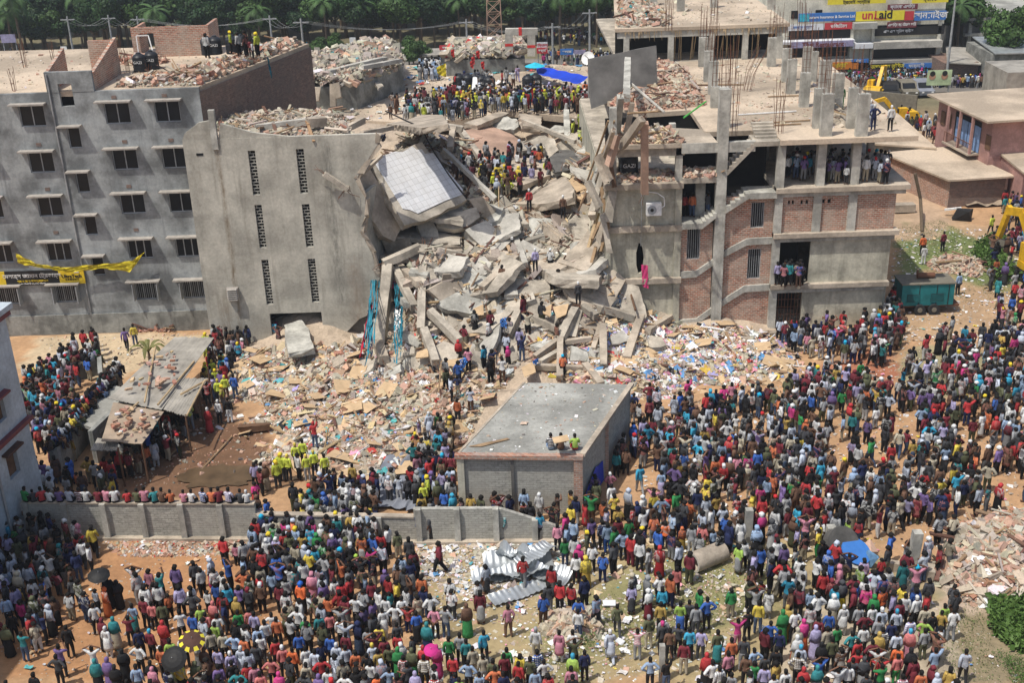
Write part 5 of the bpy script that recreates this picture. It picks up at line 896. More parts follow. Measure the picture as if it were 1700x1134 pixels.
ax = Vector((-.4, -.8, .5)).normalized()
for (d1, r1), (d2, r2) in zip(prof[:-1], prof[1:]): m.cyl(c+ax*d1, c+ax*d2, r1, r2, 20, cap=False)
m.build('dish', 'white', SD, True); MB().cyl((c.x, c.y, 7), c, .06, .06, 6).build('mast', 'pole', SD); MB().tube([c, c+ax*.9], .03).build('feed_arm', 'pole', SD)
UB = thing('umbrella', 'cyan umbrella open above the back of the rooftop crowd', 'umbrella', (4, 112, 7)); c = W(888, 103, 110); m = MB(); m.cyl(c-Vector((0, 0, .35)), c, .95, .05, 12, cap=False); m.build('canopy', 'cyan', UB); MB().cyl(c-Vector((0, 0, 1.0)), c, .02, .02, 5).build('shaft', 'black', UB)
tag(MB().prism([W(785, 128, 104), W(792, 128, 104), W(793, 148, 103.4), W(783, 148, 103.4)], (0, .12, 0)).build('board', 'white'), 'pale boards leaning between the two pairs of roof tanks', 'board')
# ---------------- grey brick hut ----------------
HT = thing('brick_hut', 'flat roofed grey block hut with slanting concrete roof in the crowd', 'hut', (0, 50, 0))
c0, c1, c2, c3 = [(-2.65, 47.8), (2.95, 47.3), (5.95, 54.4), (.55, 55.0)]
def pw(a, b, z0, z1, th, name, mt, par, zt2=None):
    a = Vector((*a, 0)); b = Vector((*b, 0)); n = (b-a).normalized().cross(Vector((0, 0, 1)))*-th
    return MB().poly([a+Vector((0, 0, z0)), b+Vector((0, 0, z0)), b+Vector((0, 0, zt2 or z1)), a+Vector((0, 0, z1)), a+n+Vector((0, 0, z0)), b+n+Vector((0, 0, z0)), b+n+Vector((0, 0, zt2 or z1)), a+n+Vector((0, 0, z1))], [(0, 1, 2, 3), (7, 6, 5, 4), (0, 4, 5, 1), (1, 5, 6, 2), (2, 6, 7, 3), (3, 7, 4, 0)]).build(name, mt, par)
pw(c0, c1, 0, 3.1, .22, 'front_wall', 'block_grey', HT); pw(c1, c2, 0, 3.1, .22, 'side_wall', 'block_grey', HT); pw(c2, c3, 0, 3.1, .2, 'back_wall', 'block_grey', HT); pw(c3, c0, 0, 3.1, .2, 'side_wall', 'block_grey', HT)
MB().prism([(*c0, 3.05), (*c1, 3.05), (*c2, 3.05), (*c3, 3.05)], (0, 0, .12)).build('roof', 'roof_grey', HT)
def curb(a, b, name, mt, z, w_, h): a = Vector((*a, z)); b = Vector((*b, z)); return MB().beam(a, b, w_, h).build(name, mt, HT)
curb((-2.8, 47.72), (3.05, 47.2), 'cornice', 'brick_pale', 3.12, .30, .2); curb((3.02, 47.25), (6.02, 54.4), 'cornice', 'concrete_dusty', 3.2, .26, .14)
curb((c3[0], c3[1]), (c0[0], c0[1]), 'cornice', 'concrete_dusty', 3.15, .12, .1)
MB().box(2.62, 3.02, 47.12, 47.5, 0, 3.0).build('corner_pillar', 'brick_pale', HT); MB().box(-2.72, -2.4, 47.62, 47.9, 0, 3.0).build('corner_pillar', 'plaster_green', HT); MB().box(-.25, -.12, 47.44, 47.6, 0, 3.0).build('pillar', 'concrete_dark', HT)
p = Vector(c1+(0,)).lerp(Vector(c2+(0,)), .48); MB().box(p.x-.05, p.x+.12, p.y-.15, p.y+.15, 0, 3.1).build('pillar', 'brick_pale', HT)
tag(cloth('blue_sheet', [(3.2, 47.6, 1.0), (3.75, 49.0, 1.5), (4.2, 50.2, 1.2)], [(3.15, 47.4, .1), (3.75, 49.0, .1), (4.25, 50.2, .1)], 'blue_tarp', None, None, 12, .06), 'blue plastic sheet hung on the shaded side of the grey block hut', 'sheet')
V, F, C = join([rub([c0, c1, c2, c3], 260, .03, .2, dict(br2=6, con2=8, wh=3, dk=3), .3, .2, lambda x, y: np.full(np.shape(x), 3.18)), rags([c0, c1, c2, c3], 30, None, dict(wh=6, dk=3, dust=3), .08, .3, 3.17, lift=.01)]); npmesh('roof_litter', V, F, 'rubble_mat', C, kind='stuff')
tag(MB().prism([G(778, 742, 3.2), G(800, 742, 3.2), G(846, 730, 3.2), G(842, 728, 3.2)], (0, 0, .03)).build('plank', 'wood'), 'thin plank lying on the front edge of the hut roof', 'plank')
# ---------------- boundary walls ----------------
def bwall(px0, px1, py0, py1, h, label, npost=5, jag=0, cut=None):
    a, b = G(px0, py0), G(px1, py1); t = thing('boundary_wall', label, 'wall', tuple(a)); L = (b-a).length; d = (b-a).normalized(); n = Vector((-d.y, d.x, 0)); prof = []
    N = 14
    for i in range(N+1):
        hh = h if not cut else cut(i/N); prof.append((a+d*(L*i/N))+Vector((0, 0, hh)))
    m = MB(); m.prism([a-Vector((0, 0, .2))]+[b-Vector((0, 0, .2))]+prof[::-1], n*.2); m.build('panel', 'block_grey', t)
    for i in range(npost): p = a+d*(L*(i+.12)/npost); hh = h if not cut else cut((i+.12)/npost); MB().beam(p-Vector((0, 0, .2))-n*.04, p+Vector((0, 0, hh+.06))-n*.04, .26, .3, upv=(0, 1, 0)).build('post', 'concrete_col', t)
    if not cut: MB().beam(a+Vector((0, 0, h+.03))+n*.1, b+Vector((0, 0, h+.03))+n*.1, .3, .08).build('coping', 'concrete_dusty', t)
    MB().beam(a-n*.12+Vector((0, 0, .08)), b-n*.12+Vector((0, 0, .08)), .28, .16).build('plinth', 'concrete_dusty', t); return t, a, b
bwall(48, 430, 893, 896, 1.85, 'long grey brick boundary wall with a row of people seated on top', 6)
bwall(430, 690, 896, 901, 1.3, 'low middle stretch of boundary wall hidden in the crowd', 4)
bwall(690, 945, 901, 899, 1.75, 'grey brick boundary wall in front of the hut, its right end broken down', 4, cut=lambda t: 1.75 if t < .55 else 1.75-(t-.55)*2.6)
# ---------------- white building at the left edge ----------------
a = G(80, 850); dr = Vector((.14, .99, 0)).normalized()
WB = thing('white_building', 'pale blue white house with dark red trim at the left edge', 'house', tuple(a)); nn = Vector((-dr.y, dr.x, 0))
b = a-dr*26; H1 = 10.5
def onw(t, z, o=0): return a-dr*t+Vector((0, 0, z))-nn*o   # t metres back towards the camera
hl = [(1.5, 2.5, 5.9, 7.0), (4.2, 5.2, 5.7, 7.0), (1.4, 2.3, 3.1, 4.3), (4.2, 5.2, 2.6, 4.2), (8, 9, 5.8, 7), (8, 9, 2.8, 4.2), (4.6, 5.6, .2, 2.0)]
m = MB(); A = sorted({0, 26, *[h[0] for h in hl], *[h[1] for h in hl]}); Zs = sorted({0, H1, *[h[2] for h in hl], *[h[3] for h in hl]})
for i in range(len(A)-1):
    for j in range(len(Zs)-1):
        am, zm = (A[i]+A[i+1])/2, (Zs[j]+Zs[j+1])/2
        if not any(h[0] < am < h[1] and h[2] < zm < h[3] for h in hl): m.poly([onw(A[i], Zs[j]), onw(A[i+1], Zs[j]), onw(A[i+1], Zs[j+1]), onw(A[i], Zs[j+1])], [(0, 1, 2, 3)])
for h in hl: 
    for q in (((h[0], h[2]), (h[1], h[2])), ((h[1], h[2]), (h[1], h[3])), ((h[1], h[3]), (h[0], h[3])), ((h[0], h[3]), (h[0], h[2]))): m.poly([onw(*q[0]), onw(*q[1]), onw(*q[1], -.25), onw(*q[0], -.25)], [(0, 1, 2, 3)])
m.build('side_wall', 'white_paint', WB); MB().prism([onw(0, 0), onw(0, H1), onw(0, H1)+nn*9, onw(0, 0)+nn*9], dr*.01).build('end_wall', 'white_paint', WB)
MB().prism([onw(-.3, H1, .3), onw(26, H1, .3), onw(26, H1)+nn*9, onw(-.3, H1)+nn*9], (0, 0, .25)).build('roof', 'white_paint', WB)
for z in (H1-.25, 5.0): MB().prism([onw(-.1, z, .25), onw(26, z, .25), onw(26, z), onw(-.1, z)], (0, 0, .2)).build('trim', 'sign_maroon', WB)
for h in hl:
    o = MB().prism([onw(h[0], h[2], -.2), onw(h[1], h[2], -.2), onw(h[1], h[3], -.2), onw(h[0], h[3], -.2)], nn*.04).build('window', 'wood_dark', WB)
    MB().prism([onw(h[0]-.25, h[3]+.08, .3), onw(h[1]+.25, h[3]+.08, .3), onw(h[1]+.25, h[3]+.12), onw(h[0]-.25, h[3]+.12)], (0, 0, .1)).build('window_hood', 'brown_cloth' if h[3] < 5 else 'sign_maroon', WB)
MB().prism([onw(8, H1, -1.2), onw(26, H1, -1.2), onw(26, H1)+nn*9, onw(8, H1)+nn*9], (0, 0, 6)).build('unseen_shade_block', 'white_paint', WB)  # unseen taller block, added out of frame to cast shade on the lower left
MB().tube([onw(3.2, H1, .08), onw(3.2, .2, .08)], .06).build('drain_pipe', 'pole', WB)
# ---------------- sheds and low walls at the left ----------------
SH = thing('tin_shed', 'long patched tin roofed shed strewn with bricks and poles', 'shed', tuple(G(250, 700)))
def sheet(pts, zs, mt, th=.03, corr=0, name='roof_sheet', parent=SH):
    P = [G(a, b, z) for (a, b), z in zip(pts, zs)]; V = []; n, k = (36 if corr else 10), 8
    for i in range(n+1):
        for j in range(k+1):
            p = P[0].lerp(P[1], i/n).lerp(P[3].lerp(P[2], i/n), j/k); V.append(p+Vector((0, 0, (corr*math.sin(i*1.9) if corr else 0)+random.uniform(-.02, .02)+.05*mnoise((i*.3, j*.3, zs[0])))))
    m = MB(); f = [(i*(k+1)+j, i*(k+1)+j+1, (i+1)*(k+1)+j+1, (i+1)*(k+1)+j) for i in range(n) for j in range(k)]; m.poly(V, f); m.poly([v-Vector((0, 0, th)) for v in V], f); return m.build(name, mt, parent, True)
sheet([(290, 560), (356, 560), (268, 680), (178, 662)], [2.6, 2.5, 2.3, 2.4], 'tin_dusty', corr=.015); sheet([(300, 628), (345, 628), (308, 690), (262, 678)], [2.35, 2.3, 2.2, 2.2], 'tin_dusty', corr=.02)
sheet([(188, 668), (272, 684), (236, 738), (168, 732)], [2.5, 2.4, 2.2, 2.35], 'tin_brown'); sheet([(162, 727), (196, 735), (194, 748), (150, 748)], [2.1, 2.1, 1.9, 1.9], 'tin_dusty', corr=.02)
for q in (((300, 562), (180, 662)), ((356, 562), (345, 690))): pass
for (x, y) in ((345, 612), (330, 650), (308, 690), (262, 690), (236, 740), (196, 745), (352, 575)): p = G(x, y, 2.15); MB().cyl((p.x, p.y, 0), (p.x, p.y, 2.2), .05, .05, 6).build('post', 'wood_dark', SH)
for q0, q1, z in (((258, 576), (240, 668), 2.6), ((262, 672), (322, 600), 2.5), ((340, 632), (310, 690), 2.45), ((300, 655), (345, 630), 2.45), ((205, 690), (230, 668), 2.6), ((220, 714), (232, 713), 2.5)): MB().cyl(G(*q0, z), G(*q1, z), .06, .05, 6).build('pole', 'bamboo', SH)
q = scatter(gp([(200, 680), (262, 690), (236, 730), (180, 725)], 2.45), 34); q2 = scatter(gp([(240, 600), (330, 570), (280, 660), (200, 660)], 2.6), 30); pt_ = np.vstack([np.column_stack([q, np.full(34, 2.62)]), np.column_stack([q2, np.full(30, 2.72)])])
V, F, C = chunks(pt_, np.tile([.26, .13, .09], (64, 1))*RNG.uniform(.7, 1.6, (64, 1)), pick(64, dict(br2=8, br=5, card=2, wh=1))[0], .1); npmesh('brick_litter', V, F, 'rubble_mat', C, kind='stuff')
pA, pB = G(152, 745), G(358, 600)
m = MB(); m.prism([G(158, 760), G(150, 800), G(152, 745, 0)+Vector((0, 0, 1.9)), G(150, 745, 1.95)], (0, .1, 0))
def dwall(px0, py0, px1, py1, h, label, mt='wall_weathered', th=.25):
    a_, b_ = G(px0, py0), G(px1, py1); m = MB(); m.beam(a_+Vector((0, 0, h/2)), b_+Vector((0, 0, h/2)), th, h); return tag(m.build('low_wall', mt), label, 'wall')
dwall(95, 800, 205, 660, 1.7, 'weathered wall running diagonally beside the tin shed, people sitting on it'); dwall(48, 655, 170, 620, 1.0, 'low grey wall on the sandy yard with people on it'); dwall(170, 620, 172, 650, 1.2, 'short wall stub at the corner of the sandy yard')
dwall(160, 770, 240, 690, 1.9, 'inner wall under the brown shed sheet')
PLT = MB(); pts = [G(125, 700, 1.6), G(190, 640, 1.6), G(235, 650, 1.6), G(165, 715, 1.6)]; tag(PLT.prism(pts, (0, 0, -.2)).build('concrete_platform', 'roof_grey'), 'grey platform roof between the seated people and the tin shed', 'platform')
tag(MB().cyl(G(335, 780, .05), G(385, 725, .1), .05, .05, 6).build('timber_pole', 'wood'), 'long pole lying on the dark wet ground by the rubble edge', 'pole'); tag(MB().cyl(G(279, 760, .05), G(310, 730, .3), .05, .05, 6).build('timber_pole', 'wood'), 'pole lying by the open side of the tin shed', 'pole')
tag(MB().beam(G(398, 712, .25), G(450, 708, .3), .4, .35, rag=.08).build('log', 'wood_dark'), 'dark broken beam lying on wet ground left of the rubble field', 'beam')
pu = MB(); c = G(365, 790, .085); k_ = lambda t: 1+.45*mnoise((math.cos(t)*2.2, math.sin(t)*2.2, 4))+.12*mnoise((math.cos(t)*9, math.sin(t)*9, 2)); pu.poly([c+Vector((math.cos(t)*2.0*k_(t), math.sin(t)*1.1*k_(t), 0)) for t in np.linspace(0, 2*math.pi, 91)[:-1]], [tuple(range(90))]); tag(pu.build('puddle', 'water'), kind='structure')
def banana(px, py, label, h=1.7):
    c = G(px, py); t = thing('banana_plant', label, 'plant', tuple(c)); MB().cyl(c, c+Vector((0, 0, h*.5)), .12, .07, 8).build('stem', 'bark', t); m = MB()
    for i in range(7):
        a_ = i*2.4; d = Vector((math.cos(a_), math.sin(a_), 0)); s = Vector((-d.y, d.x, 0)); V = []
        for j in range(7): r = j/6*1.25; z = h*.5+.55*math.sin(j/6*3.0); wd = .16*math.sin(math.pi*(j+.4)/6.8); V += [c+d*r+s*wd+Vector((0, 0, z-.05)), c+d*r+Vector((0, 0, z)), c+d*r-s*wd+Vector((0, 0, z-.05))]
        m.poly(V, [(j*3+k, j*3+k+1, j*3+k+4, j*3+k+3) for j in range(6) for k in range(2)])
    m.build('leaves', 'banana_leaf', t)
plain('banana_leaf', (.15, .15, .05), .6, 0, .4, 2); banana(250, 605, 'drooping banana plant behind the tin shed on the sandy yard')
# crumpled tin sheets in the open centre
def tins(px, py, w_, l, ang, curl, z, label, wav=.03):
    c = G(px, py, z); V = []; n, k = 40, 14; ca, sa = math.cos(ang), math.sin(ang)
    for i in range(n+1):
        for j in range(k+1):
            u, v = (i/n-.5)*w_, (j/k-.5)*l; h = curl*(2*v/l)**2*(1+.6*math.sin(i*.25))+wav*math.sin(i*1.57)+.8*curl*mnoise((u*.8, v*.8, px)); V.append(c+Vector((ca*u-sa*v, sa*u+ca*v, max(0, h)+.02)))
    m = MB(); m.poly(V, [(i*(k+1)+j, i*(k+1)+j+1, (i+1)*(k+1)+j+1, (i+1)*(k+1)+j) for i in range(n) for j in range(k)]); return tag(m.build('tin_sheet', 'tin', None, True), label, 'tin sheet')
tins(862, 945, 3.0, 1.9, .1, .32, .10, 'large crumpled shiny corrugated tin sheet in the clearing'); tins(830, 958, 2.4, .9, .2, .15, .08, 'flat tin sheet under the left of the crumpled sheet'); tins(890, 922, 2.0, .8, .8, .12, .45, 'narrow tin sheet lying over the crumpled sheet, pointing to the hut'); tins(862, 985, 2.6, .85, .45, .06, .08, 'flat tin sheet nearest the camera below the crumpled one'); tins(905, 955, 2.2, 1.0, -.5, .2, .15, 'curled tin sheet at the right of the crumpled one'); tins(852, 925, 1.4, .7, -.3, .35, .25, 'small curled tin sheet behind the crumpled one', .02)
# concrete pipe, rings, posts
a_, b_ = G(1150, 935, .42), G(1200, 915, .42); PI_ = thing('concrete_pipe', 'big concrete drain pipe lying among the crowd', 'pipe', tuple(a_)); m = MB(); m.cyl(a_, b_, .45, .45, 22, cap=False); m.cyl(a_, b_, .36, .36, 22, cap=False); m.build('barrel', 'concrete_dusty', PI_, True)
m = MB(); 
for e in (a_, b_): 
    d = (b_-a_).normalized(); x = d.cross(Vector((0, 0, 1))).normalized(); y = d.cross(x); V = [e+(x*math.cos(t)+y*math.sin(t))*r for t in np.linspace(0, 2*math.pi, 23)[:-1] for r in (.45, .36)]; m.poly(V, [(2*i, 2*i+1, (2*i+3) % 44, (2*i+2) % 44) for i in range(22)])
m.build('rim', 'concrete_pale', PI_)
def post(px, py, h, label, wd=.32, lean=0): c = G(px, py); m = MB(); m.beam(c-Vector((0, 0, .1)), c+Vector((lean, 0, h)), wd, wd, upv=(0, 1, 0)); t = tag(m.build('concrete_post', 'concrete_col'), label, 'post'); return t
post(1511, 955, 2.15, 'tall square concrete post beside the man in blue shirt and rubble pile', .38, .1); post(1376, 923, 1.5, 'square concrete post left of the stacked blue rings', .36); post(1241, 900, 1.7, 'slim concrete post standing in the dense crowd'); post(1098, 1134, 1.75, 'pale concrete post at the bottom edge of the picture', .2)
pos = G(1470, 935); tag(MB().beam(G(1462, 938, .22), G(1512, 945, .22), .3, .45).build('kerb_beam', 'concrete_dusty'), 'low concrete beam between the tall post and the blue board', 'beam'); tag(MB().beam(G(1522, 948, .25), G(1550, 952, .25), .7, .5, rag=.03).build('concrete_block', 'concrete_dusty'), 'broken concrete block just right of the tall post', 'concrete block')
RG = thing('well_ring', 'round blue and grey well ring leaning beside the posts', 'ring', tuple(G(1410, 925))); c = G(1410, 920, .5); ax = Vector((.25, -.45, .9)).normalized()
for k in range(3): e = c+ax*(.24*k-.3)+Vector((.1*k, 0, 0)); MB().cyl(e, e+ax*.2, .78, .78, 24).build('ring', 'concrete_pale' if k < 2 else 'blue_cover', RG, False) if k < 2 else MB().cyl(e, e+ax*.06, .66, .66, 24).build('cover', 'sign_blue', RG)
TY = thing('well_ring', 'dark ring leaning behind the blue covered well ring', 'ring', tuple(G(1392, 915))); MB().cyl(G(1392, 905, .7), G(1392, 905, .7)+Vector((.12, -.3, .2)), .8, .8, 24).build('ring', 'concrete_dark', TY)
ps_b = [G(1427, 935, .1), G(1446, 943, .1), G(1459, 927, .7), G(1442, 916, .7)]; tag(MB().prism(ps_b, (0, .08, .05)).build('blue_board', 'board_blue'), 'worn blue square board leaning on the low beam', 'board'); tag(MB().prism([G(1436, 905, .5), G(1446, 920, .5), G(1458, 920, .3), G(1444, 897, .6)], (0, 0, .1)).build('board', 'red_plaster'), 'pinkish slab piece behind the blue square board', 'board')
tag(MB().prism([G(1000, 998, .1), G(1022, 998, .1), G(1022, 1007, .1), G(1002, 1007, .1)], (0, 0, .04)).build('board', 'sign_white'), 'white board lying on the ground beside the man in light blue shirt', 'board')
tag(MB().beam(G(900, 1028, .15), G(955, 1010, .2), .5, .12).build('plank', 'concrete_dusty'), 'thick plank lying before the two men in red shirts', 'plank')
# grey tarpaulin on the rubble
q = [G(a_, b_, .25) for a_, b_ in ((640, 765), (735, 735), (690, 845), (595, 835))]; V = []
for i in range(31):
    for j in range(25):
        p = q[0].lerp(q[1], i/30).lerp(q[3].lerp(q[2], i/30), j/24); p.x += .25*mnoise((i*.2, j*.2, 1)); p.y += .25*mnoise((i*.2, j*.2, 5)); V.append((p.x, p.y, max(.05, float(heap(p.x, p.y)))+.14+.07*math.sin(i*.9+j*.5+2*mnoise((i*.1, j*.1, 9)))))
m = MB(); m.poly(V, [(i*25+j, i*25+j+1, (i+1)*25+j+1, (i+1)*25+j) for i in range(30) for j in range(24)]); tag(m.build('tarpaulin', 'tarp_grey', None, True), 'grey blue tarpaulin spread at the bottom of the rubble field', 'tarpaulin')
# plinth wall below beige block and step by the right building
bx = [W(515, 576, 66.4), W(604, 578, 66.0)]; tag(MB().box(bx[0].x, bx[1].x, 66.0, 67.6, -.2, bx[0].z).build('concrete_plinth', 'plaster_beige'), 'long low concrete box at the foot of the torn beige wall', 'plinth')
tag(MB().box(10.6, 16.6, 66.6, 67.0, 0, .32).build('kerb_step', 'concrete_dusty'), 'low brick step in front of the brick stair bay', 'step')
# ---------------- generator trailer ----------------
o_ = G(1535, 520); GN = thing('generator_trailer', 'teal diesel generator on a two axle trailer', 'generator', (o_.x, o_.y, 0)); gx, gy = o_.x, o_.y+.6; bm0 = MB()
def gb(x0, x1, y0, y1, z0, z1, name, mt): return MB().box(gx+x0, gx+x1, gy+y0, gy+y1, z0, z1).build(name, mt, GN)
gb(-1.65, 1.65, -.8, .8, .62, 2.05, 'body', 'teal_machine'); gb(-1.72, 1.72, -.87, .87, 2.05, 2.12, 'roof', 'dusty_metal'); gb(-1.9, 2.1, -.7, .7, .48, .6, 'chassis', 'rust'); MB().beam((gx-1.9, gy, .54), (gx-3.0, gy, .5), .14).build('tow_bar', 'rust', GN)
for x0, x1, z0, z1 in ((-1.3, -.5, .85, 1.4), (.2, 1.0, .85, 1.4)):
    o = gb(x0, x1, -.83, -.802, z0, z1, 'vent', 'black'); m = MB()
    for k in range(7): m.box(gx+x0, gx+x1, gy-.85, gy-.832, z0+k*.08, z0+k*.08+.03)
    m.build('louvre', 'teal_machine', o)
for x in (-.55, .55, 1.3): gb(x-.02, x+.02, -.825, -.8, .66, 2.0, 'door_seam', 'black')
MB().box(gx+1.652, gx+1.68, gy-.6, gy+.6, .8, 1.9).build('radiator', 'black', GN)
for x in (-.45, .45):
    for s in (-1, 1):
        o = MB().cyl((gx+x, gy+s*.75, .36), (gx+x, gy+s*.97, .36), .36, .36, 20).build('wheel', 'rubber', GN); MB().cyl((gx+x, gy+s*.96, .36), (gx+x, gy+s*1.0, .36), .17, .15, 12).build('hub', 'dusty_metal', o)
MB().cyl((gx-.5, gy+.1, 2.32), (gx+.6, gy+.1, 2.32), .18, .18, 14).build('silencer', 'rust', GN); MB().cyl((gx-.5, gy+.1, 2.32), (gx-.5, gy+.1, 2.7), .06, .06, 8).build('exhaust', 'rust', GN); GN.rotation_euler = (0, 0, 0)
# ---------------- brick shed, low roofs, pink house ----------------
BS = thing('brick_shed', 'red brick shed with flat sandy roof behind the yard', 'shed', (35, 93, 0)); q0, q1, q2, q3 = (35.1, 90.7), (39.9, 91.2), (38.2, 99.5), (32.4, 98.2)
for p, q, n_ in ((q0, q1, 'front_wall'), (q3, q0, 'side_wall'), (q1, q2, 'side_wall'), (q2, q3, 'back_wall')): pw(p, q, 0, 2.3, .2, n_, 'brick_pale' if n_ == 'side_wall' else 'brick_dark', BS)
MB().prism([(34.8, 90.3, 2.3), (40.3, 90.8, 2.3), (38.4, 99.9, 2.4), (32.0, 98.6, 2.4)], (0, 0, .14)).build('roof', 'roof_floor', BS)
def lroof(pts, z, label, mt='roof_floor', wallm='wall_weathered', hz=None):
    t = thing('low_house', label, 'house', tuple(G(*pts[0], 0))); P = [G(*p, z) for p in pts]; MB().prism(P, (0, 0, .15)).build('roof', mt, t); c = sum(P, Vector())/len(P); I = [c+(p-c)*.95 for p in P]
    MB().prism([(p.x, p.y, 0) for p in I], (0, 0, z)).build('walls', wallm, t); return t
lroof([(1440, 240), (1555, 248), (1490, 190), (1420, 185)], 2.6, 'low house with long brownish roof beside the open concrete building', wallm='plaster_green'); lroof([(1380, 160), (1440, 205), (1475, 195), (1420, 145)], 2.4, 'small low roof behind the roof edge of the unfinished building')
PK = thing('pink_house', 'two storey pink house with sloping grey roof and blue veranda doors', 'house', (40, 100, 0)); RV = [G(1540, 150, 6.6), G(1640, 204, 6.2)]
e0, e1 = RV; dv = (e1-e0); fl = Vector((dv.x, dv.y, 0)).normalized(); nb = Vector((-fl.y, fl.x, 0)); nb = nb if nb.x > 0 else -nb; LL = Vector((dv.x, dv.y, 0)).length; base = Vector((e0.x, e0.y, 0))
def pk(t, o, z): return base+fl*t+nb*o+Vector((0, 0, z))
def pbox(t0, t1, o0, o1, z0, z1): return MB().poly([pk(t0, o0, z0), pk(t1, o0, z0), pk(t1, o1, z0), pk(t0, o1, z0), pk(t0, o0, z1), pk(t1, o0, z1), pk(t1, o1, z1), pk(t0, o1, z1)], [(0, 3, 2, 1), (4, 5, 6, 7), (0, 1, 5, 4), (1, 2, 6, 5), (2, 3, 7, 6), (3, 0, 4, 7)])
pbox(.6, LL-.8, .9, 9, 0, 6.0).build('walls', 'pink_paint', PK); pbox(0, LL, 0, 10, 6.15, 6.32).build('roof', 'roof_floor', PK); pbox(LL*.35, LL*.78, -.1, 1, 2.9, 3.05).build('veranda_slab', 'concrete_dusty', PK); pbox(LL*.36, LL*.77, .86, .95, 3.1, 5.6).build('veranda_shade', 'shade_black', PK)  # last one: flat black sheet on the wall, veranda shade put into colour
for k in range(4): pbox(LL*(.39+k*.1), LL*(.39+k*.1)+.9, .80, .855, 3.1, 5.2).build('door', 'door_blue', PK)
for k in range(3): pbox(LL*(.37+k*.195), LL*(.37+k*.195)+.2, 0, .2, 3.05, 6.14).build('column', 'pink_paint', PK)
m = MB()
for k in range(24): t_ = LL*(.36+k*.0175); m.cyl(pk(t_, .02, 3.05), pk(t_, .02, 3.9), .02, .02, 4)
m.beam(pk(LL*.36, .02, 3.9), pk(LL*.78, .02, 3.9), .05); m.build('railing', 'rust', PK)
for t_, z_ in ((LL*.12, 3.9), (LL*.22, 3.9), (LL*.86, 3.7), (LL*.3, 1.0), (LL*.5, 1.0), (LL*.7, 1.0)): o = pbox(t_, t_+.8, .84, .895, z_, z_+1.2).build('window', 'wood_dark', PK)
PK2 = lroof([(1645, 245), (1700, 290), (1760, 260), (1700, 215)], 3.2, 'lower pink annexe with brown roof at the right edge', wallm='pink_paint')
dwall(1385, 175, 1520, 190, 2.0, 'long grey tin fence beyond the roof edge, in front of the yellow excavator', 'dusty_metal')
def junk(px, py, label, s=1.0):
    c = G(px, py); m = MB(); V = []
    for i in range(9):
        for j in range(6): V.append(c+Vector(((i/8-.5)*3.2*s, (j/5-.5)*1.6*s, .25+.35*mnoise((i*.5, j*.6, px))+.2*math.sin(i))))
    m.poly(V, [(i*6+j, i*6+j+1, i*6+j+7, i*6+j+6) for i in range(8) for j in range(5)]); return tag(m.build('sheet_scrap', 'tin_brown'), label, 'scrap')
junk(1632, 340, 'rumpled brown sheets leaning against the brick shed'); tag(MB().beam(G(1585, 355, .4), G(1612, 357, .4), .8, .7, rag=.1).build('scrap_bundle', 'black'), 'black covered bundle beside the brick shed', 'bundle'); tag(MB().beam(G(1568, 348, .5), G(1596, 345, .7), .15).build('pipe', 'white'), 'white pipe lying by the black bundle', 'pipe'); tag(MB().box(*(lambda p: (p.x-.8, p.x+.8, p.y-.4, p.y+.4, .1, .7))(G(1500, 352))).build('workbench', 'concrete_dusty'), 'low bench slab on the sandy ground behind the unfinished building', 'bench')
tag(MB().tube([G(1531, 385), G(1528, 330, 1.6), G(1519, 288, 3.6)], .13, 7).build('bare_trunk', 'bark'), 'bare leaning tree trunk in front of the brick shed', 'tree trunk')
# ---------------- excavators ----------------
def excavator(px, py, label, ang, s=1.0):
    t = thing('excavator', label, 'excavator', tuple(G(px, py))); t.rotation_euler = (0, 0, ang); t.scale = (s, s, s); L = parent_loc(t)
    def put(m, n, mt, par=None):
        for i, v in enumerate(m.v): m.v[i] = tuple(Vector(v)+L)
        return m.build(n, mt, par or t)
    for sd_ in (-1, 1): put(MB().prism([(-1.9, sd_*1.0-.3, .0), (1.9, sd_*1.0-.3, 0), (2.3, sd_*1.0-.3, .4), (1.9, sd_*1.0-.3, .85), (-1.9, sd_*1.0-.3, .85), (-2.3, sd_*1.0-.3, .4)], (0, .6, 0)), 'track', 'rubber')
    put(MB().box(-2.2, 1.4, -1.25, 1.25, .95, 1.5), 'deck', 'yellow_machine'); put(MB().prism([(-2.2, -1.25, 1.5), (-.2, -1.25, 1.5), (-.2, -1.25, 2.2), (-1.8, -1.25, 2.2)], (0, 2.5, 0)), 'engine_cover', 'yellow_machine')
    cb = put(MB().box(.0, 1.4, .25, 1.2, 1.5, 2.9), 'cab', 'yellow_machine'); put(MB().box(.1, 1.42, .22, 1.0, 2.0, 2.75), 'glass', 'glass_dark', cb)
    put(MB().beam((1.2, -.2, 1.5), (3.6, -.2, 4.3), .5, .7), 'boom', 'yellow_machine'); put(MB().beam((3.5, -.2, 4.4), (5.6, -.2, 3.9), .45, .6), 'boom', 'yellow_machine'); put(MB().beam((5.4, -.2, 4.3), (6.4, -.2, 1.4), .35, .45), 'arm', 'yellow_machine')
    put(MB().cyl((1.6, -.2, 1.4), (3.4, -.2, 3.6), .1, .1, 8), 'cylinder', 'frame_metal'); put(MB().prism([(6.1, -.7, 1.4), (6.7, -.7, 1.2), (6.9, -.7, .5), (6.2, -.7, .1), (5.8, -.7, .6)], (0, 1.0, 0)), 'bucket', 'dusty_metal'); return t
excavator(1728, 470, 'yellow excavator cut by the right edge of the picture', R(100), .9); excavator(1500, 205, 'yellow excavator behind the long tin fence', R(185), .6); excavator(1450, 165, 'small yellow excavator in the road crowd', R(60), .7)
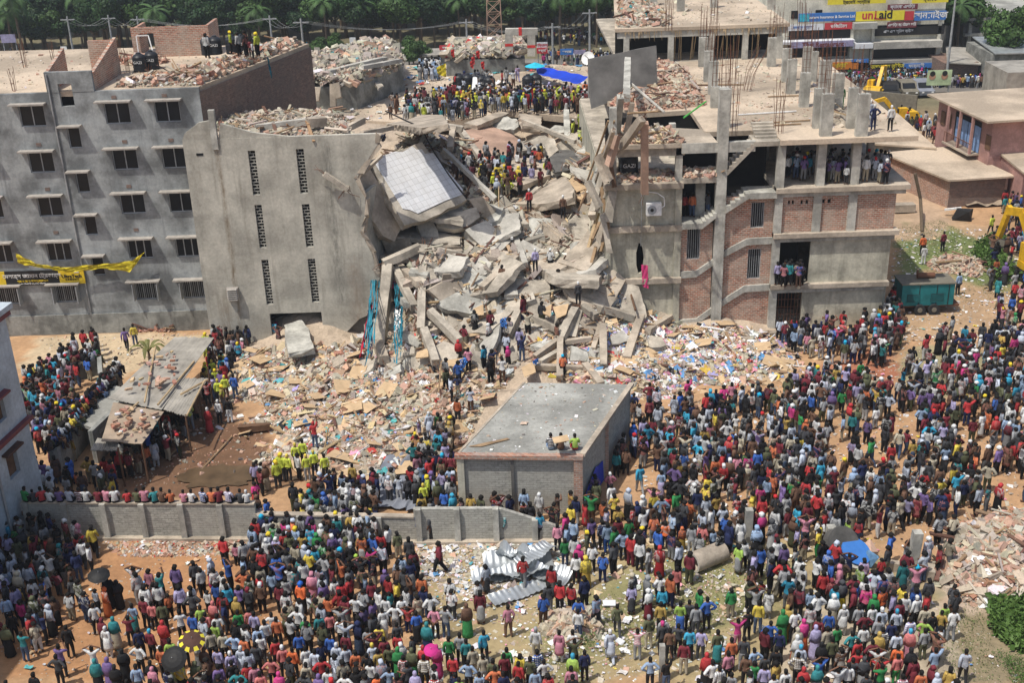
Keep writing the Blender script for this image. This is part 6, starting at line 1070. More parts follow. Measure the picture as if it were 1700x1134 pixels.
def car(px, py, label, mt, ang=0):
    t = thing('parked_car', label, 'car', tuple(G(px, py)), 'cars stopped on the crowded road'); t.rotation_euler = (0, 0, ang); L = parent_loc(t)
    def put(m, n, mt_, par=None):
        for i, v in enumerate(m.v): m.v[i] = tuple(Vector(v)+L)
        return m.build(n, mt_, par or t)
    put(MB().prism([(-2.1, -.85, .35), (2.1, -.85, .35), (2.15, -.85, .8), (1.2, -.85, .95), (.6, -.78, 1.5), (-1.2, -.78, 1.55), (-1.9, -.85, 1.0)], (0, 1.7, 0)), 'body', mt); put(MB().prism([(1.22, -.7, .98), (.68, -.66, 1.44), (.68, .66, 1.44), (1.22, .7, .98)], (.03, 0, .02)), 'windscreen', 'glass_dark')
    put(MB().prism([(-1.6, -.87, 1.0), (.95, -.87, 1.0), (.5, -.8, 1.42), (-1.15, -.8, 1.45)], (0, -.01, 0)), 'side_window', 'glass_dark')
    for x in (-1.3, 1.3):
        for y in (-.86, .66): put(MB().cyl((x, y, .32), (x, y+.2, .32), .32, .32, 14), 'wheel', 'rubber')
    for y in (-.6, .45): put(MB().box(2.13, 2.17, y, y+.25, .6, .75), 'headlight', 'white')
    return t
car(1474, 160, 'dark car stopped on the road in front of the sweet shop', 'black', R(-95)); car(1503, 157, 'dark grey car on the road, second from the left', 'dusty_metal', R(-92)); car(1528, 156, 'grey car on the road nearest the tall pole', 'tarp_grey', R(-90))
# ---------------- background: road, shops, trees ----------------
concrete('road_mat', (.20, .185, .165), .2, 0, .2); m = MB(); m.poly([(-120, 158, .18), (8, 146, .18), (26, 132, .18), (64, 130, .18), (130, 138, .18), (130, 150, .18), (60, 139.5, .18), (31, 139.5, .18), (10, 158, .18), (-120, 168, .18)], [(0, 1, 8, 9), (1, 2, 7, 8), (2, 3, 6, 7), (3, 4, 5, 6)]); tag(m.build('road', 'road_mat'), kind='structure')
SB = thing('shop_building', 'long cream shop building covered in signs beyond the road', 'building', (40, 140, 0)); ys_ = 140.0
def sx(px): return W(px, 60, ys_).x
def sz(py, px=1430): return W(px, py, ys_).z
MB().box(sx(1285), sx(1566), ys_+.3, ys_+14, 0, 14).build('walls', 'cream_paint', SB)
for y0, y1, a_, b_ in ((45, 62, 1310, 1413), (44, 60, 1453, 1566), (72, 92, 1310, 1410), (78, 98, 1447, 1560), (103, 128, 1300, 1560)): MB().box(sx(a_), sx(b_), ys_+.2, ys_+.28, sz(y1), sz(y0)).build('shopfront', 'glass_dark', SB)
for y0, y1, a_, b_, mt in ((62, 66, 1290, 1415, 'sign_white'), (94, 98, 1300, 1415, 'concrete_pale'), (68, 79, 1447, 1560, 'concrete_pale'), (98, 104, 1445, 1560, 'concrete_pale'), (35, 45, 1412, 1450, 'roof_grey'), (69, 77, 1412, 1446, 'sign_white')): MB().box(sx(a_), sx(b_), ys_-1.2, ys_+.19, sz(y1), sz(y0)).build('canopy', mt, SB)
for x_ in (1412, 1447, 1556): MB().box(sx(x_), sx(x_)+.35, ys_-.1, ys_+.18, 0, sz(35)).build('pilaster', 'cream_paint', SB)
for x_ in (1312, 1352): MB().box(sx(x_), sx(x_+11), ys_+.24, ys_+.299, sz(27), sz(14)).build('window', 'glass_dark', SB)
for k in range(9):
    x_ = 1315+k*28; MB().box(sx(x_), sx(x_)+.12, ys_+.1, ys_+.2, sz(128), sz(104)).build('mullion', 'frame_metal', SB)
def sign(x0, x1, y0, y1, mt, label, txts, dpt=-.3, cat='sign'):
    t = thing('shop_sign', label, cat, (sx(x0), ys_+dpt, sz(y1))); MB().box(sx(x0), sx(x1), ys_+dpt, ys_+dpt+.12, sz(y1), sz(y0)).build('panel', mt, t)
    for s_, sz_, px, py, tm, bold in txts: text(s_, sz_, (sx(px), ys_+dpt-.02, sz(py)), VR, tm, t, ext=.004, bold=bold)
    return t
sg = sign(1323, 1416, 18, 32, 'sign_blue', 'wide blue shop sign with white writing and pale left end', [('Eastern Insurance & Service Ltd.', .42, 1377, 25, 'white', .012)]); MB().box(sx(1324), sx(1340), ys_-.33, ys_-.302, sz(31), sz(19)).build('emblem', 'cyan', sg)
sg = sign(1417, 1497, 18, 34, 'sign_yellow', 'yellow shop sign with big red and black word uniaid', [('un', 1.35, 1436, 24.5, 'sign_red', .03), ('i', 1.35, 1449, 24.5, 'sign_red', .03), ('aid', 1.35, 1466, 24.5, 'black', .03), ('ইউনিএইড', .35, 1457, 31.5, 'sign_red', .01)]); MB().box(sx(1496.5), sx(1512), ys_-.3, ys_-.18, sz(35), sz(20)).build('side_panel', 'sign_red', sg)
sign(1514, 1565, 21, 36, 'sign_blue', 'blue shop sign with white Bengali name at the right', [('সানরাইজ', 1.0, 1540, 28, 'white', .02)]); sign(1468, 1517, 8, 17, 'sign_maroon', 'small dark violet sign above the yellow uniaid sign', [('ব্যাংক এশিয়া', .5, 1492, 12, 'sign_white', .01)])
sign(1369, 1464, -6, 5, 'sign_yellow', 'green yellow sign strip at the top edge of the picture, left', [('ট্রেনিং সেন্টার', .5, 1416, 2, 'black', .01)]); sign(1507, 1566, -6, 7, 'sign_yellow', 'green yellow sign strip at the top edge, right', [('ব্যাংক', .6, 1536, 1, 'black', .01)])
sign(1300, 1366, 36, 46, 'sign_white', 'pale blue white sign strip below the wide blue sign', [('মডার্ন ল্যাব', .4, 1330, 41, 'sign_blue', .01)]); sign(1367, 1413, 35, 46, 'sign_red', 'red sign strip with green middle under the wide blue sign', [('ডিজিটাল', .5, 1390, 41, 'white', .01)])
sign(1470, 1518, 37, 47, 'sign_maroon', 'maroon sign above the long black sign band', [('এশিয়া হোটেল লিঃ', .42, 1494, 42, 'white', .01)]); sign(1451, 1566, 46, 60, 'black', 'long black sign band with small pale letters', [('এস এস স্টীল হাউস', .42, 1490, 53, 'sign_white', .01)], dpt=-.1)
sign(1310, 1412, 62, 72, 'sign_lilac', 'lilac restaurant sign with dark red letters', [('Thai Restaurant', .75, 1362, 67.5, 'sign_maroon', .02)], dpt=-1.4); sign(1350, 1424, 98, 110, 'sign_orange', 'orange red shop sign over the left shopfront', [('মধুর মিষ্টি', .55, 1385, 104, 'sign_yellow', .015)], dpt=-1.3)
sign(1444, 1496, 102, 112, 'black', 'black shop sign with yellow Bengali letters', [('ভাগ্যকুল সুইটস', .6, 1471, 107, 'sign_yellow', .015)], dpt=-1.5); sign(1497, 1552, 104, 112, 'sign_blue', 'faded blue sign strip right of the black sweet shop sign', [('ফার্মেসী', .5, 1520, 108, 'sign_white', .01)], dpt=-1.3); sign(1412, 1440, 94, 100, 'sign_blue', 'small dark blue sign left of the black sweet shop sign', [('ঔষধ', .4, 1425, 97, 'white', .01)], dpt=-1.3)
p = G(1558, 148); b0, b1 = W(1538, 142, 130), W(1578, 144, 130); bz = W(1540, 117, 130).z; BB = thing('picture_billboard', 'pale green and yellow campaign billboard with two portraits by the road', 'billboard', (b0.x, 130, 0)); MB().box(b0.x, b1.x, 130, 130.1, b0.z, bz).build('panel', 'sign_yellow_pale', BB) if 'sign_yellow_pale' in MATS else None
plain('sign_pale', (.45, .55, .33), .6, 0, .3, 1); plain('skin_print', (.4, .22, .14), .7); MB().box(b0.x, b1.x, 130.0, 130.12, b0.z, bz).build('panel', 'sign_pale', BB)
for fx in (.2, .7):
    cx_ = b0.x+(b1.x-b0.x)*fx; MB().cyl((cx_, 129.98, b0.z+1.0), (cx_, 129.96, b0.z+1.0), .36, .36, 14).build('portrait', 'skin_print', BB); MB().cyl((cx_, 129.975, b0.z+1.3), (cx_, 129.955, b0.z+1.3), .26, .3, 12).build('portrait_hair', 'black', BB)
for x_ in (b0.x+.2, b1.x-.2): MB().box(x_, x_+.12, 130.13, 130.25, 0, b0.z+.4).build('post', 'pole', BB)
# buildings at the top right
def simple_b(x0, x1, y, d, z, label, mt, wins=(), rf='roof_grey', name='building', cat='building'):
    t = thing(name, label, cat, (x0, y, 0)); MB().box(x0, x1, y, y+d, 0, z).build('walls', mt, t); MB().box(x0-.3, x1+.3, y-.3, y+d+.3, z, z+.2).build('roof', rf, t)
    for a_, b_, c_, d_ in wins: MB().box(a_, b_, y-.05, y+.02, c_, d_).build('window', 'glass_dark', t)
    return t
x_ = lambda px, y: W(px, 60, y).x; z_ = lambda py, y: W(1620, py, y).z
simple_b(x_(1590, 160), x_(1760, 160), 160, 10, 14, 'white upper building at the top right corner', 'white_paint', [(x_(a_, 160), x_(a_+12, 160), z_(4, 160), z_(0, 160)+2) for a_ in (1595, 1625, 1650, 1690)])
t = simple_b(x_(1598, 148), x_(1760, 148), 148, 10, z_(25, 148), 'unfinished grey concrete frame building at the top right', 'concrete_dark', [])
for k in range(6): MB().box(x_(1605+k*20, 148), x_(1605+k*20, 148)+.4, 147.6, 147.95, 0, z_(30, 148)).build('column', 'concrete_col', t)
for k in range(2): MB().box(x_(1598, 148), x_(1760, 148), 147.3, 147.97, z_(32+k*26, 148), z_(28+k*26, 148)).build('slab', 'concrete_col', t)
SR = thing('tin_roof_house', 'house with wide sloping pale tin roof at the right', 'house', (50, 132, 0)); P_ = [W(1614, 62, 140), W(1760, 58, 140), W(1760, 88, 131), W(1652, 90, 131)]; MB().prism(P_, (0, 0, .12)).build('roof', 'tin', SR); MB().box(P_[3].x, P_[2].x, 131.6, 139.5, 0, P_[3].z-.1).build('walls', 'wall_weathered', SR)
SR = thing('tin_roof_house', 'dark low tin roofed row behind the billboard', 'house', (48, 134, 0)); P_ = [W(1570, 78, 141), W(1640, 82, 141), W(1628, 108, 134), W(1572, 105, 134)]; MB().prism(P_, (0, 0, .12)).build('roof', 'tin_dusty', SR); MB().box(P_[3].x, P_[2].x, 134.6, 140.5, 0, P_[3].z-.1).build('walls', 'brick_dark', SR)
SR = thing('tin_store', 'ribbed grey tin store at the right edge above the pink house', 'store', (56, 120, 0)); a_, b_ = W(1673, 120, 120), W(1760, 120, 120); m = MB()
for k in range(60): xx = a_.x+(b_.x-a_.x)*k/60; m.box(xx, xx+.08, 119.9, 119.97, 0, a_.z)
m.build('ribs', 'tin_dusty', SR); MB().box(a_.x, b_.x, 119.98, 126, 0, a_.z).build('walls', 'tin_dusty', SR)
# utility poles, wires, tower
def upole(px, pyb, pyt, y, label, r=.16, arm=True):
    b_ = W(px, pyb, y); t_ = W(px, pyt, y); t = thing('utility_pole', label, 'pole', (b_.x, y, 0), None); MB().cyl((b_.x, y, 0), (b_.x, y, t_.z), r, r*.65, 8).build('post', 'pole', t)
    if arm: MB().box(b_.x-.9, b_.x+.9, y-.06, y+.06, t_.z-.5, t_.z-.38).build('crossarm', 'pole', t)
    return Vector((b_.x, y, t_.z-.3))
UP = [upole(*a_) for a_ in ((122, 88, 26, 158, 'grey utility pole leftmost in front of the trees'), (189, 85, 24, 160, 'grey utility pole second from the left before the trees'), (236, 84, 26, 162, 'grey utility pole just behind the brick room on the left roof'), (452, 70, 25, 160, 'pole behind the rescuer in yellow at the left roof'), (508, 120, 30, 140, 'tall utility pole just right of the dark brick side wall'), (776, 80, 31, 158, 'utility pole left of the lattice tower'), (918, 105, 38, 136, 'utility pole right of the portal frame'), (979, 82, 15, 150, 'tall utility pole behind the tilted grey wall panel'), (1572, 120, -12, 134, 'thick tall pole at the right corner of the shop building'))]
m = MB()
for k, (p, q) in enumerate(zip(UP[:-2], UP[1:-1])):
    for o_ in (-.7, 0, .7):
        pts = [(p+Vector((o_, 0, 0))).lerp(q+Vector((o_, 0, 0)), i/8)-Vector((0, 0, 1.0*4*(i/8)*(1-i/8))) for i in range(9)]; m.tube(pts, .014, 4)
tag(m.build('overhead_wires', 'pole'), 'sagging overhead wires strung between the utility poles before the trees', 'wires')
b_ = W(822, 78, 150); LT = thing('lattice_tower', 'rusty red and white lattice tower in front of the trees', 'tower', (b_.x, 150, 0)); m = MB(); 
for k in range(12):
    z0, z1 = k*1.5, (k+1)*1.5; w0, w1 = 1.0-.03*k, 1.0-.03*(k+1)
    for sx_, sy in ((-1, -1), (1, -1), (1, 1), (-1, 1)):
        m.cyl((b_.x+sx_*w0, 150+sy*w0, z0), (b_.x+sx_*w1, 150+sy*w1, z1), .06, .06, 5)
    for (s1, t1), (s2, t2) in (((-1, -1), (1, -1)), ((1, -1), (-1, -1)), ((1, -1), (1, 1)), ((-1, 1), (1, 1))): m.cyl((b_.x+s1*w0, 150+t1*w0, z0), (b_.x+s2*w1, 150+t2*w1, z1), .035, .035, 4); m.cyl((b_.x+s1*w0, 150+t1*w0, z0), (b_.x+s2*w0, 150+t2*w0, z0), .035, .035, 4)
m.build('lattice', 'tower_paint' if 'tower_paint' in MATS else 'red_plaster', LT)
# roadside signs and low buildings across the middle
def board(x0, x1, y0, y1, y, mt, label, txt=None, tm='white', posts=True):
    a_, b_ = W(x0, y0, y), W(x1, y1, y); t = thing('roadside_board', label, 'signboard', (a_.x, y, 0)); MB().box(a_.x, b_.x, y, y+.1, b_.z, a_.z).build('panel', mt, t)
    if txt: text(txt, (a_.z-b_.z)*.55, ((a_.x+b_.x)/2, y-.02, (a_.z+b_.z)/2), VR, tm, t, ext=.003, bold=.01)
    if posts and b_.z > .2:
        for xx in (a_.x+.1, b_.x-.2): MB().box(xx, xx+.1, y+.11, y+.2, 0, b_.z+.3).build('post', 'pole', t)
board(0, 27, 57, 70, 165, 'sign_lilac', 'faded lilac banner at the far left edge before the trees'); board(580, 592, 62, 86, 150, 'sign_white', 'tall white poster board above the collapsed wing'); board(658, 680, 73, 79, 160, 'sign_yellow', 'yellow signboard under the trees'); board(729, 746, 75, 82, 150, 'sign_red', 'faded red signboard left of the ruined block', 'ফল', 'white')
board(891, 909, 70, 79, 132, 'sign_white', 'white roadside board right of the portal frame', 'বিদ্যালয়', 'sign_red'); board(891, 909, 79, 88, 131.8, 'sign_red', 'magenta red roadside board under the white one', 'ভর্তি', 'white'); board(930, 952, 81, 90, 132, 'sign_blue', 'dark blue roadside board between two utility poles', 'কলেজ', 'white'); board(953, 972, 83, 89, 132, 'sign_lilac', 'bluish board right of the dark blue roadside board'); board(848, 856, 63, 75, 135, 'green', 'small green board seen through the portal frame'); board(822, 836, 66, 72, 150, 'sign_yellow', 'small yellow board left of the portal frame'); board(100, 112, 77, 87, 150, 'white', 'white leaning board at the left roadside')
for a0, a1, a2, y, zz, lab in ((100, 180, 86, 148, 2.5, 'long low grey roadside roof at the far left'), (180, 235, 75, 150, 2.8, 'dark tiled roadside roof beside the brick room'), (590, 640, 86, 150, 2.8, 'small roadside shack left above the collapsed wing'), (640, 665, 82, 152, 2.6, 'small dark roadside kiosk under the trees'), (700, 745, 85, 150, 2.5, 'low roadside shack left of the ruined block'), (745, 830, 70, 155, 3.0, 'long low roadside roof behind the ruined block')):
    xa, xb = W(a0, a2, y).x, W(a1, a2, y).x; simple_b(xa, xb, y, 4, zz, lab, 'wall_weathered', [], 'tin_dusty', 'roadside_shack', 'shack')
a_ = W(885, 105, 133); b_ = W(1035, 100, 133); m = MB(); m.box(a_.x, b_.x, 133, 133.2, 0, 1.9); o = tag(m.build('roadside_wall', 'concrete_pale'), 'long pale roadside wall behind the blue tarpaulin', 'wall')
# ---------------- trees ----------------
def leafmesh(name, lobes, n, size, c0, c1, flat=.0):
    P = []; N_ = []; sh = []
    tot = sum(l[3]**2 for l in lobes)
    for (x, y, z, r) in lobes:
        k = int(n*r*r/tot); d = RNG.normal(0, 1, (k, 3)); d /= np.linalg.norm(d, axis=1)[:, None]; rr = r*RNG.uniform(.55, 1.08, k)**.6; d2 = d*rr[:, None]*np.array([1, 1, .8]); P.append(d2+np.array([x, y, z])); N_.append(d); sh.append(np.full(k, RNG.uniform(.7, 1.25)))
    P = np.vstack(P); N_ = np.vstack(N_); sh = np.concatenate(sh); n = len(P); nn_ = N_+RNG.normal(0, .5, (n, 3)); nn_ /= np.linalg.norm(nn_, axis=1)[:, None]
    t = np.cross(nn_, RNG.normal(0, 1, (n, 3))); t /= np.linalg.norm(t, axis=1)[:, None]; b_ = np.cross(nn_, t); s = size*RNG.uniform(.6, 1.4, n)[:, None]
    V = np.stack([P-t*s, P-b_*s*.5, P+t*s, P+b_*s*.5], 1).reshape(-1, 3); F = np.arange(4*n).reshape(-1, 4); u = RNG.random(n)[:, None]; C = (np.array(c0)*(1-u)+np.array(c1)*u)*sh[:, None]
    o = npmesh(name, V, F, 'leaf_mat', C); return o
def crownlobes(r, h, k): return [(0, 0, h, r*.75)]+[(math.cos(a)*r*RNG.uniform(.35, .75), math.sin(a)*r*RNG.uniform(.35, .75), h+RNG.uniform(-.35, .6)*r, r*RNG.uniform(.3, .55)) for a in RNG.uniform(0, 6.28, k)]
PROTO = []
for i in range(6):
    c0, c1 = [((.015, .042, .011), (.04, .09, .022)), ((.024, .058, .012), (.065, .125, .028)), ((.012, .034, .012), (.03, .07, .022))][i % 3]
    cr = leafmesh('crown', crownlobes(3.6, 7.2, 11), 4200, .30, c0, c1); t = thing('tree', '', 'tree'); cr.parent = t; m = MB(); m.cyl((0, 0, 0), (.1, 0, 5), .3, .2, 8)
    for k in range(4): a_ = k*1.7+i; m.cyl((.1, 0, 4+k*.3), (math.cos(a_)*2.2, math.sin(a_)*2.2, 6.8), .14, .06, 6)
    m.build('trunk', 'bark').parent = t; PROTO.append(t)
def palm(i):
    t = thing('palm_tree', '', 'palm tree'); m = MB(); h = 8.5; m.tube([(0, 0, 0), (.2, 0, h*.35), (.15, .1, h*.7), (0, 0, h)], .17, 8); m.build('trunk', 'bark').parent = t; V = []; C = []
    for k in range(15):
        a_ = k*2.39996; el = 1.15-(k/15)*1.3; L = RNG.uniform(2.9, 3.7); d = np.array([math.cos(a_), math.sin(a_), 0]); s_ = np.array([-d[1], d[0], 0]); pp = np.array([0, 0, h]); shade = RNG.uniform(.7, 1.3)
        for j in range(15):
            e = el-j*.14; st = (d*math.cos(e)+np.array([0, 0, math.sin(e)]))*L/15; q = pp+st; wl = .62*math.sin(math.pi*(j+1.5)/17)
            for sg_ in (-1, 1):
                tip = q+s_*sg_*wl+st*1.2-np.array([0, 0, .35*wl]); V += [pp, q, tip+st*.3, tip]; C.append(np.array((.055, .11, .03))*shade*RNG.uniform(.8, 1.2))
            pp = q
    V = np.array(V); o = npmesh('crown', V, np.arange(len(V)).reshape(-1, 4), 'leaf_mat', np.array(C)); o.parent = t; return t
PALM = [palm(0), palm(1)]
used = set(); TG = 'trees of the dense wood beyond the road'
def place(proto, x, y, s, rz, label, group=None):
    if id(proto) in used: o = copy_tree(proto)
    else: o = proto; used.add(id(proto))
    o.location = (x, y, 0); o.rotation_euler = (0, 0, rz); o.scale = (s*random.uniform(.9, 1.15), s*random.uniform(.9, 1.15), s*random.uniform(.85, 1.15)); o['label'] = label
    if group: o['group'] = group
    return o
def fy(px): return 172 if px < 1010 else 172
TM = [(122, 40, 'the leftmost utility pole'), (189, 40, 'the second utility pole'), (265, 40, 'the roof brick room'), (400, 40, 'the roof rescuers'), (452, 40, 'the pole behind the yellow rescuer'), (508, 40, 'the tall pole by the brick side wall'), (586, 40, 'the tall poster board'), (669, 40, 'the yellow signboard'), (737, 40, 'the faded red signboard'), (776, 40, 'the pole left of the lattice tower'), (822, 40, 'the lattice tower'), (862, 40, 'the portal frame'), (918, 40, 'the pole right of the portal frame'), (979, 40, 'the pole behind the wall panel'), (14, 40, 'the lilac banner')]; USEDT = set()
for row, (dy, st, s0) in enumerate(((-1, 27, .75), (8, 31, .95), (18, 34, 1.12), (32, 38, 1.35))):
    px = -60+row*11
    while px < 1075+row*8:
        y = fy(px)+dy+random.uniform(-2.5, 2.5); p = W(px+random.uniform(-6, 6), 60, y); place(PROTO[random.randrange(6)], p.x, y, s0*random.uniform(.8, 1.15), random.uniform(0, 6.28), where(px, 40, TM, USEDT, ('front', 'second', 'third', 'back')[row]+' row broadleaf tree'), TG); px += st
for i, px in enumerate((30, 140, 262, 300, 430, 590, 598, 612, 655, 700, 762, 800, 870, 930, 955, 990, 1008, 20, 470, 540)):
    y = 165+(i*7 % 13); p = W(px, 60, y); place(PALM[i % 2], p.x, y, random.uniform(.75, 1.05), i*1.3, where(px, 40, TM, USEDT, 'coconut palm'), 'coconut palms in the wood')
for px, py, s, lab in ((1665, 135, .75, 'round bushy tree in front of the ribbed tin store at the right'), (1583, 80, .8, 'tree behind the tall pole beside the shop building'), (1600, 40, .9, 'tree between the shop building and the top right frame building'), (700, 122, .42, 'small bushy tree beside the blue and yellow cloth'), (680, 112, .36, 'bush between the collapsed wing and the roof crowd'), (530, 108, .4, 'small green tree behind the collapsed wing near the tall pole'), (556, 104, .34, 'small round bush right of the tall pole'), (685, 85, .4, 'light green young tree by the yellow signboard'), (150, 72, .5, 'bright green shrub before the dark roadside roof')):
    y = G(px, min(py, 1000)).y if py > 70 else 150; y = min(y, 150); p = G(px, py) if py > 90 else W(px, py, y); place(PROTO[1], p.x, p.y, s, random.uniform(0, 6), lab)
PT = place(PALM[0], x_(1590, 146), 146, .9, 1, 'palm right behind the corner of the shop building')
o = lambda *a_: None
# weeds
def weeds(poly, n, h, name, cols, z=0):
    q = scatter(poly, n); k = 5; a_ = RNG.uniform(0, 6.28, (n, k)); r_ = RNG.uniform(.05, .25, (n, k)); c = np.stack([q[:, None, 0]+np.cos(a_)*r_, q[:, None, 1]+np.sin(a_)*r_, z+RNG.uniform(.05, 1, (n, k))*h], -1).reshape(-1, 3); N = len(c)
    t = RNG.normal(0, 1, (N, 3)); t /= np.linalg.norm(t, axis=1)[:, None]; b_ = RNG.normal(0, 1, (N, 3)); s = RNG.uniform(.05, .13, N)[:, None]*(1.2 if h > .4 else .32); V = np.stack([c-t*s, c-b_*s*.4, c+t*s, c+b_*s*.4], 1).reshape(-1, 3); u = RNG.random(N)[:, None]
    tag(npmesh(name, V, np.arange(4*N).reshape(-1, 4), 'leaf_mat', np.array(cols[0])*(1-u)+np.array(cols[1])*u), kind='stuff')
GRN = ((.04, .085, .015), (.11, .19, .045)); weeds(gp([(1640, 1010), (1700, 990), (1790, 1000), (1790, 1100), (1690, 1085), (1650, 1050)]), 2600, .55, 'undergrowth', GRN); weeds(gp([(1650, 1085), (1700, 1100), (1760, 1160), (1690, 1150)]), 600, .3, 'undergrowth', GRN)
weeds(gp([(1615, 420), (1640, 400), (1670, 405), (1665, 430), (1690, 470), (1650, 470)]), 900, .8, 'undergrowth', GRN); weeds(gp([(1480, 380), (1560, 365), (1600, 385), (1640, 410), (1620, 430), (1540, 430), (1490, 430)]), 1500, .07, 'grass', ((.07, .12, .03), (.16, .2, .07))); weeds(gp([(1480, 480), (1560, 430), (1700, 460), (1700, 510), (1600, 500)]), 700, .06, 'grass', ((.1, .13, .04), (.2, .21, .09)))
weeds(gp([(1150, 940), (1300, 920), (1290, 1000), (1200, 1050), (960, 1100), (860, 1120), (1020, 980)]), 900, .05, 'grass', ((.10, .13, .04), (.18, .19, .08))); weeds(gp([(1540, 1060), (1620, 960), (1660, 1134), (1600, 1134)]), 500, .1, 'grass', ((.1, .13, .04), (.18, .2, .08)))
weeds(gp([(960, 1065), (985, 1040), (1000, 1060), (975, 1080)]), 120, .4, 'undergrowth', GRN)
for pnt in ((1060, 95), (1000, 130)): pass
# ---------------- people ----------------
plain('skin', (.17, .085, .05), .65, 0, .12, 8); plain('hair_black', (.012, .011, .010), .7); plain('eye_white', (.6, .58, .55), .4)
POSES = {}
def P0(**k):
    d = dict(pelvis=(0, 0, .90), spine=(0, .01, 1.07), chest=(0, .0, 1.26), neck=(0, -.01, 1.41), head=(0, .02, 1.505), top=(0, .012, 1.575), crown=(0, .0, 1.645),
             shL=(-.15, -.01, 1.345), shR=(.15, -.01, 1.345), elL=(-.20, -.03, 1.08), elR=(.20, -.03, 1.08), wrL=(-.21, .05, .84), wrR=(.21, .05, .84),
             hipL=(-.085, 0, .85), hipR=(.085, 0, .85), knL=(-.10, .03, .47), knR=(.10, .03, .47), anL=(-.11, -.02, .08), anR=(.11, -.02, .08), toL=(-.14, .13, .03), toR=(.14, .13, .03))
    d.update(k); return d
POSES['stand'] = P0(); POSES['relaxed'] = P0(pelvis=(.03, 0, .90), elR=(.24, -.05, 1.12), knL=(-.11, .08, .48), wrL=(-.19, .10, .87), top=(.015, .02, 1.575), crown=(.02, .015, 1.635), anL=(-.13, .04, .08), toL=(-.18, .18, .03))
POSES['hips'] = P0(elL=(-.36, -.08, 1.13), wrL=(-.20, .03, .97), elR=(.36, -.08, 1.13), wrR=(.20, .03, .97)); POSES['folded'] = P0(elL=(-.23, .06, 1.14), wrL=(.02, .22, 1.16), elR=(.23, .06, 1.14), wrR=(-.04, .24, 1.13))
POSES['headhands'] = P0(shL=(-.16, -.01, 1.38), shR=(.16, -.01, 1.38), elL=(-.36, .02, 1.53), wrL=(-.12, -.02, 1.66), elR=(.36, .02, 1.53), wrR=(.12, -.02, 1.66))
POSES['shade'] = P0(shR=(.16, .0, 1.38), elR=(.32, .14, 1.50), wrR=(.12, .17, 1.60)); POSES['camera'] = P0(elL=(-.25, .14, 1.25), wrL=(-.07, .28, 1.52), elR=(.25, .14, 1.25), wrR=(.07, .28, 1.52))
POSES['raise'] = P0(shR=(.16, 0, 1.39), elR=(.22, .06, 1.64), wrR=(.16, .10, 1.86)); POSES['behind'] = P0(elL=(-.24, -.10, 1.12), wrL=(-.03, -.17, .92), elR=(.24, -.10, 1.12), wrR=(.03, -.17, .92))
POSES['walk'] = P0(pelvis=(0, 0, .88), knL=(-.09, .16, .49), anL=(-.09, .24, .10), toL=(-.10, .38, .05), knR=(.09, -.03, .46), anR=(.09, -.30, .13), toR=(.10, -.19, .03), elL=(-.22, -.13, 1.13), wrL=(-.22, -.12, .88), elR=(.22, .06, 1.10), wrR=(.20, .24, .93))
POSES['sit'] = P0(pelvis=(0, -.02, .12), spine=(0, -.04, .30), chest=(0, .0, .49), neck=(0, .02, .64), head=(0, .06, .73), top=(0, .06, .80), crown=(0, .055, .86), shL=(-.155, .0, .59), shR=(.155, .0, .59), elL=(-.22, .08, .36), elR=(.22, .08, .36), wrL=(-.14, .30, .26), wrR=(.14, .30, .26), hipL=(-.085, .02, .10), hipR=(.085, .02, .10), knL=(-.12, .42, .12), knR=(.12, .42, .12), anL=(-.12, .44, -.30), anR=(.12, .44, -.30), toL=(-.13, .56, -.38), toR=(.13, .56, -.38))
POSES['bend'] = P0(pelvis=(0, -.10, .84), spine=(0, .06, .96), chest=(0, .25, 1.05), neck=(0, .40, 1.12), head=(0, .49, 1.13), top=(0, .56, 1.11), crown=(0, .62, 1.09), shL=(-.15, .33, 1.08), shR=(.15, .33, 1.08), elL=(-.18, .40, .84), elR=(.18, .40, .84), wrL=(-.14, .48, .62), wrR=(.14, .48, .62), hipL=(-.09, -.08, .80), hipR=(.09, -.08, .80), knL=(-.11, .06, .45), knR=(.11, .06, .45))
RAD = dict(pelvis=(.118, .09), spine=(.105, .08), chest=(.13, .09), neck=(.048, .05), head=(.072, .086), top=(.08, .096), crown=(.052, .062), shL=(.053, .053), elL=(.042, .042), wrL=(.028, .028), hipL=(.085, .085), knL=(.058, .058), anL=(.038, .038), toL=(.036, .028), haL=(.036, .018))
for k_ in list(RAD):
    if k_.endswith('L'): RAD[k_[:-1]+'R'] = RAD[k_]
EDG = [('pelvis', 'spine', 'torso'), ('spine', 'chest', 'torso'), ('chest', 'neck', 'torso'), ('neck', 'head', 'head'), ('head', 'top', 'head'), ('top', 'crown', 'head')]
for s_ in 'LR': EDG += [('chest', 'sh'+s_, 'torso'), ('sh'+s_, 'el'+s_, 'uarm'), ('el'+s_, 'wr'+s_, 'farm'), ('wr'+s_, 'ha'+s_, 'hand'), ('pelvis', 'hip'+s_, 'hip'), ('hip'+s_, 'kn'+s_, 'thigh'), ('kn'+s_, 'an'+s_, 'shank'), ('an'+s_, 'to'+s_, 'foot')]
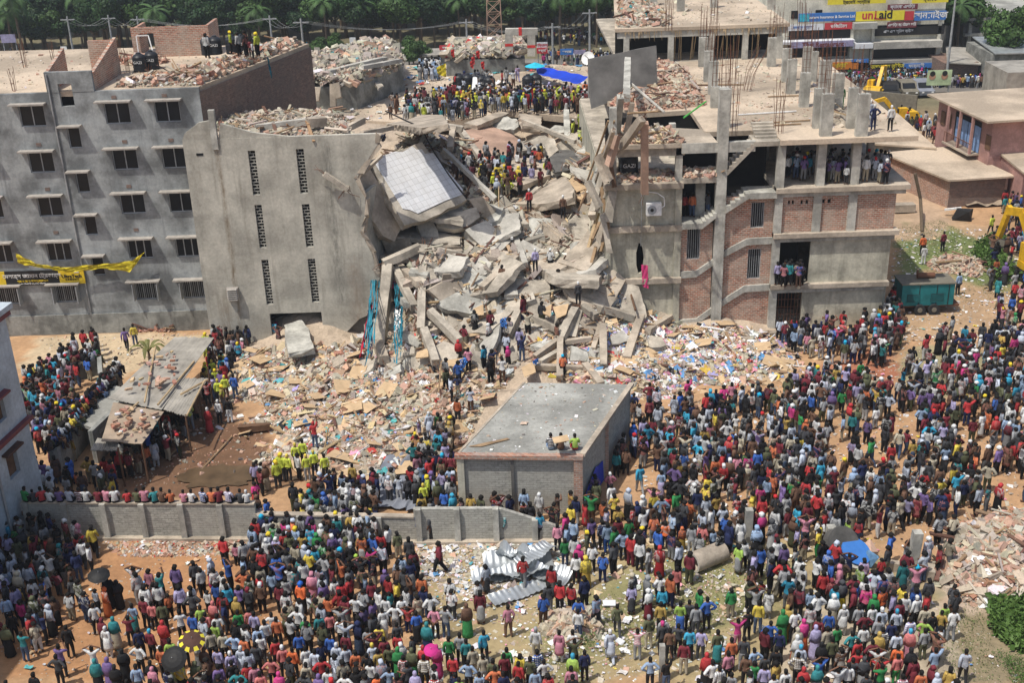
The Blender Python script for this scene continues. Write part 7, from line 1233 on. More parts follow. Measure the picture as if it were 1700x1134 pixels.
def skinned(pose, sub, slim=1.0):
    J = {k: Vector(v) for k, v in POSES[pose].items()}
    for s_ in 'LR': J['ha'+s_] = J['wr'+s_]+(J['wr'+s_]-J['el'+s_]).normalized()*.09
    names = list(J); me = bpy.data.meshes.new('tmp'); me.from_pydata([J[n] for n in names], [(names.index(a), names.index(b)) for a, b, _ in EDG], []); ob = bpy.data.objects.new('tmp', me); COL.objects.link(ob)
    ob.modifiers.new('s', 'SKIN'); sv = me.skin_vertices[0].data
    for i, n in enumerate(names): r = RAD[n]; sv[i].radius = (r[0]*slim, r[1]*slim); sv[i].use_root = (n == 'pelvis')
    if sub: ss = ob.modifiers.new('u', 'SUBSURF'); ss.levels = sub; ss.render_levels = sub
    dg = bpy.context.evaluated_depsgraph_get(); ev = ob.evaluated_get(dg); m2 = ev.to_mesh(); V = np.array([v.co[:] for v in m2.vertices]); Fs = [tuple(p.vertices) for p in m2.polygons]; ev.to_mesh_clear(); bpy.data.objects.remove(ob); bpy.data.meshes.remove(me)
    cen = np.array([V[list(f)].mean(0) for f in Fs]); best = np.full(len(Fs), 1e9); cat = np.zeros(len(Fs), int)
    for k, (a, b, c) in enumerate(EDG):
        A, B = np.array(J[a]), np.array(J[b]); d = B-A; t = np.clip(((cen-A)@d)/(d@d), 0, 1); ra = RAD[a][0]*(1-t)+RAD[b][0]*t; dist = np.linalg.norm(cen-A-t[:, None]*d, axis=1)/ra; m = dist < best; best[m] = dist[m]; cat[m] = k
    cats = [EDG[k][2] for k in cat]; return V, Fs, cats, cen, J
def shell(V, Fs, sel, off, extra=None):
    """faces sel offset outward along vertex normals, as closed-looking garment shell"""
    N = np.zeros_like(V)
    for f in Fs: a = V[list(f)]; n = np.cross(a[1]-a[0], a[2]-a[0]) if len(f) == 3 else np.cross(a[2]-a[0], a[3]-a[1]); N[list(f)] += n
    N /= np.linalg.norm(N, axis=1)[:, None]+1e-9; use = sorted({i for k in sel for i in Fs[k]}); mp = {u: i for i, u in enumerate(use)}; W_ = V[use]+N[use]*off
    if extra is not None: W_ = extra(W_)
    return W_, [tuple(mp[i] for i in Fs[k]) for k in sel]
def tubeloft(rings, n=14, wob=.0):
    V = []; F = []
    for k, (cx, cy, cz, rx, ry) in enumerate(rings):
        for i in range(n): a = 2*math.pi*i/n; r = 1+wob*math.sin(i*2.6+k); V.append((cx+rx*r*math.cos(a), cy+ry*r*math.sin(a), cz))
    for k in range(len(rings)-1):
        for i in range(n): F.append((k*n+i, k*n+(i+1) % n, (k+1)*n+(i+1) % n, (k+1)*n+i))
    F.append(tuple(range(n))[::-1]); F.append(tuple(range((len(rings)-1)*n, len(rings)*n))); return np.array(V), F
def template(pose, garb, sub):
    """returns {part: (V, F)} with parts body, hair, top, bottom"""
    V, Fs, cats, cen, J = skinned(pose, sub, .93 if garb in ('saree', 'burqa') else 1.0); out = {}
    hd = np.array(J['head']); tp_ = np.array(J['top']); axd = (tp_-hd)/np.linalg.norm(tp_-hd); nk = np.array(J['neck']); lo_ = sub == 0
    bodyV = [V]; bodyF = list(Fs); nb_ = len(V)
    def add(Vx, Fx):
        nonlocal nb_
        bodyV.append(np.array(Vx, float)); bodyF.extend([tuple(i+nb_ for i in f) for f in Fx]); nb_ += len(Vx)
    if not lo_:
        fw = np.array([0, 1, 0.]); fw = fw-axd*(fw@axd); fw /= np.linalg.norm(fw); sd_ = np.cross(fw, axd); fc = hd+axd*.035
        a_ = fc+fw*.075; add([a_-sd_*.014-axd*.02, a_+sd_*.014-axd*.02, a_+fw*.03-axd*.015, a_+axd*.03], [(0, 1, 2), (0, 2, 3), (1, 3, 2), (0, 3, 1)])
        for s in (-1, 1): e = fc+sd_*s*.072; add([e-fw*.015-axd*.03, e+fw*.015-axd*.025, e+fw*.012+axd*.02, e-fw*.02+axd*.025, e+sd_*s*.02-fw*.01], [(0, 1, 4), (1, 2, 4), (2, 3, 4), (3, 0, 4)])
        for s in 'LR':   # five fingers rooted in the palm
            h = np.array(J['ha'+s]); d = h-np.array(J['wr'+s]); d /= np.linalg.norm(d); sgn = -1 if s == 'L' else 1; si = np.cross(d, np.array([sgn*1., .2, 0])); si /= np.linalg.norm(si); cu = np.cross(si, d)
            for q, L in zip((-.027, -.009, .009, .026), (.06, .07, .066, .05)):
                p0 = h-d*.012+si*q; p1 = p0+d*L*.55+cu*.008; p2 = p1+d*L*.4+cu*.022
                VV = []; 
                for pp, r in ((p0, .009), (p1, .008), (p2, .006)): VV += [pp+si*r, pp+cu*r, pp-si*r, pp-cu*r]
                add(VV, [(a, (a+1) % 4, 4+(a+1) % 4, 4+a) for a in range(4)]+[(4+a, 4+(a+1) % 4, 8+(a+1) % 4, 8+a) for a in range(4)]+[(8, 9, 10, 11)])
            p0 = h-d*.05-si*.03; p1 = p0+d*.03-si*.025+cu*.01; p2 = p1+d*.03-si*.008+cu*.015; VV = []
            for pp, r in ((p0, .011), (p1, .010), (p2, .007)): VV += [pp+si*r, pp+cu*r, pp-si*r, pp-cu*r]
            add(VV, [(a, (a+1) % 4, 4+(a+1) % 4, 4+a) for a in range(4)]+[(4+a, 4+(a+1) % 4, 8+(a+1) % 4, 8+a) for a in range(4)]+[(8, 9, 10, 11)])
    out['body'] = (np.vstack(bodyV), bodyF)
    q = (cen-hd)@axd; fwd_ = (cen-hd)[:, 1]; hs = [i for i, c in enumerate(cats) if c == 'head' and (q[i] > .065 or (fwd_[i] < .02 and q[i] > -.035))]
    if garb in ('saree', 'burqa'): hs = [i for i, c in enumerate(cats) if c == 'head' and (q[i] > .05 or fwd_[i] < .055)]
    out['hair'] = shell(V, Fs, hs, .014 if garb not in ('saree', 'burqa') else .024)
    pel = np.array(J['pelvis']); sit = pose == 'sit'
    if garb in ('trousers', 'lungi', 'vest'):
        ts = [i for i, c in enumerate(cats) if c in ('torso', 'uarm') or (c == 'hip' and cen[i][2] > pel[2]-.02) or (c == 'farm' and garb == 'trousers' and pose in ('stand', 'hips', 'walk'))]
        if sit: ts = [i for i, c in enumerate(cats) if c in ('torso', 'uarm')]
        out['top'] = shell(V, Fs, ts, .017)
    else:
        ts = [i for i, c in enumerate(cats) if c in ('torso', 'uarm', 'farm', 'hip') and not (c == 'hip' and sit)]; out['top'] = shell(V, Fs, ts, .018)
    if garb in ('trousers', 'vest') or sit or pose == 'bend': bs = [i for i, c in enumerate(cats) if c in ('hip', 'thigh', 'shank') and not (c == 'shank' and cen[i][2] < J['anL'][2]+.03)]; out['bottom'] = shell(V, Fs, bs, .014)
    else:
        yk = .12 if pose == 'walk' else .02; n_ = 8 if lo_ else 16
        if garb == 'lungi': L = tubeloft([(0, 0, .98, .15, .12), (0, 0, .86, .175, .14), (0, 0, .60, .17, .15+yk*.4), (0, 0, .36, .175, .15+yk*.8), (0, 0, .22, .18, .15+yk)], n_, .05)
        elif garb == 'kurta':
            L = tubeloft([(0, 0, 1.05, .145, .12), (0, 0, .86, .18, .145), (0, 0, .62, .20, .165+yk*.3), (0, 0, .46, .215, .18+yk*.5)], n_, .05); bs = [i for i, c in enumerate(cats) if c in ('thigh', 'shank')]
            T, TF = out['top']; out['top'] = (np.vstack([T, L[0]]), TF+[tuple(j+len(T) for j in f) for f in L[1]]); L = shell(V, Fs, bs, .02)
        else:
            L = tubeloft([(0, 0, 1.02, .15, .12), (0, 0, .86, .185, .155), (0, 0, .55, .20, .18+yk*.3), (0, 0, .25, .225, .20+yk*.5), (0, 0, .06, .24, .21+yk*.5)], n_, .06)
            sh = tubeloft([(0, -.015, 1.42, .085, .085), (0, -.02, 1.33, .20, .125), (0, -.02, 1.15, .24, .16), (0, -.01, .98, .235, .17)] if garb == 'burqa' else [(0, -.01, 1.44, .075, .08), (0, -.02, 1.35, .185, .12), (0, -.02, 1.18, .20, .14), (0, -.01, .88, .195, .16)], n_, .05)
            T, TF = out['top']; out['top'] = (np.vstack([T, sh[0]]), TF+[tuple(j+len(T) for j in f) for f in sh[1]])
        out['bottom'] = L
    return out
def mk(name, VF, mat, smooth=True):
    me = bpy.data.meshes.new(name); me.from_pydata([tuple(v) for v in VF[0]], [], VF[1]); me.materials.append(MATS[mat]); me.polygons.foreach_set('use_smooth', [smooth]*len(me.polygons)); return me
TC = {}
def hires(pose, garb):
    if (pose, garb) not in TC: t = template(pose, garb, 1); TC[pose, garb] = {k: mk('person' if k == 'body' else k, v, 'skin' if k == 'body' else 'hair_black') for k, v in t.items()}
    return TC[pose, garb]
CC = {'w': ('white', (.66, .67, .66)), 'W': ('pale blue white', (.50, .56, .66)), 'g': ('grey', (.30, .31, .32)), 'k': ('black', (.018, .018, .02)), 'd': ('dark grey', (.065, .068, .075)), 'r': ('red', (.52, .03, .035)), 'm': ('maroon', (.20, .025, .04)), 'o': ('orange', (.62, .16, .05)), 'y': ('yellow', (.72, .55, .04)),
 'n': ('green', (.03, .26, .07)), 'N': ('lime green', (.35, .55, .08)), 't': ('teal', (.02, .24, .26)), 'b': ('blue', (.03, .13, .50)), 'l': ('light blue', (.30, .43, .62)), 'c': ('bright cyan', (.02, .38, .60)), 'v': ('purple', (.19, .12, .32)), 'V': ('lavender', (.42, .38, .62)), 'p': ('pink', (.58, .22, .30)), 'P': ('magenta', (.60, .03, .22)),
 'e': ('beige', (.46, .41, .30)), 'i': ('navy', (.02, .03, .10)), 's': ('brown', (.17, .09, .055)), 'u': ('mustard', (.48, .32, .06)), 'G': ('olive', (.11, .12, .06)), 'j': ('blue jeans', (.07, .11, .20)), 'R': ('coral', (.60, .17, .16)), 'F': ('fluorescent yellow', (.62, .72, .04)), 'O': ('bright orange', (.75, .14, .02))}
CATNM = {'trousers': 'trousers', 'lungi': 'lungi', 'kurta': 'trousers', 'saree': 'skirt', 'burqa': 'robe', 'vest': 'trousers'}
PEOPLE = []
def person(x, y, z, sc, bc, pose='stand', garb='trousers', hat=None, rz=None, stripe=None, scale=1.0, extra=None):
    T = hires(pose, garb); b = bpy.data.objects.new('person', T['body']); COL.objects.link(b); b.location = (x, y, z); b.rotation_euler = (0, 0, random.uniform(-.35, .35) if rz is None else rz); s = scale*random.uniform(.89, 1.0); b.scale = (s, s, s); b['category'] = 'person'; b['group'] = 'people watching the collapse'
    top_n = {'kurta': 'kurta', 'saree': 'shawl', 'burqa': 'cloak'}.get(garb, 'shirt'); cov = garb in ('saree', 'burqa')
    for nm, key, col in (('headscarf' if cov else 'cap' if hat else 'hair', 'hair', CC[hat][1] if hat else (CC[sc][1] if cov else (.012, .011, .01))), (top_n, 'top', CC[sc][1]), (CATNM[garb], 'bottom', CC[bc][1])):
        o = bpy.data.objects.new(nm, T[key]); COL.objects.link(o); o.parent = b; v = random.uniform(.85, 1.15); o.color = (*[min(1, (c*.86+sum(col)/3*.12)*v*.92) for c in col], 1)
        o.material_slots[0].link = 'OBJECT'; o.material_slots[0].material = MATS['garment_'+stripe if (stripe and key == 'top') else 'garment']
    PEOPLE.append(dict(o=b, sc=sc, bc=bc, pose=pose, garb=garb, hat=hat, stripe=stripe, x=x, y=y, z=z, pos=extra)); return b
KIND = {'s': ('stand', 'trousers'), 'x': ('relaxed', 'trousers'), 'h': ('hips', 'trousers'), 'a': ('headhands', 'trousers'), 'c': ('camera', 'trousers'), 'd': ('shade', 'trousers'), 'q': ('folded', 'trousers'), 'b': ('behind', 'trousers'), 'w': ('walk', 'trousers'), 'l': ('stand', 'lungi'), 'L': ('walk', 'lungi'), 'k': ('stand', 'kurta'), 'K': ('walk', 'kurta'), 'f': ('stand', 'saree'), 'F': ('relaxed', 'burqa'), 'r': ('raise', 'trousers'), 'B': ('bend', 'trousers'), 'S': ('sit', 'trousers')}
# per tile: x y (head, in quarter pixels of the tile) shirt bottom kind [hat|/s stripes|/c checks]
T_A = """600 95 y k w;575 205 w k s/s;105 25 w k x;510 85 p v f;290 110 l k S;60 285 W k s;25 365 l k s;82 355 w k s;180 305 r k s;250 220 w k s;330 185 s k f;380 195 t n f;445 170 i k s;195 430 w k x;280 395 w k s/s;190 495 P k s;85 495 V k s;25 560 l k s;20 465 d k s;120 300 d k s;60 660 k k s;20 740 G k F;465 415 d k s;505 445 G k s;440 515 w e x;610 605 w k x;545 530 i j x;612 455 W k s;700 425 k k F;762 432 k k F;680 480 O o f;878 355 w k a;895 405 w w s;975 365 p k s;1045 385 t k r;1000 430 d k c;1155 362 v d s;1238 478 w k s;1260 515 d d h;865 595 l t l;925 575 m k s;995 580 R k s;1065 600 G k s;1100 500 o k x;1035 475 w k s;950 495 w w k;1180 490 V k s;1275 312 d k s;1320 358 w k s;1385 288 W P f;1410 355 w k s;1465 378 w k h;1360 465 w k s;1402 445 b k s;1470 155 r k s;1550 158 p k s;1605 188 g k s;1650 168 W k s;1505 325 b k a;1605 295 l k x;1610 385 o s h;1442 440 w k s;1500 490 c k s;1575 480 v k s;1635 485 d k s m;1320 610 N k x;1335 655 R k s;1405 585 R r f;1185 655 w k q;1268 670 b k s;1432 675 w g x;1418 725 N k s;1560 565 u k f;1650 645 R k s;1570 640 n k s;1680 665 V k s;688 748 w w k w;740 690 t e f;665 700 m k f;838 678 m k c;962 768 m k s c;910 772 i k s;1070 720 r m f;430 752 k k s;380 882 v k c;362 942 d k h;128 780 t j c;600 885 w w a;620 975 t k f;682 975 v v f;748 1005 k k F;800 905 k k F;905 865 w k h;985 985 k k F;1120 850 N e s;1060 895 o k s;1205 820 w k x;1000 1015 p m f;895 1015 l d s;832 1100 w k s;1345 890 s e F;1412 890 V k s;1545 800 l k h;1610 815 o k s;1590 885 W k k w;1520 915 V k k w;1690 875 d k s;1390 790 e k s;1450 790 e k s;1630 1005 r k x;1570 1045 t k h;1442 1015 v k s;1510 990 k k s;215 1075 k k s;30 1112 d k s;1685 1045 p k s;1690 770 l k s"""
T_B = """30 255 r k s;100 255 d k s;128 285 b k s;60 165 w k s w;105 152 V k k w;90 375 l j s;15 405 r k s;140 335 b k a;145 465 m k s/c;190 530 w w k;215 345 w k c;308 330 w k s;190 430 w k s;365 405 p p f;415 360 l k s;432 410 W k s;440 470 v k s;290 470 O k s b;342 520 w e c;405 520 e k x;470 545 o k s;530 530 r k h;560 455 r y s;610 412 r k s;560 320 o k a;690 300 d g a;660 240 p k s N;500 145 v b s w;560 102 l k h;680 98 w k h;770 150 b k h;830 212 W k s;822 125 r k s;870 105 w k s/s;932 108 G e s;1010 165 d d s;962 268 l k s;1050 285 k k s;980 375 d k s;940 370 s k x;1012 435 s j a;1095 425 o k s;1105 490 i j s/c;1152 530 w k h;850 365 v k f;872 415 r k s;720 412 l k s;760 440 m k s/s;805 495 w g s;878 480 t k s;855 550 w k s;655 560 w k h;962 555 w k x;915 595 w g h;835 625 w w k;1060 660 b k l;1180 630 p k b;1252 628 g j h;1130 740 t i f;1280 442 w k x;1292 505 w d x;1210 200 m k w;1522 335 W d L;1468 442 w m x;1485 530 m w L;1395 610 s n f;1672 620 p s x;930 720 d g s;935 790 r g s;845 830 m k s;770 750 y k s;735 755 g k s;95 655 w k h;88 700 o k s;20 742 w k s;20 800 w d s/s;268 640 w k h;320 685 n k x;412 670 t g s;480 655 R k s;550 690 w k s;590 735 W k a;590 795 m k s;485 805 b k s;275 790 b k s;528 865 W j k w;385 915 W d s;425 960 r k h;300 880 w e k;235 895 O k s;168 885 R k s w;120 830 r k s;655 915 o k s;590 885 W k s;730 930 k k s;772 885 W b s y;805 905 u k s;860 880 G k s;942 920 n n F;1030 905 G n f;1062 880 r u f;1110 955 e k s/s;1195 875 P P f;1275 825 n k s;1335 810 g k s;1392 835 t k s;1435 885 e e s;1510 778 c k w;1662 890 n k s;1645 945 m k s;1572 975 G k s;1505 945 e g s;1405 975 l k h;1302 945 r k s;972 940 R k s/c;1000 1005 d k s;880 1025 l d h;1052 1055 V k f;800 1070 O k s;752 985 w k s;582 1065 w k h;470 1035 w k s;90 950 R k h;145 1060 P k f;410 1080 v v f;20 1060 R k s;325 990 e k s;1590 1040 o k h;1640 1065 i k s;1480 1050 l k s;1345 1085 N k s;1180 1085 r k s/c"""
T_C = """300 60 p k s;362 85 l g s/c;405 45 l i s;350 155 n j s;412 165 w e s;442 225 P m f;425 270 w k s;490 295 y u f;530 195 w k x;602 262 b i x;675 205 d k s/c;590 55 i k s;635 75 l b s;680 105 n k s;705 40 m k s;775 38 n k x;740 120 l k h;790 155 r m s;855 195 w k s;850 125 k k s;910 205 w g s/s;982 222 r r f;972 110 b k s;1020 42 O k s;1110 205 W k b;1195 72 g w s/c;1182 270 m G b;1265 78 R N x;1340 60 l j s/s;1140 60 o u f;70 285 r g w;260 350 r g s;315 458 r k s;392 455 r k s;480 430 i k s;240 465 d g s;205 540 b s x;440 565 b w b;437 635 w j s;560 545 l d w;800 415 d k s/s e;795 465 V d l;900 430 g k f;908 490 w m F;985 400 w k h;1000 485 c k s;1055 420 o i s;1095 345 R k s;975 355 o k s;1250 510 n k s;1300 570 b k h;1460 490 n e s;1120 600 N b l;1195 600 d k s;990 600 u k s;700 602 G d w;910 690 G e s g;1005 690 g k x;990 745 d k s P;155 762 w e s g;312 775 p w k;402 780 w k s;415 835 G k a;652 775 W W K w;835 765 p g a/s;1075 765 d k h;1182 770 c k s;1237 770 V d x;1145 860 m e s;1370 790 G t l;1505 700 P p a;1462 838 o k s;1522 835 d g s;1440 930 p k s;1570 962 s k s;1510 205 N g l;1562 190 w k s;1605 210 d k s;1655 228 b k s;1600 350 k k x;1660 412 r k h;1625 500 w k a;1690 495 w g k;1642 595 y j s;1570 640 k k s;920 955 l k h;1030 965 k j r;402 950 N w f c;482 905 i k s;40 990 r k s;75 970 G k s;172 935 b k s/c;212 965 w k h;392 1032 p k s;402 1085 k k s;152 1040 l k s;1240 1092 l k h;1325 1000 w k h;1390 1045 w g s/c;1462 1050 g k s;1312 965 r k f;1612 990 n k s;1622 905 l k h;1685 930 d k s;1680 1020 V k s;1225 620 g d s;1050 770 s k s"""
T_D = """200 80 V k x;190 185 w t l;75 190 w k s;112 210 v k s;62 110 m m f;25 240 g k k;345 90 y n r;368 175 k j h;455 15 g j s;540 20 N g s;592 12 r j s;820 140 b k h;1072 165 W W k w;1240 15 e k x;1215 180 e g w;905 335 t g k;1148 15 g k h;215 290 w k s;28 310 i k s;102 325 r k h;90 370 e e k e;182 400 w k s/s;230 345 w k s;132 385 g k s;402 330 b k s;365 362 W k h;238 415 w k s;480 355 p p f;440 440 m k f;500 300 s k h;655 305 V k s;702 330 P k s;620 350 N k s;580 415 m k h;652 440 w k s;392 420 r k s;498 455 d y f;290 500 l k s;155 515 s k x;335 535 w k h;212 495 m k s;442 540 w e F;430 500 c k s;575 505 m k f;592 455 b k s;660 495 P k s;712 535 n n f;750 530 O k s;840 535 V k s;842 430 d k s;770 425 b k s;990 458 i k s;982 520 b k s/s;1062 540 r k x;995 555 w k s w;880 590 m k s;918 550 w k s;1050 615 e p s;1140 640 u j x;1182 600 N k s;1240 640 w g x;1100 655 k k s;1048 695 N k h;952 705 V k s/s;862 640 W k s c;762 640 W k s w;742 700 g k s;510 600 w w k w;602 620 g k s;650 655 m k h;700 605 w k s;110 615 u u F;102 655 n n F;162 655 w k x;242 712 P O f;22 715 b k h;192 780 e O f;198 815 w e F;82 780 i k s;322 750 V V f;342 685 m k s;400 765 e k s;442 740 n k s;412 655 b k s;556 790 t k h;602 830 r k s;700 840 m k h;642 745 w k s;722 805 u O f;770 765 d k s/s;830 705 i k s;862 790 W k s;952 770 R p f c;1050 760 g G s;432 840 G k s;360 850 k k F;222 880 W k s c;205 930 e k h/c;122 1040 w k s;60 905 k k s;240 1020 r r F;332 1010 t g F;350 965 b k a;470 1035 w N a;600 915 r k h;560 980 d k h;622 965 d g f;735 895 w k a;742 975 r k a;762 1015 n k c;870 930 R n s;955 900 k k F;1025 1050 o k s;1120 905 l e d;1322 910 W k w;1130 1060 W m f;852 905 O k s;495 1010 w k s;660 1060 d k s;900 1080 p k s/c;42 1080 w k s;130 1100 e k s"""
def tile(txt, x0, y0):
    for ln in txt.replace('\n', '').split(';'):
        a = ln.split()
        if len(a) < 5: continue
        kd = a[4]; st = {'s': 'striped', 'c': 'checked'}.get(kd[2:], None) if '/' in kd else None; yield x0+float(a[0])/4, y0+float(a[1])/4, a[2], a[3], kd[0], (a[5] if len(a) > 5 else None), st
ALL = list(tile(T_A, 0, 850))+list(tile(T_B, 425, 850))+list(tile(T_C, 850, 850))+list(tile(T_D, 1275, 850))
# the largest in the picture are built as single people, the others join the crowd; spread overlapping ones apart
CROWD = []; placed = []
def far_enough(x, y, d=.40):
    return all((x-a)**2+(y-b)**2 > d*d for a, b in placed)
def settle(x, y, d=.40):
    for r in np.arange(0, 1.2, .12):
        for a in np.arange(0, 6.28, .9):
            if far_enough(x+r*math.cos(a), y+r*math.sin(a), d): return x+r*math.cos(a), y+r*math.sin(a)
    return x, y
ALL.sort(key=lambda q: -q[1])
NIND = 296 - 42
blockers = [(-2.75, 3.1, 47.1, 55.2)]
cand = [q for q in ALL if q[1] > 885 or q[4] in 'wLK']
cand = cand[:NIND]; cs = set(map(id, cand))
for q in ALL:
    px, py, sc, bc, kd, hat, st = q; pose, garb = KIND[kd]; hz = 1.6 if pose != 'bend' else 1.15
    p = G(px, py, hz); x, y = settle(p.x, p.y); placed.append((x, y))
    if pose == 'sit': pose = 'stand'
    if id(q) in cs: person(x, y, .0, sc, bc, pose, garb, hat, stripe=st)
    else: CROWD.append((x, y, 0, random.uniform(-.4, .4), CC[sc][1], CC[bc][1], CC[hat][1] if hat else None, kd))
# notable people away from the front of the crowd: foot pixel, ground height, colours, kind, hat, label
NOTE = [(494, 781, 0, 'F', 'k', 's', 'y', 'rescuer in fluorescent vest and yellow helmet, leftmost of the group at the rubble'), (506, 775, .1, 'F', 'k', 's', None, 'bareheaded man in pale fluorescent vest behind the yellow helmets'), (524, 792, .1, 'F', 'k', 's', 'y', 'rescuer in fluorescent vest with raised yellow helmet at the middle of the group'), (512, 800, .1, 'F', 'g', 's', 'y', 'rescuer in fluorescent vest standing nearest the crowd, yellow helmet'), (542, 800, .1, 'F', 'k', 's', None, 'bareheaded rescuer in fluorescent vest, rightmost of the group at the rubble'), (481, 800, .1, 'F', 'k', 's', 'y', 'rescuer in yellow helmet half hidden left of the vest group'),
 (524, 745, .3, 'r', 'j', 'r', 'r', 'man in red shirt and red cap raising his arm on the rubble'), (705, 848, 0, 'F', 'k', 's', 'y', 'rescuer in yellow helmet standing before the boundary wall'), (588, 815, .2, 'u', 's', 's', None, 'man in mustard shirt bending on the tarpaulin edge'), (714, 727, .6, 'W', 'W', 'k', 'w', 'man in pale kurta and white cap walking over the rubble'),
 (349, 718, 0, 'r', 'r', 'f', 'w', 'woman in bright red dress by the tin shed'), (366, 705, 0, 'w', 'k', 's', 'w', 'man in white cap and white shirt beside the woman in red'), (383, 703, 0, 'k', 'w', 's', None, 'man in black shirt and white trousers beside the tin shed'), (392, 664, .1, 'b', 'j', 's', None, 'man in blue striped shirt at the left edge of the rubble'), (377, 665, .1, 'F', 's', 's', 'y', 'rescuer in yellow helmet left of the blue striped shirt'), (366, 672, .1, 'F', 'k', 's', 'y', 'rescuer in yellow helmet nearest the shed poles'), (356, 635, .1, 'F', 'k', 's', 'y', 'rescuer in fluorescent vest uphill beside the shed'), (348, 612, .1, 'F', 'r', 's', 'y', 'uppermost yellow helmet rescuer beside the shed'), 
 (226, 575, 0, 'y', 'j', 's', None, 'man in yellow shirt on the sandy yard below the brick pile'), (212, 583, 0, 'v', 'k', 'w', None, 'man in purple walking on the sandy yard'), (1062, 820, 0, 'c', 'g', 'w', None, 'man in bright cyan shirt walking alone right of the hut'), (1097, 828, 0, 'l', 'V', 'l', None, 'man in pale blue shirt and lungi in the gap right of the hut'), (1015, 850, 0, 'w', 'w', 'K', None, 'man in white kurta walking past the shaded side of the hut'),
 (1078, 680, .1, 'm', 'j', 'h', None, 'man in maroon shirt, hands on hips, before the paper litter'), (1141, 672, .1, 'P', 'g', 'r', None, 'man in pink shirt with raised arm at the edge of the litter'), (1449, 217, 12.1, 'i', 'i', 'h', 'w', 'man in navy with white cap, hands on hips, on the right roof'), (1477, 218, 12.1, 'w', 'k', 's', 'w', 'man with white head cloth standing alone near the roof corner'), (1442, 210, 12.1, 'W', 'W', 'k', 'w', 'person in white robe behind the navy figure on the roof'), (1396, 180, 12.1, 'n', 'n', 's', 'w', 'man in green shirt between the roof columns'),
 (1532, 440, 0, 'w', 'w', 's', None, 'man in white shirt standing on the grass beyond the generator'), (1530, 425, 0, 'O', 'k', 's', None, 'man in bright orange shirt beyond the generator'), (1564, 418, 0, 'm', 'k', 's', None, 'man in maroon shirt standing alone on the grass'), (1589, 490, 0, 'l', 'k', 's', None, 'man in light blue shirt right of the generator'), (1644, 390, 0, 'F', 'k', 'w', None, 'man in yellow walking by the brick shed'), (889, 452, 4.6, 'V', 'k', 's', 'w', 'man in grey lilac shirt and white cap climbing at the middle of the collapse'), (960, 507, 3.8, 'd', 'k', 's', 'w', 'man in dark shirt and white head cloth standing above the propped beams'), (879, 352, 6.9, 'r', 'k', 's', 'w', 'man in red shirt and white cap on the slab'), (935, 364, 6.5, 's', 'k', 's', 'w', 'man in brown shirt by the clean fallen stair flight'),
 (867, 602, 1.2, 'i', 'j', 'r', None, 'man in dark blue on the boards at the foot of the collapse'), (1473, 690, 0, 'd', 'k', 's', None, 'man in dark shirt standing alone in the brown gap'), (1426, 640, 0, 'n', 'k', 's', None, 'man in dark green at the top edge of the right crowd'), (1518, 640, 0, 'W', 'e', 'a', None, 'man in white holding his arms up beside the open ground')]
for px, py, z, sc, bc, kd, hat, lab in NOTE:
    p = G(px, py, z); zz = z
    if z and z < 12: zz = max(z, float(heap(p.x, p.y)))
    pose, garb = KIND[kd]; o = person(p.x, p.y, zz, sc, bc, pose, garb, hat); o['label'] = lab; del o['group']; PEOPLE.pop(); placed.append((p.x, p.y))
RT = [(915, 748, 'd', 'l', 'man in checked shirt sitting on the hut roof under a board'), (932, 749, 's', 's', 'person in brown sitting in the middle on the hut roof'), (955, 749, 'N', 'r', 'person in lime top sitting rightmost on the hut roof')]
for px, py, sc, bc, lab in RT: p = G(px, py, 3.25); o = person(p.x, p.y+.15, 3.22, sc, bc, 'sit', 'trousers', None, rz=0.1, stripe='checked' if sc == 'd' else None); o['label'] = lab; del o['group']; PEOPLE.pop()
p = G(931, 733, 4.0); tag(MB().beam(p+Vector((-.35, 0, .05)), p+Vector((.35, .1, .12)), .55, .03).build('board', 'cardboard'), 'cardboard held overhead by the three sitting on the hut roof', 'board')
# row of people sitting on the long wall
WALLROW = 'n d r w v W m w m p w r G p t s o p w b o m V d w'.split(); a_, b_ = G(48, 893), G(430, 896); WN = dict(zip('nopmgwbdrvstGWV', 'nopmgwbdrvstGWV'))
nw = len(WALLROW)
for i, c in enumerate(WALLROW):
    f_ = (i+.4+random.uniform(-.25, .25))/nw; p = a_.lerp(b_, f_); o = person(p.x, p.y+.02, 1.88, c, 'k', 'sit', 'trousers', 'w' if i == nw-1 else None, rz=random.uniform(-.5, .5), scale=random.uniform(.88, 1.05), stripe='checked' if i in (6, 19, 22) else None); o['label'] = '%s shirt, seated on the long boundary wall, %s' % (CC[c][0], ('first from its left end' if i == 0 else 'number %s from its left end' % 'zero one two three four five six seven eight nine ten eleven twelve thirteen fourteen fifteen sixteen seventeen eighteen nineteen twenty twenty-one twenty-two twenty-three twenty-four twenty-five'.split()[i+1])); o['group'] = 'people seated on the boundary wall'; PEOPLE.pop()
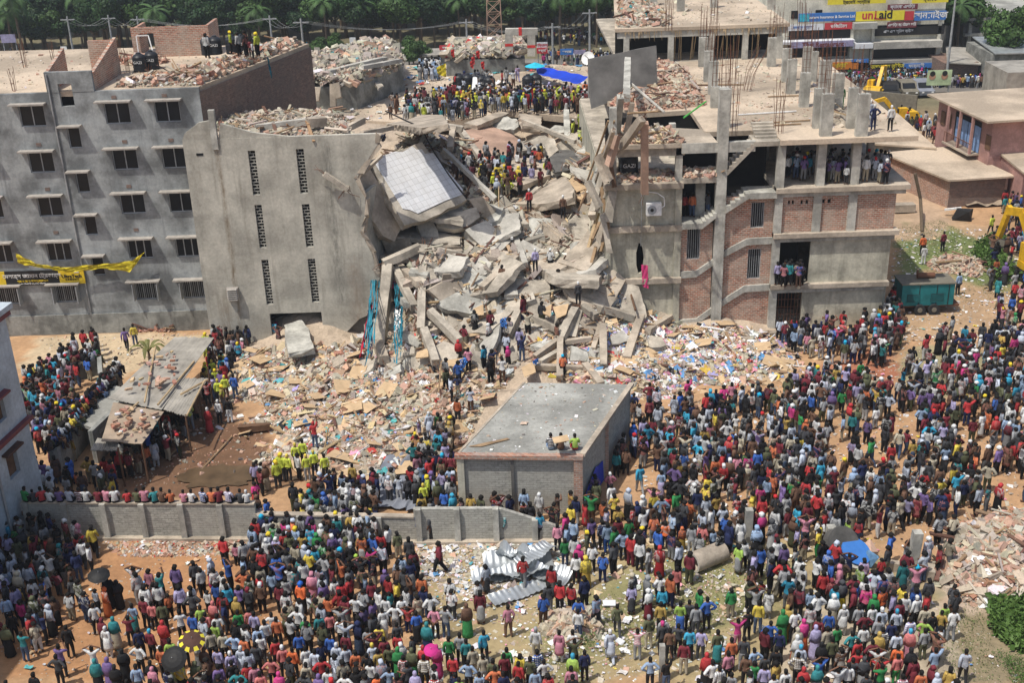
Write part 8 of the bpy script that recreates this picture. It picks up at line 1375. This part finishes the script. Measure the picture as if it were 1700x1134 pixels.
# umbrellas of the foreground
def umbrella(px, py, mt, label, r=.62, tilt=(0, 0), pattern=None, h=2.05):
    c = G(px, py, h); t = thing('umbrella', label, 'umbrella', tuple(c)); m = MB(); n = 16; ax = Vector((tilt[0], tilt[1], 1)).normalized(); x = ax.cross(Vector((0, 1, 0))).normalized(); y = ax.cross(x)
    rings = [(0, .02), (.06, .35), (.17, .7), (.34, 1.0)]; V = []
    for d_, rr in rings:
        for i in range(n): a_ = 2*math.pi*i/n; k = 1-.04*(i % 2)*(rr == 1.0); V.append(c-ax*d_*r*1.1+(x*math.cos(a_)+y*math.sin(a_))*rr*r*k)
    for q in range(3): m.poly(V[q*n:(q+2)*n], [(i, (i+1) % n, n+(i+1) % n, n+i) for i in range(n)], 0)
    if pattern: m.mi = [1 if (k_//n == 2 and k_ % 2) else 0 for k_ in range(len(m.f))]
    m.build('canopy', [mt, pattern or mt], t); MB().cyl(c-ax*.85, c+ax*.08, .012, .012, 6).build('shaft', 'frame_metal', t); return t
umbrella(163, 951, 'black', 'black umbrella held over women near the left wall', .46, (.1, -.2)); umbrella(286, 1093, 'black', 'large black umbrella tilted toward the camera at the bottom left', .5, (-.1, -.75), h=1.95); umbrella(318, 1060, 'brown_cloth', 'brown umbrella with yellow patterned border above the black one', .5, (.15, -.35), 'sign_yellow'); umbrella(715, 1078, 'magenta', 'magenta umbrella in the lower middle of the crowd', .27, (0, -.5))
# labels of the single people: what they wear and who is beside them
def look(d):
    g = {'lungi': 'lungi', 'kurta': 'kurta', 'saree': 'long dress', 'burqa': 'long cloak'}.get(d['garb']); s = CC[d['sc']][0]; st = (d['stripe']+' ') if d['stripe'] else ''
    if d['garb'] in ('saree', 'burqa'): t = '%s headscarf and %s %s' % (s, CC[d['bc']][0], g)
    elif d['garb'] == 'kurta': t = 'long %s kurta' % s
    elif d['garb'] == 'lungi': t = '%s shirt and %s lungi' % (s, CC[d['bc']][0])
    else: b_ = CC[d['bc']][0]; t = '%s%s shirt, %s' % (st, s, b_ if 'jeans' in b_ else b_+' trousers')
    if d['hat'] and d['garb'] not in ('saree', 'burqa'): t += ', %s cap' % CC[d['hat']][0]
    return t
for d in PEOPLE: d['px'] = PX((d['x'], d['y'], 1.2)); d['look'] = look(d)
seen = set()
for d in PEOPLE:
    near = sorted((e for e in PEOPLE if e is not d), key=lambda e: (e['px'][0]-d['px'][0])**2+(e['px'][1]-d['px'][1])**2)[:7]; done = False
    def short(e): return CC[e['sc']][0]+(' headscarf' if e['garb'] in ('saree', 'burqa') else ' kurta' if e['garb'] == 'kurta' else ' shirt')
    def rel(e):
        dx, dy = e['px'][0]-d['px'][0], e['px'][1]-d['px'][1]
        return ('left of' if dx > 0 else 'right of') if abs(dx) > abs(dy) else ('behind' if dy > 0 else 'in front of')
    def zone():
        x, y = d['px']; return 'near the long wall' if y < 960 and x < 430 else 'near the tin sheets' if 760 < x < 960 and y < 1010 else 'near the pipe' if 1100 < x < 1260 and y < 985 else 'near the left edge' if x < 120 else 'near the bottom left' if x < 430 else 'at the bottom' if y > 1090 else ''
    opts = [[d['look'], rel(e)+' '+short(e)] for e in near]+[[d['look'], rel(e)+' '+short(e)+' and '+rel(f)+' '+short(f)] for e in near[:4] for f in near[:5] if e is not f]
    for o_ in opts:
        L = ', '.join(o_)
        if len(L.split()) <= 16 and L not in seen: seen.add(L); d['o']['label'] = L; done = True; break
    if not done: d['o']['label'] = L
for d in PEOPLE:
    if d['pose'] in ('headhands', 'walk', 'hips', 'raise', 'camera') and len(d['o']['label'].split()) < 13: d['o']['label'] += {'headhands': ', hands on head', 'walk': ', walking', 'hips': ', hands on hips', 'raise': ', arm raised', 'camera': ', hands at face'}[d['pose']]
# ---------------- the rest of the crowd, one object ----------------
LO = []
for pose, garb in (('stand', 'trousers'), ('relaxed', 'trousers'), ('hips', 'trousers'), ('headhands', 'trousers'), ('folded', 'trousers'), ('shade', 'trousers'), ('walk', 'trousers'), ('stand', 'lungi'), ('stand', 'kurta'), ('stand', 'saree'), ('relaxed', 'burqa'), ('camera', 'trousers'), ('sit', 'trousers'), ('raise', 'trousers')):
    t = template(pose, garb, 0); V = []; F = []; C = []; b = 0
    for ci, k in enumerate(('body', 'hair', 'top', 'bottom')):
        v, f = t[k]; V.append(v); 
        for q in f:
            if len(q) == 4: F.append([i+b for i in q]); C.append(ci)
            elif len(q) == 3: F.append([q[0]+b, q[1]+b, q[2]+b, q[2]+b]); C.append(ci)
            else:
                for i in range(1, len(q)-1, 2): F.append([q[0]+b, q[i]+b, q[i+1]+b, q[min(i+2, len(q)-1)]+b]); C.append(ci)
        b += len(v)
    V = np.vstack(V); F = np.array(F); C = np.array(C); tri = np.vstack([F[:, [0, 1, 2]], F[:, [0, 2, 3]]]); C2 = np.concatenate([C, C]); ok = (tri[:, 0] != tri[:, 1]) & (tri[:, 1] != tri[:, 2]) & (tri[:, 0] != tri[:, 2]); LO.append((V, tri[ok], C2[ok]))
KLO = dict(s=0, x=1, h=2, a=3, q=4, d=5, w=6, l=7, L=7, k=8, K=8, f=9, F=10, c=11, S=12, r=13, b=0, B=0)
SHIRTS = 'w w w w w w W W W g g g k k k k d d d d d i i i s s s G G e l l r r r m m m t b v o p y n c V P u'.split(); BOTS = 'k k k k k d d j j g e e s i w G'.split(); KINDS_ = 's s s s s x x x x x h a q q d b w w l l k k f F'.split()
def rc(): return (CC[random.choice(SHIRTS)][1], CC[random.choice(BOTS)][1], (CC[random.choice('w w w w W r c y'.split())][1] if random.random() < .085 else None), random.choice(KINDS_))
grid = {}
def gput(x, y, d):
    k = (int(x/.6), int(y/.6))
    for i in (-1, 0, 1):
        for j in (-1, 0, 1):
            for a, b in grid.get((k[0]+i, k[1]+j), ()):
                if (a-x)**2+(b-y)**2 < d*d: return False
    grid.setdefault(k, []).append((x, y)); return True
for a, b in placed: grid.setdefault((int(a/.6), int(b/.6)), []).append((a, b))
def fill(pxpoly, n, z=0, d=.44, holes=(), kinds=None, rz=(-.5, .5), zf=None, cols=None, edge=True):
    poly = gp(pxpoly, z); H = [gp(h, z) for h in holes]; q = scatter(poly, n*3); c = 0
    for x, y in q:
        if c >= n: break
        if any(inpoly(np.array(x), np.array(y), h) for h in H): continue
        if z == 0 and n > 100 and fbm(np.array([x]), np.array([y]), .38, 77, 2)[0] < -.26: continue
        if z == 0 and -2.9 < x-(y-47.3)*.43 < 3.3 and 47 < y < 55.3: continue
        if not gput(x, y, d): continue
        s_, b_, h_, k_ = rc(); k_ = random.choice(kinds) if kinds else k_
        if cols: s_ = CC[random.choice(cols)][1]; b_ = s_ if random.random() < .3 else b_
        CROWD.append((x, y, (float(zf(x, y)) if zf else z), random.uniform(*rz), s_, b_, h_, k_)); c += 1
# right crowd
fill([(1055, 700), (1160, 690), (1300, 665), (1360, 625), (1420, 640), (1480, 670), (1560, 620), (1700, 560), (1760, 560), (1760, 860), (1660, 850), (1560, 880), (1420, 900), (1260, 900), (1140, 890), (1060, 870), (1080, 800), (1050, 760)], 900, holes=[[(1020, 790), (1085, 775), (1110, 840), (1020, 870)], [(1350, 700), (1400, 690), (1420, 790), (1370, 800)], [(1460, 690), (1520, 690), (1525, 780), (1460, 790)], [(1630, 780), (1700, 800), (1700, 850), (1620, 850)]])
fill([(1055, 690), (1300, 665), (1560, 640), (1720, 640), (1720, 780), (1600, 860), (1250, 880), (1120, 870)], 60, d=.36)
fill([(1290, 560), (1460, 545), (1480, 600), (1380, 610), (1280, 575)], 60, d=.5); fill([(1460, 540), (1485, 500), (1500, 560), (1480, 610), (1430, 610)], 45, d=.42); fill([(1580, 590), (1760, 440), (1760, 640), (1560, 650)], 150, d=.55); fill([(1500, 620), (1580, 560), (1600, 640), (1480, 680)], 30, d=.8)
fill([(1640, 420), (1690, 340), (1740, 340), (1740, 480), (1700, 560), (1640, 520)], 60, d=.7); fill([(1660, 350), (1690, 320), (1720, 330), (1700, 400)], 25, d=.5)
fill([(1240, 900), (1420, 890), (1540, 900), (1560, 960), (1500, 1010), (1240, 985)], 60, d=.5, holes=[[(1380, 890), (1560, 880), (1560, 950), (1390, 950)], [(1130, 930), (1230, 905), (1240, 960), (1130, 990)]])
fill([(1250, 975), (1480, 975), (1590, 1000), (1560, 1134), (1240, 1180), (1230, 1050)], 50, d=.5)
# left and middle crowd
fill([(420, 905), (420, 800), (470, 790), (560, 815), (690, 820), (700, 850), (690, 1000), (720, 1134), (640, 1200), (300, 1200), (350, 1060), (420, 960)], 360, d=.42, holes=[[(420, 840), (430, 905), (330, 905), (0, 905), (0, 840)]])
fill([(430, 815), (690, 825), (700, 880), (600, 960), (430, 960)], 200, d=.36); fill([(280, 1134), (900, 1134), (950, 1200), (200, 1200)], 75, d=.5); fill([(1200, 1134), (1560, 1134), (1600, 1240), (1180, 1240)], 90, d=.5)
fill([(0, 1090), (0, 900), (60, 880), (140, 900), (150, 960), (110, 1030), (60, 1100)], 150, d=.42); fill([(690, 905), (700, 860), (960, 840), (1000, 850), (960, 905), (840, 905), (830, 880), (780, 890)], 60, d=.45); fill([(680, 760), (700, 730), (750, 720), (755, 850), (690, 850)], 75, d=.42)
fill([(745, 850), (745, 838), (960, 838), (962, 850)], 26, d=.5); fill([(950, 850), (1010, 780), (1050, 690), (1065, 700), (1040, 790), (990, 860)], 40, d=.5); fill([(960, 870), (1060, 860), (1240, 880), (1230, 930), (1100, 940), (960, 930)], 60, d=.5)
# sitting and standing people around the left walls
for ax_, ay_, bx_, by_, n_, h in ((95, 800, 205, 660, 44, 1.7), (48, 655, 170, 620, 20, 1.0)):
    p, q = G(ax_, ay_), G(bx_, by_)
    for i in range(n_):
        f_ = (i+random.random())/n_; c = p.lerp(q, f_); s_, b_, h_, _ = rc(); CROWD.append((c.x+random.uniform(-.15, .15), c.y, h, random.uniform(-1.3, .3), s_, b_, h_, 'S'))
fill([(60, 640), (110, 600), (165, 570), (180, 600), (150, 640), (90, 660)], 34, d=.5); fill([(45, 800), (45, 660), (130, 650), (170, 680), (150, 740), (90, 800)], 190, d=.38); fill([(50, 840), (60, 800), (110, 800), (200, 800), (200, 838)], 30, d=.5); fill([(190, 790), (260, 700), (330, 690), (300, 760), (200, 810)], 55, d=.45)
fill([(350, 600), (360, 565), (400, 560), (420, 575), (380, 640), (350, 690), (335, 660)], 70, d=.42); fill([(455, 585), (455, 560), (475, 560), (475, 585)], 3, d=.4)
fill([(1285, 478), (1335, 478), (1335, 468), (1285, 466)], 12, z=3.0, d=.3, kinds=['s', 'x', 'q']); fill([(1300, 303), (1360, 303), (1360, 285), (1300, 285)], 12, z=9.15, d=.4, kinds=['s', 'x']); fill([(1370, 306), (1475, 306), (1475, 285), (1370, 285)], 30, z=9.15, d=.36, kinds=['s', 'x', 'q'], cols='w w W k d i v'.split()); fill([(1135, 362), (1180, 362), (1180, 352), (1135, 352)], 4, z=7.15, d=.5, kinds=['s'])
fill([(1650, 260), (1700, 280), (1690, 260)], 3, d=.5); 
# rescuers in vests and yellow helmets
RV_ = [(x_, y_, 0) for x_, y_ in ((470, 800), (463, 812), (702, 842), (712, 838))]+[(x_, y_, .1) for x_, y_ in ((352, 600), (345, 590), (357, 622), (361, 650), (372, 680), (345, 640), (318, 712), (296, 716), (250, 735))]+[(x_, y_, 7.02) for x_, y_ in ((722, 176), (760, 184), (768, 190), (790, 182), (812, 180), (846, 182), (905, 180), (930, 178), (952, 182), (888, 176), (870, 184))]+[(x_, y_, 6.4) for x_, y_ in ((820, 312), (832, 318), (852, 310), (846, 322), (866, 318), (908, 290), (824, 290), (838, 300), (800, 300), (858, 300))]
for x_, y_, z_2 in RV_:
    p = G(x_, y_, z_2); zz = z_2 if z_2 != 6.4 else max(6.0, float(heap(p.x, p.y)))
    if gput(p.x, p.y, .3): CROWD.append((p.x, p.y, zz, random.uniform(-.5, .5), CC['F'][1], CC[random.choice('kgd')][1], CC['y'][1], random.choice('sxhw')))
for px_, py_, c_ in ((345, 78, 'w'), (385, 72, 'F'), (398, 74, 'w'), (410, 76, 'k'), (418, 76, 'm'), (429, 76, 'F'), (421, 80, 'w')): p = G(px_, py_+18, 16.3); CROWD.append((p.x, p.y, 16.3, random.uniform(-.4, .4), CC[c_][1], CC['k'][1], CC['y'][1] if c_ == 'F' else None, 's'))
# rooftop crowd, climbers, road
RES = 'F y o m w w W W k d d r m t i i s s g g g V e k'.split()
fill([(670, 202), (672, 176), (760, 166), (860, 166), (975, 165), (1000, 190), (880, 190), (840, 186), (780, 200), (720, 206)], 165, z=7.02, d=.42, cols=RES); fill([(760, 180), (780, 168), (960, 166), (980, 188), (840, 186), (770, 195)], 35, z=7.02, d=.38, cols=RES); fill([(640, 200), (640, 180), (670, 180), (670, 200)], 6, z=7.02, d=.9, cols='s'); fill([(690, 135), (700, 118), (730, 118), (730, 135)], 24, z=7.02, d=.4, cols='w w W l k'.split()); fill([(740, 160), (880, 152), (870, 135), (780, 135)], 14, z=7.02, d=.6, cols=RES)
fill([(752, 300), (765, 270), (830, 262), (900, 262), (920, 290), (900, 315), (830, 330), (775, 318)], 62, z=6.6, d=.42, zf=lambda x, y: max(6.4, float(heap(x, y))), cols=RES); fill([(945, 215), (990, 205), (1000, 190), (1015, 210), (970, 235)], 22, z=7, d=.5, zf=lambda x, y: float(heap(x, y)), cols='F F F y s e'.split())
fill([(735, 640), (760, 590), (880, 560), (880, 600), (800, 660), (760, 700)], 24, z=1.0, d=.6, zf=lambda x, y: float(heap(x, y))); fill([(850, 640), (830, 520), (1000, 470), (960, 600)], 6, z=2.0, d=1.0, zf=lambda x, y: float(heap(x, y)))
fill([(900, 112), (1060, 112), (1060, 100), (900, 98)], 150, d=.5); fill([(500, 100), (640, 105), (640, 92), (500, 85)], 160, d=.5); fill([(890, 72), (1060, 80), (1060, 66), (890, 62)], 60, d=.8)
fill([(1390, 148), (1400, 128), (1560, 134), (1700, 138), (1700, 150), (1540, 148)], 520, d=.42); fill([(1330, 135), (1400, 128), (1400, 150), (1340, 150)], 90, d=.45); fill([(1490, 195), (1570, 215), (1560, 245), (1500, 215)], 26, d=.7); fill([(0, 110), (80, 110), (60, 95), (0, 95)], 40, d=.7)
n = len(CROWD); print('crowd', n, 'single', len(PEOPLE)); VS = []; FS = []; CS = []; b = 0; SK = np.array((.15, .075, .045)); HR = np.array((.012, .011, .010))
for x, y, z, rz, s_, b_, h_, k_ in CROWD:
    V, F, C = LO[KLO[k_]]; rz += random.choice((0, 0, 0, .5, -.5, 1.1, -1.1)); sc_ = random.uniform(.85, 1.0)*(.8 if random.random() < .06 else 1); c, s = math.cos(rz), math.sin(rz); W_ = V*sc_; VS.append(np.column_stack([W_[:, 0]*c-W_[:, 1]*s+x, W_[:, 0]*s+W_[:, 1]*c+y, W_[:, 2]+z])); FS.append(F+b); b += len(V)
    v = random.uniform(.5, 1.12); s_ = tuple(np.array(s_)*.86+np.mean(s_)*.10); pat = random.random() < .3; pal = np.array([SK*random.uniform(.6, 1.25), (np.array(h_) if h_ else (np.array(s_) if k_ in 'fF' else HR)), np.array(s_)*v, np.array(b_)*v*.75]); cc = pal[C]; 
    if pat: cc = np.where(((C == 2) & (RNG.random(len(C)) < .45))[:, None], cc*.45+np.array(random.choice([(.4, .4, .38), (.05, .05, .06), (.3, .12, .1)]))*.6, cc)
    CS.append(np.minimum(cc, .85))
tag(npmesh('crowd', np.vstack(VS), np.vstack(FS), 'cloth_mat', np.vstack(CS), nper=3, kind='stuff', smooth=True))
# ---------------- air ----------------
hz_ = MB().box(-130, 140, -5, 420, -1.6, 31.5).build('haze', 'white'); hz_['kind'] = 'stuff'; hz_.data.materials.clear(); mt_ = bpy.data.materials.new('haze_air'); mt_.use_nodes = True; nt_ = mt_.node_tree; nt_.nodes.remove(nt_.nodes['Principled BSDF'])
pv = nt_.nodes.new('ShaderNodeVolumePrincipled'); pv.inputs['Density'].default_value = .00036; pv.inputs['Color'].default_value = (.86, .91, .97, 1); pv.inputs['Anisotropy'].default_value = .2; nt_.links.new(pv.outputs[0], nt_.nodes['Material Output'].inputs['Volume']); hz_.data.materials.append(mt_)
S.cycles.volume_step_rate = 10; S.cycles.volume_bounces = 0
